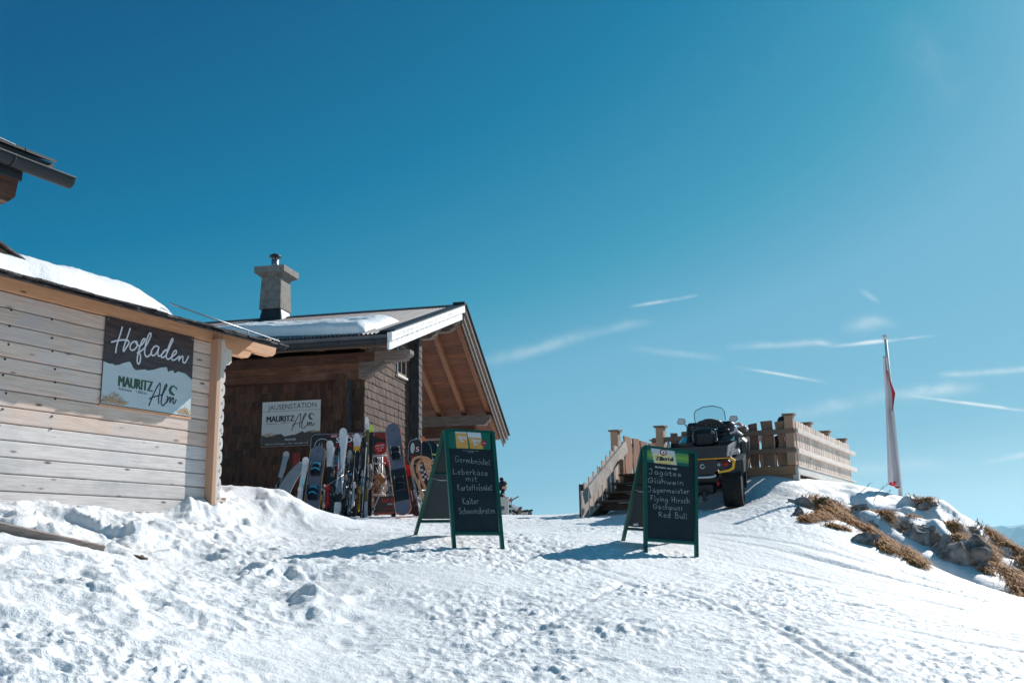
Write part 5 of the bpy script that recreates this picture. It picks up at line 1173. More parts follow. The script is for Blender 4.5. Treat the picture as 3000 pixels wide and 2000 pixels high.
lb = empty('small_rental_sign', frame(Q(1375, 1420, 17.9), (1, -.1, 0), (0, .12, 1)), 'black floor sign with red lettering low beside the orange-edged snowboard', 'sign')
M = lb.matrix_world.copy(); fl = homog([(1375, 1200), (1625, 1195), (1625, 1420), (1375, 1420)], .355, .32)
mb = MB(); mb.box(0, .355, 0, .32, -.012, 0); mb.build('panel', P_['banner_black'], lb, M)
mb = MB(); print_text(mb, 'LUCA', fl(1475, 1275), fl(1620, 1265), .06, .002, bold=1); mb.build('red_lettering', P_['red'], lb, M); mb = MB(); print_text(mb, 'RENT', fl(1500, 1365), fl(1620, 1360), .03, .002); mb.build('red_lettering', P_['red'], lb, M); mb = MB(); poly(mb, fl, [(1378, 1398), (1622, 1398), (1622, 1416), (1378, 1416)], .002); mb.build('red_band', P_['red'], lb, M)
mb = MB(); print_text(mb, 'SPORT', fl(1540, 1310), fl(1622, 1305), .028, .002); mb.build('white_lettering', P_['ink_white'], lb, M)
# oval-framed second sign standing right of the big snowboard
ob_ = empty('oval_sign', frame(Q(1805, 790, 18.3), (1, -.9, 0), (0, .06, 1)), 'small sign in a silver oval frame between the orange-edged snowboard and the sledge', 'sign')
M = ob_.matrix_world.copy(); w_, h_ = .36, .46
mb = MB(); mb.prism([(a, b, -.01) for a, b in rrect(w_, h_, .12)], (0, 0, .01)); mb.build('panel', P_['banner_black'], ob_, M)
mb = MB(); P = rrect(w_, h_, .12, ins=.008); mb.ribbon(P+[P[0]], .014, .002); mb.build('silver_rim', P_['steel'], ob_, M)
mb = MB(); disc(mb, (.12, .30), .055, .0030, 20, .10); mb.build('pale_oval', P_['pale_cyan'], ob_, M)
mb = MB(); print_text(mb, 'S', (.22, .22), (.30, .22), .09, .0035, bold=2); mb.build('initial', P_['ink_white'], ob_, M)
mb = MB(); mb.ribbon([(.07, .16), (.12, .13), (.17, .18)], .02, .0036); mb.build('red_swoosh', P_['red'], ob_, M)
# tubular ski rack
rk = empty('ski_rack', Q(1000, 1400, 18.2), 'silver tube ski rack holding up the row of skis', 'ski rack'); RM = rk.matrix_world.copy()
def rb_(a, b, Y0, Y1, r=.014, nm='rack_tube'):
    mb = MB(); mb.tube([loc(rk, Q(*a, Y0)), loc(rk, Q(*b, Y1))], r, 8); mb.build(nm, P_['steel'], rk, RM)
for a in ((600, 800, 1520, 770, 18.5, 18.3), (640, 690, 1530, 670, 18.6, 18.4), (640, 1180, 1520, 1170, 18.4, 18.2)): rb_(a[:2], a[2:4], a[4], a[5])
for x in (640, 860, 1050, 1250, 1470): rb_((x, 1440), (x+10, 660), 18.5, 18.5, .012, 'rack_post')
for x in (1385, 1420, 1450, 1480, 1510): rb_((x, 790), (x, 680), 18.42, 18.42, .006, 'wire')
for x0 in (770, 900, 985, 1110, 1195, 1375):
    mb = MB(); mb.tube(smooth([loc(rk, Q(x0, 760, 18.3)), loc(rk, Q(x0+35, 850, 18.1)), loc(rk, Q(x0+62, 900, 18.1)), loc(rk, Q(x0+75, 800, 18.2)), loc(rk, Q(x0+60, 730, 18.3))], 4), .007, 6); mb.build('hook', P_['steel'], rk, RM)
# firewood between rack and snowboard
WL = ['topmost on the left of the pile behind the crossed poles', 'topmost in the middle of the pile behind the crossed poles', 'at the upper right touching the orange-edged snowboard', 'in the second row under the two topmost logs', 'left in the third row just above the crossing poles', 'right in the third row behind the thin silver pole', 'left in the lower row under the thin silver pole', 'right in the lower row above the red-lettered floor sign', 'lowest of all beside the foot of the tallest ski']
k = 0
for (x, y, an) in ((1360, 955, .3), (1430, 930, -.2), (1480, 985, .5), (1400, 1010, 0), (1350, 1085, .1), (1435, 1070, -.4), (1370, 1180, .2), (1440, 1165, .1), (1350, 1300, 0)):
    p = Q(x, y, 18.25+.05*(k % 3)); mb = MB(); r_ = .075
    cr = [(r_*math.cos(a+an)*(.8+.3*random.random()), 0, r_*math.sin(a+an)*(.8+.3*random.random())) for a in (0, 1.3, 2.4, 3.5, 4.9)]
    mb.prism(cr, (0, .33, 0)); o = mb.build('firewood_log', P_['fresh_wood'], None, Matrix.Translation(p))
    tag(o, 'firewood log '+WL[k], 'firewood', 'split firewood logs stacked behind the ski poles'); k += 1

# ------------------------------------------------------------------ wooden sun deck
dk = empty('sun_deck', DECK, 'raised wooden sun deck platform on the snow ridge at right', 'deck')
DL = 5.35; DX0 = -3.35
mb = MB(); mb.bbox(DX0, -.06, -.0, .07, 1.235, 1.395, .006); mb.build('front_beam', P_['dark_wood'] if False else P_['fresh_wood'], dk, DECK)
mb = MB(); mb.bbox(-.055, .0, -.003, DL, 1.24, 1.365, .006); mb.build('side_beam', P_['white_paint'] if False else mk('side_beam_wood', (.74, .70, .66), .7, c2=(.6, .55, .5), nscale=(7, .7, 7), ns=5, rv=.05, bump=.003), dk, DECK)
mb = MB(); mb.bbox(-.055, .015, .0, DL+.1, 1.369, 1.395, .004); mb.build('edge_board', P_['deck_rail_y'], dk, DECK)
mb = MB()
y = .08
while y < DL: mb.bbox(DX0, -.058, y, y+.135, 1.366, 1.392, .003); y += .14
mb.build('decking', P_['deck_rail'], dk, DECK)
mb = MB(); mb.bbox(-1.4, -.06, .01, .05, .55, 1.23, .004); mb.build('skirt_board', P_['fresh_wood'], dk, DECK)
for y in (.05, 2.5, 5.1):
    mb = MB(); mb.bbox(-.10, .0, y-.05, y+.05, .3, 1.236, .006); mb.build('post', P_['deck_pale'], dk, DECK)
for x in (-.5, -1.5, -2.5):
    mb = MB(); mb.bbox(x-.04, x+.04, .1, DL, 1.17, 1.362, .004); mb.build('joist', P_['dark_wood'], dk, DECK)
mb = MB(); mb.box(-3.2, -.6, 2.9, 3.0, .2, 1.16); mb.build('back_boarding', P_['dark_wood'], dk, DECK)
def post(par, x, y, z0, z1, m='warm_wood_up', s=.075, M=DECK):
    mb = MB(); mb.bbox(x-s, x+s, y-s, y+s, z0, z1, .006); o = mb.build('post', P_[m], par, M)
    mb = MB(); mb.hexa([(x-s-.03, y-s-.03, z1+.004), (x+s+.03, y-s-.03, z1+.004), (x+s+.03, y+s+.03, z1+.004), (x-s-.03, y+s+.03, z1+.004), (x-s-.03, y-s-.03, z1+.035), (x+s+.03, y-s-.03, z1+.03), (x+s+.03, y+s+.03, z1+.05), (x-s-.03, y+s+.03, z1+.055)]); mb.build('post_cap', P_['deck_rail'], o, M)
def slat(mb, x0, x1, y0, y1, z0, z1, axis, wob=.012):
    """waney-edged plank standing upright"""
    n = 6; L0 = []; L1 = []; a0 = random.uniform(-1, 1); tp = random.uniform(-.02, .02)
    for k in range(n+1):
        z = z0+(z1-z0)*k/n; L0.append((wob*math.sin(k*1.3+a0*4)+random.uniform(-.004, .004), z)); L1.append((wob*math.sin(k*1.1+a0*9)+random.uniform(-.004, .004), z+(tp if k == n else 0)))
    r_ = random.random()
    for k in range(n):
        if axis == 'x': mb.hexa([(x0+L0[k][0], y0, L0[k][1]), (x1+L1[k][0], y0, L1[k][1]), (x1+L1[k][0], y1, L1[k][1]), (x0+L0[k][0], y1, L0[k][1]), (x0+L0[k+1][0], y0, L0[k+1][1]), (x1+L1[k+1][0], y0, L1[k+1][1]), (x1+L1[k+1][0], y1, L1[k+1][1]), (x0+L0[k+1][0], y1, L0[k+1][1])], r_)
        else: mb.hexa([(x0, y0+L0[k][0], L0[k][1]), (x1, y0+L0[k][0], L0[k][1]), (x1, y1+L1[k][0], L1[k][1]), (x0, y1+L1[k][0], L1[k][1]), (x0, y0+L0[k+1][0], L0[k+1][1]), (x1, y0+L0[k+1][0], L0[k+1][1]), (x1, y1+L1[k+1][0], L1[k+1][1]), (x0, y1+L1[k+1][0], L1[k+1][1])], r_)
ff = empty('front_fence', DECK @ Matrix.Translation((-1.2, 0, 1.4)), 'brown plank fence along the shaded front of the sun deck behind the quad', 'fence')
post(ff, -.10, .02, 1.40, 2.27); post(ff, -2.50, .0, 1.40, 2.23)
mb = MB()
for (a, b, t) in ((-2.33, -2.19, 2.12), (-2.12, -1.92, 2.13), (-1.84, -1.64, 2.15), (-1.58, -1.40, 2.14), (-1.33, -1.15, 2.16), (-1.08, -.89, 2.14), (-.84, -.68, 2.17), (-.62, -.40, 2.21)): slat(mb, a, b, .035, .06, 1.41, t, 'x')
slat(mb, -.34, -.19, .035, .06, 1.41, 2.18, 'x', .03)
mb.build('planks', P_['deck_wood'], ff, DECK)
for z in (1.955, 1.62):
    mb = MB(); mb.bbox(-2.66, .0, -.085 if z > 9 else -.07, -.04+.07, z, z+.085, .006)
    mb.v = [(x, y-.0, z_) for x, y, z_ in mb.v]; mb.build('rail', P_['deck_rail'], ff, DECK)
sf = empty('side_fence', DECK @ Matrix.Translation((0, 2.6, 1.4)), 'sunlit plank fence with two rails along the right side of the sun deck', 'fence')
for y in (1.42, 3.1, 4.85): post(sf, -.10, y, 1.40, 2.26)
mb = MB(); y = .14
while y < 5.15: w_ = random.uniform(.15, .185); slat(mb, -.045, -.018, y, y+w_, 1.41, 2.17+random.uniform(-.008, .02), 'y', .004); y += w_+.036
mb.build('planks', P_['deck_pale'], sf, DECK)
for z in (1.955, 1.60):
    mb = MB(); mb.bbox(-.014, .04, .0 if z > 1.8 else -.03, 5.55, z, z+.085, .006); mb.build('rail', P_['deck_rail_y'], sf, DECK)
lf = empty('left_fence', DECK @ Matrix.Translation((-3.3, .8, 1.4)), 'short row of waney planks along the left side of the sun deck by the stairs', 'fence')
post(lf, -3.43, .02, 1.3, 2.22); post(lf, -3.33, 1.95, 1.40, 2.20)
mb = MB()
for y in (.10, .52, .95, 1.40): slat(mb, -3.30, -3.27, y, y+.34, 1.41, 2.14-.02*y, 'y', .03)
mb.build('planks', P_['deck_wood'], lf, DECK)
mb = MB(); mb.bbox(-3.33, -3.305, .05, 1.95, 1.95, 2.03, .004); mb.build('rail', P_['deck_rail_y'], lf, DECK)
bf = empty('rear_fence', DECK @ Matrix.Translation((-1.7, 5.3, 1.4)), 'shaded rear plank fence seen through gaps of the front fence', 'fence')
mb = MB(); x = -3.3
while x < -.2: slat(mb, x, x+.19, 5.25, 5.28, 1.41, 2.1, 'x'); x += .21
mb.build('planks', P_['deck_wood'], bf, DECK)
st = empty('deck_stairs', DECK @ Matrix.Translation((-2.9, -.9, .7)), 'wooden stairs with a sloping plank rail climbing to the left end of the sun deck', 'stairs')
def sp(y, z): return V((-3.28, y, z))
for (y, z) in ((-.12, 1.365), (-.50, 1.185), (-.85, 1.01), (-1.20, .84)):
    mb = MB(); mb.bbox(-3.22, -2.36, y-.30, y, z-.03, z+.012, .005); mb.bbox(-3.22, -2.36, y-.035, y-.005, z-.16, z-.033, .003); mb.build('tread', P_['dark_wood'], st, DECK)
mb = MB(); mb.bar((-3.235, .0, 1.15), (-3.235, -1.85, .42), .045, .20); mb.build('stringer', P_['dark_wood'], st, DECK)
mb = MB(); mb.bar((-2.34, .0, 1.15), (-2.34, -1.75, .45), .045, .20); mb.build('stringer', P_['dark_wood'], st, DECK)
mb = MB(); mb.bar((-3.225, .04, 1.93), (-3.225, -1.74, .98), .03, .22); mb.build('hand_rail', mk('rail_board', (.62, .56, .51), .75, c2=(.40, .34, .31), nscale=(7, 1.2, 1.2), ns=4, rv=.1, bump=.004), st, DECK)
mb = MB(); mb.bar((-3.25, -.0, 1.26), (-3.25, -1.75, .52), .03, .10); mb.build('lower_rail', P_['deck_pale'], st, DECK)
mb = MB()
y = -.10
while y > -1.85:
    zt = 2.07+(y)*.54; zb = 1.15+y*.40; slat(mb, -3.285, -3.262, y-.15, y, zb, zt, 'y', .008); y -= .20
slat(mb, -3.285, -3.262, -1.98, -1.85, .38, 1.00, 'y', .006)
mb.build('baluster_planks', P_['deck_pale'], st, DECK)
mb = MB(); mb.bbox(-3.33, -3.29, -1.95, -1.80, .35, 1.12, .005); mb.build('newel_post', P_['dark_wood'], st, DECK)
mb = MB(); mb.bbox(-3.20, -3.12, -.40, -.32, .9, 1.65, .005); mb.build('inner_post', P_['fresh_wood'], st, DECK)

# ------------------------------------------------------------------ quad with cargo box
QY, QP = R(-17.5), R(8)
q0 = at(2072, 1486, 16.45)
QM = Matrix.Translation(q0) @ Matrix.Rotation(QY, 4, 'Z') @ Matrix.Rotation(QP, 4, 'X')
qd = empty('quad_bike', QM, 'black quad with cargo box, windscreen and yellow-framed tail light parked before the deck', 'quad bike')
def wheel(x, y, r=.325, w_=.30):
    m_ = Matrix.Translation((x, y, r)) @ Matrix.Rotation(R(90), 4, 'Y')
    mb = MB(); prof = [(r*.58, -w_*.48), (r*.86, -w_*.5), (r*.95, -w_*.46), (r*.985, -w_*.3), (r*.99, 0), (r*.985, w_*.3), (r*.95, w_*.46), (r*.86, w_*.5), (r*.58, w_*.48)]
    mb.lathe(prof, 40, M=m_)
    for k in range(26):
        a = 2*math.pi*k/26
        for s in (-1, 1):
            Mr = m_ @ Matrix.Rotation(a+(.12 if s > 0 else 0), 4, 'Z')
            mb.hexa([Mr @ V(p) for p in [(r*.97, -.022, s*.01), (r*.97, .022, s*.01), (r*.93, .05, s*w_*.49), (r*.93, .008, s*w_*.49), (r*1.025, -.018, s*.01), (r*1.025, .018, s*.01), (r*.975, .046, s*w_*.50), (r*.975, .012, s*w_*.50)]])
    o = mb.build('wheel', P_['tyre'], qd, QM)
    mb = MB(); mb.lathe([(0, -w_*.30), (r*.5, -w_*.30), (r*.6, -w_*.42), (r*.6, w_*.42), (r*.5, w_*.30), (.05, w_*.26), (0, w_*.26)], 24, M=m_); mb.build('rim', P_['atv_grey'], o, QM)
for s in (-1, 1): wheel(s*.445, 0); wheel(s*.445, 1.32, .31, .24)
mb = MB(); mb.bbox(-.30, .30, .05, 1.55, .36, .52, .04); mb.bbox(-.16, .16, -.10, 1.6, .22, .40, .03); mb.tube([(-.36, 0, .325), (.36, 0, .325)], .035, 10); mb.tube([(-.36, 1.32, .31), (.36, 1.32, .31)], .03, 10)
for s in (-1, 1): mb.tube([(s*.12, .1, .34), (s*.34, .06, .26)], .022, 8); mb.tube([(s*.16, .12, .62), (s*.30, .04, .36)], .035, 10)
mb.build('chassis', P_['atv_black'], qd, QM)
mb = MB(); mb.bbox(-.045, .045, -.28, .02, .20, .27, .01); mb.bbox(-.03, .03, -.30, -.24, .12, .28, .01); mb.ball((0, -.27, .30), .028, 10); mb.tube([(-.06, -.27, .15), (.06, -.27, .15)], .012, 8); mb.build('tow_hitch', P_['atv_grey'], qd, QM)
mb = MB(); mb.ball((.22, -.12, .385), .038, 12, sq=(1, .5, 1)); mb.build('red_reflector', P_['red'], qd, QM)
# rear fenders
for s in (-1, 1):
    mb = MB(); P = [(s*.24, -.20, .50), (s*.30, -.24, .70), (s*.62, -.20, .74), (s*.64, -.18, .60), (s*.60, -.20, .52), (s*.50, -.22, .48)]
    mb.prism(P, (0, .06, 0)); mb.hexa([V((s*.26, -.2, .70)), V((s*.64, -.2, .735)), V((s*.64, .42, .80)), V((s*.26, .42, .78)), V((s*.26, -.2, .73)), V((s*.64, -.2, .765)), V((s*.64, .42, .83)), V((s*.26, .42, .81))])
    mb.hexa([V((s*.615, -.2, .56)), V((s*.645, -.2, .56)), V((s*.645, .42, .56)), V((s*.615, .42, .56)), V((s*.615, -.2, .74)), V((s*.645, -.2, .74)), V((s*.645, .42, .80)), V((s*.615, .42, .80))])
    mb.build('rear_fender', P_['atv_grey'], qd, QM)
    mb = MB(); mb.bbox(s*.40-.26+(.0), s*.40+.26, .85, 1.75, .70, 1.08, .06) if False else mb.bbox(min(s*.30, s*.62), max(s*.30, s*.62), .95, 1.70, .62, 1.06, .07); mb.build('front_fender', P_['atv_black'], qd, QM)
    # tail lamp cluster with yellow surround
    mb = MB(); y = -.262
    P = [(s*.20, .808), (s*.44, .83), (s*.53, .76), (s*.50, .62), (s*.42, .585), (s*.24, .565), (s*.24, .592), (s*.41, .62), (s*.465, .65), (s*.485, .745), (s*.425, .795), (s*.20, .788)]
    mb.prism([(a, y, b) for a, b in P], (0, .05, 0)); tl = mb.build('tail_light', P_['yellow'], qd, QM)
    mb = MB(); mb.prism([(s*.19, y+.012, .75), (s*.40, y+.012, .78), (s*.45, y+.012, .735), (s*.43, y+.012, .665), (s*.22, y+.012, .61), (s*.15, y+.012, .66)], (0, .10, 0)); mb.build('housing', P_['atv_black'], tl, QM)
    mb = MB(); mb.lathe([(0, 0), (.04, 0), (.045, -.012), (0, -.016)], 16, M=Matrix.Translation((s*.365, y+.012, .715)) @ Matrix.Rotation(R(-90), 4, 'X')); mb.build('red_lens', P_['red'], tl, QM)
    mb = MB(); mb.lathe([(0, 0), (.028, 0), (.03, -.01), (0, -.012)], 16, M=Matrix.Translation((s*.265, y+.012, .705)) @ Matrix.Rotation(R(-90), 4, 'X')); mb.build('clear_lens', P_['lead'], tl, QM)
mb = MB(); mb.bbox(-.205, .205, -.27, -.20, .790, .812, .006); mb.build('yellow_strip', P_['yellow'], qd, QM)
mb = MB(); mb.prism([(-.24, -.24, .78), (.24, -.24, .78), (.24, -.24, .63), (.16, -.24, .54), (-.16, -.24, .54), (-.24, -.24, .63)], (0, .5, 0)); tp = mb.build('tail_panel', P_['atv_black'], qd, QM)
mb = MB(); mb.ribbon([(.032*math.cos(a*.5+.9), .032*math.sin(a*.5+.9)) for a in range(12)], .012, 0); mb.v = [(x, -.246-z, y+.68) for x, y, z in mb.v]; mb.build('round_emblem', P_['plastic_white'], tp, QM)
mb = MB(); mb.tube(smooth([(-.20, -.25, .535), (-.15, -.285, .515), (0, -.29, .51), (.15, -.285, .515), (.20, -.25, .535)], 4), .018, 8); mb.build('bumper_bar', P_['plastic_white'], qd, QM)
# cargo box
bz0, bz1 = .83, 1.0
mb = MB(); mb.hexa([(-.50, -.30, bz0), (.40, -.30, bz0), (.40, -.285, bz0), (-.50, -.285, bz0), (-.53, -.33, bz1), (.43, -.33, bz1), (.43, -.31, bz1), (-.53, -.31, bz1)]); cg = mb.build('cargo_box', P_['atv_grey'], qd, QM)
mb = MB(); mb.hexa([(.40, -.30, bz0), (.42, -.30, bz0), (.50, .42, bz0+.02), (.48, .42, bz0+.02), (.43, -.33, bz1), (.45, -.33, bz1), (.54, .42, bz1+.06), (.51, .42, bz1+.06)]); mb.build('box_side', P_['lead'], cg, QM)
mb = MB(); mb.hexa([(-.52, -.30, bz0), (-.50, -.30, bz0), (-.58, .42, bz0), (-.60, .42, bz0), (-.55, -.33, bz1), (-.53, -.33, bz1), (-.60, .42, bz1+.10), (-.63, .42, bz1+.10)]); mb.box(-.58, .50, .40, .42, bz0, bz1+.05); mb.build('box_side', P_['atv_black'], cg, QM)
mb = MB(); mb.box(-.55, .45, -.29, .41, bz0-.02, bz0); mb.build('box_floor', P_['atv_black'], cg, QM)
mb = MB()
for i in range(11):
    for j in range(2):
        x = -.46+i*.082+.04*j; z = .875+.07*j; mb.ball((x, -.315-.0*j-(z-.83)*.17, z), .008, 6, sq=(1, .5, 1))
for i in range(6):
    for j in range(2): mb.ball((.452+i*.012+(.02*j), -.22+i*.11, .89+j*.06+i*.008), .008, 6)
mb.build_each('rivet', P_['black_metal'], cg, QM)
# seat, backrest, front gear
mb = MB(); mb.bbox(-.19, .19, .30, 1.05, .86, .99, .05); mb.build('seat', P_['atv_black'], qd, QM)
mb = MB(); mb.bbox(-.17, .17, .30, .42, .96, 1.24, .055); mb.build('backrest', P_['atv_black'], qd, QM)
mb = MB(); mb.tube(smooth([(-.19, .37, 1.0), (-.19, .37, 1.20), (-.12, .37, 1.265), (.12, .37, 1.265), (.19, .37, 1.20), (.19, .37, 1.0)], 4), .016, 8); mb.build('backrest_frame', P_['atv_gloss'], qd, QM)
for s in (-1, 1):
    mb = MB(); mb.hexa([V((s*.20, .40, .98)), V((s*.52, .40, .98)), V((s*.56, 1.0, 1.02)), V((s*.20, 1.0, 1.02)), V((s*.20, .40, 1.02)), V((s*.42, .40, 1.04)), V((s*.44, 1.0, 1.13)), V((s*.20, 1.0, 1.13))]); mb.build('side_panel', P_['atv_gloss'], qd, QM)
mb = MB(); mb.bbox(-.40, .42, 1.12, 1.45, 1.04, 1.36, .05); mb.prism([(-.22, 1.10, 1.32), (-.18, 1.10, 1.38), (-.05, 1.10, 1.42), (.05, 1.10, 1.42), (.18, 1.10, 1.38), (.26, 1.10, 1.32)], (0, .22, 0)); mb.bbox(-.30, .30, .98, 1.14, .98, 1.26, .05); mb.build('front_cowl', P_['atv_black'], qd, QM)
mb = MB()
for k in range(46): mb.ball((random.uniform(-.38, .40), 1.116, random.uniform(1.08, 1.34)), random.uniform(.004, .008), 6)
mb.build('snow_specks', P_['plastic_white'], qd, QM)
mb = MB(); mb.tube([(-.36, .92, 1.20), (-.1, 1.0, 1.16), (.1, 1.0, 1.16), (.36, .92, 1.20)], .016, 8); mb.tube([(.20, .95, 1.19), (.36, .90, 1.21)], .026, 8); mb.tube([(-.20, .95, 1.19), (-.36, .90, 1.21)], .026, 8); mb.build('handlebar', P_['atv_black'], qd, QM)
mb = MB(); mb.bar((.04, .93, 1.16), (.16, .93, 1.25), .03, .02); mb.bar((-.10, .93, 1.20), (-.04, .93, 1.22), .02, .02); mb.build('lever', P_['steel'], qd, QM)
wsP = [(-.235, 1.335), (-.255, 1.49), (-.235, 1.565), (-.10, 1.63), (.08, 1.64), (.225, 1.595), (.275, 1.53), (.285, 1.38)]
def wsy(z): return 1.16+(z-1.33)*.35
mb = MB(); mb.tube([(x, wsy(z), z) for x, z in wsP], .007, 6); mb.build('windscreen_edge', P_['black_metal'], qd, QM)
GM = bpy.data.materials.new('windscreen_glass'); GM.use_nodes = True; t_ = NT(GM.node_tree)
tr = t_.n('ShaderNodeBsdfTransparent', ins={'Color': (.93, .965, .965, 1)}); gl = t_.n('ShaderNodeBsdfGlossy', ins={'Color': (.9, .95, 1, 1), 'Roughness': .05}); mx = t_.n('ShaderNodeMixShader', ins={0: .06, 1: tr.outputs[0], 2: gl.outputs[0]}); t_.n('ShaderNodeOutputMaterial', ins={'Surface': mx.outputs[0]})
mb = MB(); mb.add([(x, wsy(z), z) for x, z in wsP]+[(x, wsy(z)+.004, z) for x, z in wsP], [tuple(range(8)), tuple(range(15, 7, -1))]); mb.build('windscreen', GM, qd, QM)
for s, cx, cz in ((-1, -.455, 1.40), (1, .44, 1.40)):
    mb = MB(); P = [(cx-s*-.07*0-.075, cz-.01), (cx-.055, cz-.05), (cx+.03, cz-.055), (cx+.075, cz-.01), (cx+.06, cz+.045), (cx-.04, cz+.055)]
    mb.prism([(a, .96, b) for a, b in P], (0, .05, 0)); mi_ = mb.build('mirror', P_['atv_black'], qd, QM)
    mb = MB(); mb.prism([(cx+(a-cx)*.88, .957, cz+(b-cz)*.88) for a, b in P], (0, .002, 0)); mb.build('mirror_glass', P_['plastic_white'] if s < 0 else P_['sign_cream'], mi_, QM)  # plain white and cream stand for sky and snow mirrored in the glass
    mb = MB(); mb.tube([(cx-s*.05, .99, cz-.045), (cx-s*.12, 1.0, cz-.12), (cx-s*.14, 1.02, cz-.2)], .010, 8); mb.build('mirror_stalk', P_['atv_black'], mi_, QM)
mb = MB(); mb.hexa([(.50, .30, .86), (.56, .30, .86), (.56, .44, .86), (.50, .44, .86), (.49, .30, 1.16), (.545, .30, 1.16), (.545, .44, 1.16), (.49, .44, 1.16)]); mb.build('side_post', P_['atv_gloss'], qd, QM)
mb = MB(); mb.tube(smooth([(.42, .36, 1.17), (.50, .34, 1.20), (.52, .34, 1.26), (.54, .36, 1.20), (.62, .40, 1.13)], 4), .018, 6); mb.tube([(.52, .34, 1.26), (.50, .36, 1.30)], .012, 6); mb.build('tied_strap', P_['plastic_white'], qd, QM)
mb = MB(); mb.hexa([(.44, -.24, .84), (.60, -.22, .86), (.60, -.08, .90), (.44, -.08, .90), (.46, -.24, .86), (.58, -.22, .92), (.58, -.08, .94), (.46, -.08, .92)]); mb.build('chrome_cover', P_['lead'], qd, QM)

# ------------------------------------------------------------------ flagpole and limp flag
fpo = at(2640, 1466, 18.0); ftop = at(2593, 993, 18.0); ftop = V((fpo.x-.02, fpo.y, ftop.z))
fg = empty('flagpole', fpo, 'slim pale flagpole rising from the snow ridge at far right', 'flagpole'); GMx = fg.matrix_world.copy(); H_ = ftop.z-fpo.z
mb = MB(); mb.tube([(0, 0, -.3), (0, 0, H_*.5), (-.0, 0, H_)], [.040, .036, .026], 16); mb.build('mast', P_['pole_paint'], fg, GMx)
mb = MB(); mb.lathe([(0, H_-.01), (.028, H_-.01), (.045, H_+.04), (.05, H_+.07), (0, H_+.075)], 16); mb.build('finial', P_['pole_paint'], fg, GMx)
mb = MB(); mb.tube([(-.045, -.02, H_-.5), (-.05, -.03, H_*.55), (-.03, -.02, .5)], .004, 5); mb.build('halyard', P_['pole_paint'], fg, GMx)
fl_ = MB()
zt_, zb_ = H_-.33, .30
def flagfn(u, v):
    z = zb_+(zt_-zb_)*v; ph = u*9.0
    w_ = .045+.11*(1-v)**.7
    x = -.045-w_+w_*1.0*u+.03*math.sin(ph+v*2); y = -.05+.055*math.cos(ph)*(.5+.7*(1-v))
    if v > .55 and u > .72: x += .10*(u-.72)/.28*max(0, 1-abs(v-.70)/.16)+.02
    return (x, y, z+.05*math.sin(u*6)*(1 if v < .02 else 0))
NU, NV = 36, 60
fl_.grid(flagfn, NU, NV)
fl_.mi = []
for j in range(NV):
    for i in range(NU):
        v = j/NV; u = i/NU
        fl_.mi.append(0 if ((v > .74 and u < .18) or (v > .55 and v < .88 and u > .70) or (v < 0)) else 1)
o = fl_.build('flag', [P_['flag_red'], P_['flag_white']], None, GMx); sm = o.modifiers.new('t', 'SOLIDIFY'); sm.thickness = .003
tag(o, 'long red and white flag hanging limp along the flagpole', 'flag')
mb = MB(); p_ = [flagfn(u/20, 0.0) for u in range(21)]; vs = [(x*1, y, z) for x, y, z in p_]+[(x*.5-.03, y-.02, z-.045+.02*math.sin(i/20*3.14)) for i, (x, y, z) in enumerate(p_)]
mb.add(vs, [(i, i+1, 22+i, 21+i) for i in range(20)], .4, True); fo = mb.build('red_hem', P_['flag_red'], o, GMx)

# ------------------------------------------------------------------ people
def skin_body(name, pts, edges, rad, m, par, M, lv=2):
    me = bpy.data.meshes.new(name); me.from_pydata(pts, edges, []); o = bpy.data.objects.new(name, me); COL.objects.link(o)
    o.modifiers.new('s', 'SKIN'); sv = me.skin_vertices[0].data if me.skin_vertices else None
    if not me.skin_vertices:
        import bmesh
        bm = bmesh.new(); bm.from_mesh(me); bm.verts.layers.skin.verify(); bm.to_mesh(me); bm.free()
    for v, r_ in zip(me.skin_vertices[0].data, rad): v.radius = (r_ if isinstance(r_, tuple) else (r_, r_))
    me.skin_vertices[0].data[0].use_root = True
    sb = o.modifiers.new('b', 'SUBSURF'); sb.levels = lv; sb.render_levels = lv
    me.materials.append(m); o.parent = par; o.matrix_world = M; return o
# seated woman in profile with bobble hat, far behind the first chalkboard
pc = at(1472, 1452, 29.0); pz = V((pc.x, pc.y, pc.z-.52))
pe = empty('person', pz, 'person in dark bobble hat and black jacket seated behind the pale cabinet', 'person'); PMx = pe.matrix_world.copy()
skin_body('body', [(0, 0, .08), (0, 0, .30), (0, 0, .50), (.0, 0, .60), (.02, 0, .68), (.03, 0, .80), (-.02, -.18, .50), (.05, -.24, .28), (.26, -.20, .20), (-.02, .18, .50), (.06, .24, .28), (.28, .18, .20), (.18, -.10, .04), (.45, -.10, .06), (.46, -.10, -.38), (.18, .10, .04), (.45, .10, .06), (.46, .10, -.38), (.34, -.19, .19), (.36, .17, .19)],
          [(0, 1), (1, 2), (2, 3), (3, 4), (4, 5), (2, 6), (6, 7), (7, 8), (2, 9), (9, 10), (10, 11), (0, 12), (12, 13), (13, 14), (0, 15), (15, 16), (16, 17), (8, 18), (11, 19)],
          [.15, .15, (.15, .13), .06, .055, .095, .07, .055, .04, .07, .055, .04, .09, .08, .06, .09, .08, .06, .035, .035], P_['coat_black'], pe, PMx)
mb = MB(); mb.ball((.035, 0, .79), .098, 18, sq=(1.0, .82, 1.22)); mb.ball((.135, 0, .77), .018, 8); mb.ball((.115, 0, .715), .020, 8, sq=(1, 1.2, .6)); mb.ball((.122, -.032, .80), .010, 8); mb.ball((.122, .032, .80), .010, 8); mb.ball((.02, -.085, .78), .022, 8, sq=(.6, .4, 1)); mb.ball((.085, 0, .70), .035, 10); mb.build('face', P_['skin'], pe, PMx)
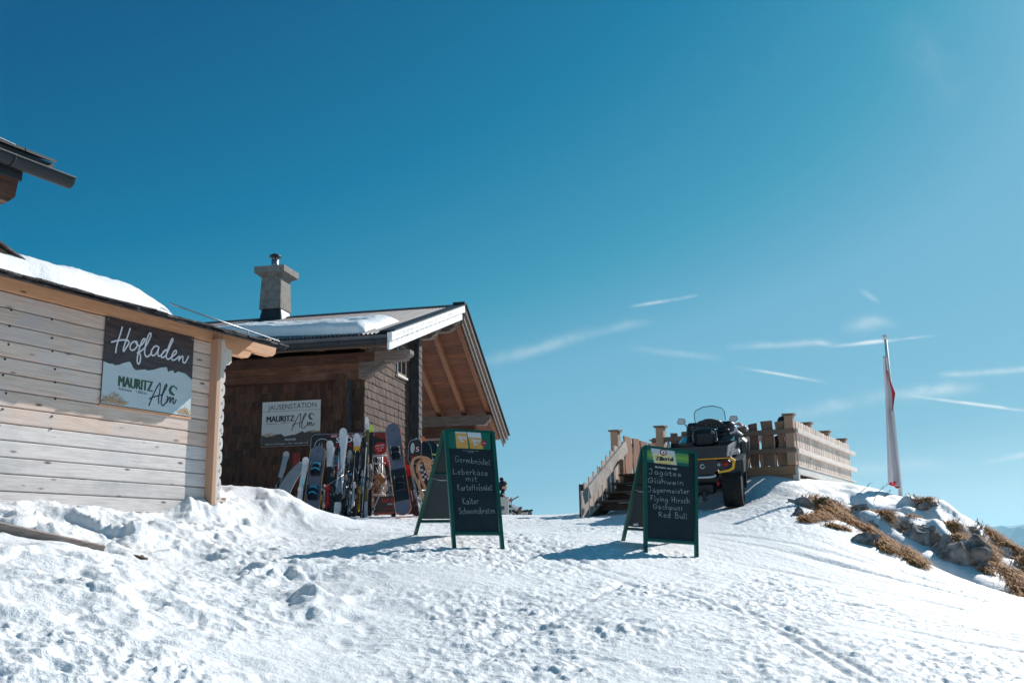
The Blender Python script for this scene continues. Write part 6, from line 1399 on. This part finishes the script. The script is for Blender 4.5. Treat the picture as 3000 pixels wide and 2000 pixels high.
mb = MB(); mb.ball((.01, 0, .85), .112, 18, sq=(1.05, .95, 1.0)); mb.ball((-.05, 0, .77), .085, 14, sq=(.9, 1, 1.2)); mb.ball((-.02, 0, .995), .062, 14); mb.build('bobble_hat', P_['hat_dark'], pe, PMx)
mb = MB(); mb.ball((.055, 0, .875), .088, 14, sq=(1, .9, .8)); mb.build('hat_band', P_['olive'], pe, PMx)
# man behind the front fence with dark hair
pc = at(2296, 1242, 20.2); pe = empty('person', V((pc.x, pc.y, pc.z-.80)), 'person with black hair ducking behind the corner post of the sun deck', 'person'); PMx = pe.matrix_world.copy()
skin_body('body', [(0, 0, .0), (0, 0, .25), (0, 0, .50), (0, 0, .62), (0, 0, .76), (-.19, 0, .5), (-.24, 0, .25), (-.14, -.18, .18), (.19, 0, .5), (.24, 0, .25), (.14, -.18, .18), (-.1, -.3, .0), (.1, -.3, .0)],
          [(0, 1), (1, 2), (2, 3), (3, 4), (2, 5), (5, 6), (6, 7), (2, 8), (8, 9), (9, 10), (0, 11), (0, 12)], [.16, .16, (.16, .12), .06, .08, .07, .055, .04, .07, .055, .04, .09, .09], P_['coat_black'], pe, PMx)
mb = MB(); mb.ball((0, -.01, .80), .098, 16, sq=(.85, 1, 1.2)); mb.ball((.06, -.085, .74), .03, 8); mb.ball((-.03, -.095, .80), .018, 8); mb.build('face', P_['skin'], pe, PMx)
mb = MB(); mb.ball((0, .015, .855), .125, 16, sq=(1, 1, .95)); mb.build('hair', mk('hair_black', (.008, .008, .012), .5), pe, PMx)
# person on the deck reaching out an arm in white
pc = at(2195, 1252, 19.2); pe = empty('person', V((pc.x, pc.y, pc.z-.60)), 'person in white sleeves and red cuffs mostly hidden behind the quad and fence', 'person'); PMx = pe.matrix_world.copy()
skin_body('body', [(0, 0, -.1), (0, 0, .2), (.05, 0, .42), (.06, 0, .46), (.05, 0, .50), (-.05, -.05, .52), (-.16, -.10, .60), (-.21, -.10, .655), (.2, 0, .44), (.28, .02, .25), (.25, -.1, .05)],
          [(0, 1), (1, 2), (2, 3), (3, 4), (2, 5), (5, 6), (6, 7), (2, 8), (8, 9), (9, 10)], [.15, .14, .12, .06, .05, .06, .045, .035, .06, .05, .04], P_['plastic_white'], pe, PMx)
mb = MB(); mb.tube([(-.10, -.08, .57), (-.15, -.10, .60)], .05, 10); mb.build('red_cuff', P_['red'], pe, PMx)
mb = MB(); mb.ball((-.215, -.105, .66), .038, 10, sq=(1.3, .6, 1))
for k in range(4): mb.tube([(-.235, -.12+.02*k, .668), (-.275, -.12+.02*k, .672-.006*k), (-.295, -.115+.02*k, .655)], .009, 6)
mb.tube([(-.20, -.13, .66), (-.225, -.16, .675)], .010, 6); mb.build('hand', P_['skin'], pe, PMx)

# ------------------------------------------------------------------ far little things behind the first chalkboard
def K(x, y, Y): return at(1440+x/9.8, 1380+y/9.8, Y)
c0 = K(225, 1290, 27.0); c1 = K(500, 1290, 27.0); top_ = K(230, 735, 27.0)
wC = c1.x-c0.x+.28; hC = top_.z-c0.z+.06
cm = empty('cabinet', V((c0.x-.28, c0.y, c0.z-.06)), 'pale grey cabinet with round mark standing behind the first chalkboard', 'cabinet'); M = cm.matrix_world.copy()
mb = MB(); mb.bbox(0, wC, 0, .5, 0, hC-.03, .01); mb.bbox(-.015, wC+.015, -.015, .52, hC-.03, hC, .008); mb.build('body', P_['sign_cream'], cm, M)
mb = MB(); a = K(320, 1060, 27.0)-M.translation; mb.lathe([(0, 0), (.058, 0), (.058, .004), (0, .004)], 18, M=Matrix.Translation((a.x, -.002, a.z)) @ Matrix.Rotation(R(90), 4, 'X')); mb.build('round_mark', P_['board_grey'], cm, M)
mb = MB(); a = K(340, 1200, 27.0)-M.translation; mb.box(a.x-.07, a.x+.06, -.004, 0, 0, .13); mb.build_each('red_print', P_['banner_red'], cm, M)
mb = MB(); mb.bbox(wC+.018, wC+.10, .1, .4, .0, .14, .01); mb.build('side_box', P_['sign_cream'], cm, M)
pl = K(560, 950, 28.0); o = empty('alpine_flag_stick', pl, 'small leaning sticks with red and white streamers right of the cabinet', 'stick'); M = o.matrix_world.copy()
mb = MB(); mb.tube([(0, 0, -.45), (.01, 0, .05), (.03, 0, .12)], .012, 6); mb.build('stick', P_['green_ski'], o, M)
mb = MB(); mb.bar((-.13, 0, .02), (.02, 0, .19), .03, .03); mb.bar((-.02, .03, .10), (.22, .03, .22), .03, .03); mb.build_each('streamer', P_['banner_red'], o, M)
mb = MB(); mb.bar((-.15, .05, -.05), (.04, .05, .13), .04, .07); mb.bar((.03, .05, -.03), (.20, .05, -.12), .05, .08); mb.build('white_streamer', P_['plastic_white'], o, M)
rl = K(600, 1290, 28.5); o = empty('metal_railing', rl, 'thin grey railing sloping down right of the cabinet', 'railing'); M = o.matrix_world.copy()
a = K(570, 1010, 28.5)-rl; b = K(740, 1110, 28.5)-rl; mb = MB(); mb.bar(a, b, .04, .09); mb.build('top_rail', P_['ski_grey'], o, M)
mb = MB()
for k in range(5): q_ = a.lerp(b, k/4); mb.bar(q_, V((q_.x, q_.y, -.1)), .05, .015)
mb.build('bars', P_['lead'], o, M)
mb = MB(); mb.bar(K(580, 1160, 28.5)-rl, K(720, 1250, 28.5)-rl, .02, .03); mb.build('lower_rail', P_['ski_grey'], o, M)
def stall(name, label, x0, x1, y0, Y, m, roofm, cat):
    p0 = K(x0, 1290, Y); p1 = K(x1, y0, Y); o = empty(name, p0, label, cat); M = o.matrix_world.copy(); w_ = p1.x-p0.x; h_ = p1.z-p0.z
    mb = MB(); mb.bbox(0, w_, 0, .4, -.1, h_, .01); mb.build('body', P_[m], o, M)
    mb = MB(); mb.hexa([(-.10, -.1, h_+.003), (w_+.02, -.1, h_+.02), (w_+.02, .5, h_+.02), (-.10, .5, h_+.003), (-.10, -.1, h_+.03), (w_+.02, -.1, h_+.07), (w_+.02, .5, h_+.07), (-.10, .5, h_+.03)]); mb.build('lid', P_[roofm], o, M)
stall('grey_crate', 'dark grey crate with slanting lid right of the railing', 755, 855, 1085, 28.5, 'beam_grey', 'dark_wood', 'crate')
stall('pale_crate', 'pale pinkish crate with dark lid between two darker boxes', 870, 1030, 1165, 29.0, 'sign_cream', 'dark_wood', 'crate')
stall('black_box', 'small black box on the snow horizon, rightmost of the distant row', 1045, 1165, 1160, 29.0, 'board_grey', 'ski_black', 'box')

# ------------------------------------------------------------------ the fallen rail in the snow trench at left
a = at(-60, 1532, 8.05); b = at(302, 1612, 8.62)
o = empty('fallen_rail', a, 'weathered wooden rail sunk in the snow trench at lower left', 'wooden rail'); M = o.matrix_world.copy()
mb = MB(); mb.bar((0, 0, 0), b-a, .05, .085, up=(0, -.35, 1), rnd=.3); mb.build('plank', mk('old_rail', (.33, .27, .235), .8, c2=(.20, .15, .13), nscale=(2, 2, 9), ns=6, det=6, bump=.004), o, M)
mb = MB(); mb.bar(V((.0, .02, -.055)), (b-a)*.93+V((0, .02, -.055)), .06, .022, up=(0, -.35, 1), rnd=.3); mb.build('under_batten', P_['warm_wood'], o, M)
p = at(395, 1630, 8.95); mb = MB(); mb.bar((-.09, .02, .02), (.10, 0, -.03), .06, .04); mb.bar((0, -.04, -.03), (.05, .05, .0), .03, .03); o = mb.build('wood_scrap', P_['dark_wood'], None, Matrix.Translation(p)); tag(o, 'dark broken wood scrap poking out of the snow beside the fallen rail', 'wood scrap')

# ------------------------------------------------------------------ rocks, dry grass, twigs on the ridge
def N_at(p):
    e = .15; gx = (float(base_h([p.x+e], [p.y])[0])-float(base_h([p.x-e], [p.y])[0]))/(2*e); gy = (float(base_h([p.x], [p.y+e])[0])-float(base_h([p.x], [p.y-e])[0]))/(2*e)
    return V((-gx, -gy, 1)).normalized()
def rock(label, px, py, wpx, hpx, seed, tilt=0):
    g = ground_hit(px, py+hpx*.15, 11.5, 20); s = g.y/FPX; a, b = wpx*s/2, hpx*s/2
    import bmesh
    from mathutils import noise
    bm = bmesh.new(); bmesh.ops.create_icosphere(bm, subdivisions=4, radius=1)
    pl = []
    rr = random.Random(seed)
    for k in range(16): v = V((rr.gauss(0, 1), rr.gauss(0, 1), rr.gauss(0, 1))).normalized(); pl.append((v, rr.uniform(.52, .9)))
    for v in bm.verts:
        c = v.co.copy()
        for (nn, d) in pl:
            k = c.dot(nn)
            if k > d: c -= nn*(k-d)*.97
        c += c.normalized()*(noise.noise(c*2.6+V((seed, 0, 0)))*.20+noise.noise(c*7+V((0, seed, 0)))*.075)
        v.co = V((c.x*a*1.22, c.y*min(a, b)*1.05, c.z*b*1.35))
    me = bpy.data.meshes.new('rock'); bm.to_mesh(me); bm.free(); me.materials.append(P_['rock'])
    me.polygons.foreach_set('use_smooth', [False]*len(me.polygons))
    o = bpy.data.objects.new('rock', me); COL.objects.link(o)
    o.matrix_world = Matrix.Translation(g+V((0, min(a, b)*.25, b*.12))) @ Matrix.Rotation(R(-tilt), 4, 'Y')
    o.location.z += ground_z(g.x, g.y)-g.z-.02; return tag(o, label, 'rock', 'rocks breaking through the snow ridge')
rock('small dark rock just below the snow lip near the sun deck corner', 2345, 1467, 78, 46, 3, -12)
rock('narrow dark rock at the left foot of the brown grass band', 2338, 1500, 34, 52, 4, 0)
rock('smooth grey rock with brown grass cap in the middle of the ridge', 2548, 1528, 66, 70, 9, 25)
rock('low grey rock under the end of the long grass band', 2535, 1584, 105, 52, 12, 30)
rock('dark stone tucked under the overhanging snow above the grass tuft', 2520, 1505, 60, 30, 13, 15)
rock('lowest dark stone left of the isolated grass tuft', 2594, 1575, 32, 34, 15, 20)
rock('brown shaded stone left of the biggest grey boulders', 2652, 1556, 58, 36, 18, 8)
rock('big light grey boulder, left one of the large pair', 2712, 1574, 92, 104, 22, -6)
rock('broad grey boulder between the light one and the pointed one', 2775, 1608, 98, 100, 25, 12)
rock('largest pointed grey boulder at the lower right of the ridge', 2836, 1636, 126, 128, 31, 38)
rock('flat dark stone among the grass at the far right skyline', 2850, 1585, 50, 44, 36, 20)
rock('angular grey stone between the smooth capped rock and the big boulders', 2655, 1592, 60, 40, 51, 22)
rock('grey ledge stone under the right end of the largest boulder', 2885, 1668, 60, 50, 53, 40)
rock('half-buried dark stone just above the light grey boulder', 2725, 1532, 60, 26, 57, 12)
rock('small dark stone in the snow near the right edge', 2925, 1726, 22, 10, 41, 5)
def grass_patch(mb, path, wpx, n, L=.20, droop=.8, y0=11.5, y1=20):
    n = int(n*.7); L *= .85
    pts = [ground_hit(x, y, y0, y1) for x, y in path]; ws = wpx if isinstance(wpx, (list, tuple)) else [wpx]*len(path)
    for i in range(n):
        t = random.random()*(len(pts)-1); k = int(t); f = t-k; g = pts[k].lerp(pts[k+1], f) if k < len(pts)-1 else pts[k]
        w_ = (ws[k]*(1-f)+ws[min(k+1, len(ws)-1)]*f)*g.y/FPX/2
        q_ = 1 if random.random() < .8 else 1.8; dx, dy = random.gauss(0, .48)*w_*q_, random.gauss(0, .48)*w_*1.6*q_
        x, y = g.x+dx, g.y+dy; z = float(BH(x, y))+.03
        l = L*random.uniform(.5, 1.25); up = random.uniform(.12, .42)
        d = V((random.gauss(.42, .42), random.gauss(-.5, .38), 0)); d = d.normalized() if d.length > .01 else V((0, -1, 0)); sd = V((-d.y, d.x, 0))*random.uniform(.003, .007)
        b = V((x, y, z-.04)); m1 = b+V((0, 0, 1))*l*up+d*l*.35; m2 = m1+d*l*.40-V((0, 0, 1))*l*(.05+.25*droop*random.random()); e = m2+d*l*.25-V((0, 0, 1))*l*.45*droop*random.uniform(.4, 1)
        mb.add([b-sd*1.5, b+sd*1.5, m1+sd, m1-sd, m2+sd*.8, m2-sd*.8, e], [(0, 1, 2, 3), (3, 2, 4, 5), (5, 4, 6)])
_cache = {}
def BH(x, y):
    k = (round(x/.06)*.06, round(y/.06)*.06)
    if k not in _cache: _cache[k] = ground_z(k[0], k[1])
    return _cache[k]
def mound_grass():
    mb = MB()
    for (path, w_, n, L) in (([(2400, 1460), (2425, 1475), (2440, 1495)], 60, 2200, .24), ([(2345, 1528), (2400, 1512), (2455, 1502), (2500, 1530), (2545, 1560), (2580, 1590), (2590, 1612)], [20, 34, 52, 52, 42, 46, 30], 6500, .22),
                             ([(2425, 1540), (2470, 1550)], 26, 700, .16), ([(2440, 1490), (2480, 1492)], 22, 600, .15), ([(2510, 1497), (2545, 1505), (2585, 1525), (2605, 1545)], [22, 34, 40, 26], 1900, .20),
                             ([(2640, 1612), (2660, 1630), (2685, 1655)], [30, 46, 30], 1700, .22), ([(2690, 1520), (2735, 1525)], [34, 20], 900, .2), ([(2630, 1560), (2700, 1545)], 14, 400, .12),
                             ([(2785, 1525), (2810, 1545), (2850, 1560), (2900, 1590), (2930, 1615)], [18, 30, 60, 60, 40], 4200, .24), ([(2775, 1570), (2815, 1590), (2845, 1630), (2882, 1680)], [22, 34, 34, 18], 2400, .2),
                             ([(2880, 1600), (2900, 1640), (2950, 1680), (2985, 1720), (3010, 1745)], [40, 44, 60, 60, 60], 4200, .24), ([(2950, 1615), (2985, 1640), (3010, 1670)], [30, 40, 40], 1700, .22), ([(2790, 1600), (2830, 1600)], 20, 500, .15)):
        grass_patch(mb, path, w_, n, L)
    # under the deck
    for i in range(500):
        p = DECK @ V((random.uniform(-1.6, -.05), random.uniform(.4, 4.8), 0)); z = BH(p.x, p.y); l = random.uniform(.12, .34); d = V((random.gauss(0, .4), random.gauss(0, .4), 1)); sd = V((.004, 0, 0)); b = V((p.x, p.y, z-.02)); m1 = b+d.normalized()*l*.6; e = m1+V((d.x*1.6, d.y*1.6, .4)).normalized()*l*.5
        mb.add([b-sd, b+sd, m1+sd, m1-sd, e], [(0, 1, 2, 3), (3, 2, 4)])
    o = mb.build('dry_grass', P_['grass']); tag(o, kind='stuff', label='dry brown grass drooping over the rocks of the ridge', cat='grass')
mound_grass()
def twig(label, px, py, hpx, lean_, seed):
    rr = random.Random(seed); g = ground_hit(px, py+6, 12, 22); s = g.y/FPX; o_ = empty('bare_twig', g, label, 'twig', 'bare twigs on the snow ridge'); M = o_.matrix_world.copy(); h = hpx*s
    mb = MB(); P = [V((0, 0, -.05))]
    for k in range(5): P.append(P[-1]+V((lean_*h*.22+rr.gauss(0, .02), rr.gauss(0, .02), h*.24)))
    mb.tube(P, [.007, .006, .005, .004, .003, .002], 5); mb.build('stem', P_['twig'], o_, M)
    for k in range(3):
        a = P[2+k]; mb = MB(); mb.tube([a, a+V((rr.uniform(-.3, .9)*h*.35, 0, h*.22)), a+V((rr.uniform(0, 1.2)*h*.5, 0, h*.40))], [.004, .003, .002], 5); mb.build('side_shoot', P_['twig'], o_, M)
twig('bare twig leaning right, nearest to the side fence', 2510, 1432, 24, 1.0, 2)
twig('tallest bare twig between side fence and flagpole', 2560, 1440, 30, 1.1, 5)
twig('thin bare twig just left of the flagpole', 2588, 1445, 20, .9, 8)
mb = MB(); m_ = DECK @ Matrix.Translation((-.02, 5.42, 1.12)); mb.bbox(-.03, .05, -.04, .04, -.06, .10, .008); o = mb.build('red_tail_lamp', P_['red'], None, m_); tag(o, 'small red marker lamp fixed under the far end of the sun deck', 'lamp')

# ------------------------------------------------------------------ distant mountains
def mountains():
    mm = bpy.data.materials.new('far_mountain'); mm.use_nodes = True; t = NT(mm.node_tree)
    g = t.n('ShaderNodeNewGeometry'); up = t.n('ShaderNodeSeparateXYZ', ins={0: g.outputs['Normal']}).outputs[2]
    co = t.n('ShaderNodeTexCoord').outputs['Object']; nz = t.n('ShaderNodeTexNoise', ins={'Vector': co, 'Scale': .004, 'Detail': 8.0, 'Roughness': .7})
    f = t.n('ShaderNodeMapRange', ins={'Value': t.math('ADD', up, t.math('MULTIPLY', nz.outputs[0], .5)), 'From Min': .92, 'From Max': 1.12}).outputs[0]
    c = t.mix(f, (.04, .05, .06, 1), (.34, .39, .44, 1)); p = t.n('ShaderNodeBsdfPrincipled', ins={'Base Color': c, 'Roughness': .9}); t.n('ShaderNodeOutputMaterial', ins={'Surface': p.outputs[0]})  # snow tone darkened and blued, so part of the haze sits in the colour
    nx, ny = 420, 90; th = np.radians(np.linspace(-75, 75, nx)); rr = np.linspace(7000, 12500, ny); T, Rr = np.meshgrid(th, rr)
    X = np.sin(T)*Rr; Y = np.cos(T)*Rr
    ridge = np.abs(fbm(X, Y, 2600, 77, 6)); Z = 560*(1-ridge*2.3)+fbm(X, Y, 700, 80, 5)*260; env = np.sin(np.clip((Rr-7000)/5500, 0, 1)*math.pi)**.7
    side = np.clip((np.degrees(T)-18)/8, 0, 1)+np.clip((-np.degrees(T)-40)/10, 0, 1)
    Z = -640+env*(Z+420)*(.45+.55*np.clip(side, 0, 1))
    # pull the range to the height seen above the far right of the ridge
    el = Z/Rr; lim = .0150+.006*vn(T*40, T*0, 5)+.003*vn(T*130, T*0, 6); Z = np.where(el > lim, Rr*(lim+(el-lim)*.15), Z)
    vs = np.stack([X, Y, Z], -1).reshape(-1, 3); idx = np.arange(nx*ny).reshape(ny, nx)
    me = bpy.data.meshes.new('mountains'); q = np.stack([idx[:-1, :-1], idx[:-1, 1:], idx[1:, 1:], idx[1:, :-1]], -1).reshape(-1, 4)
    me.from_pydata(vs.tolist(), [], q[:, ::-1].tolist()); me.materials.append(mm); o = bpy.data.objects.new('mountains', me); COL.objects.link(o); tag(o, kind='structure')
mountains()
# ------------------------------------------------------------------ air
hz = bpy.data.materials.new('haze_air'); hz.use_nodes = True; t = NT(hz.node_tree)
v = t.n('ShaderNodeVolumePrincipled', ins={'Color': (.42, .78, 1.0, 1), 'Density': 7.0e-5, 'Anisotropy': .4}); t.n('ShaderNodeOutputMaterial', ins={'Volume': v.outputs[0]})
mb = MB(); mb.box(-13000, 13000, -200, 14200, -800, 270, rnd=.5); o = mb.build('haze', hz); tag(o, kind='stuff')
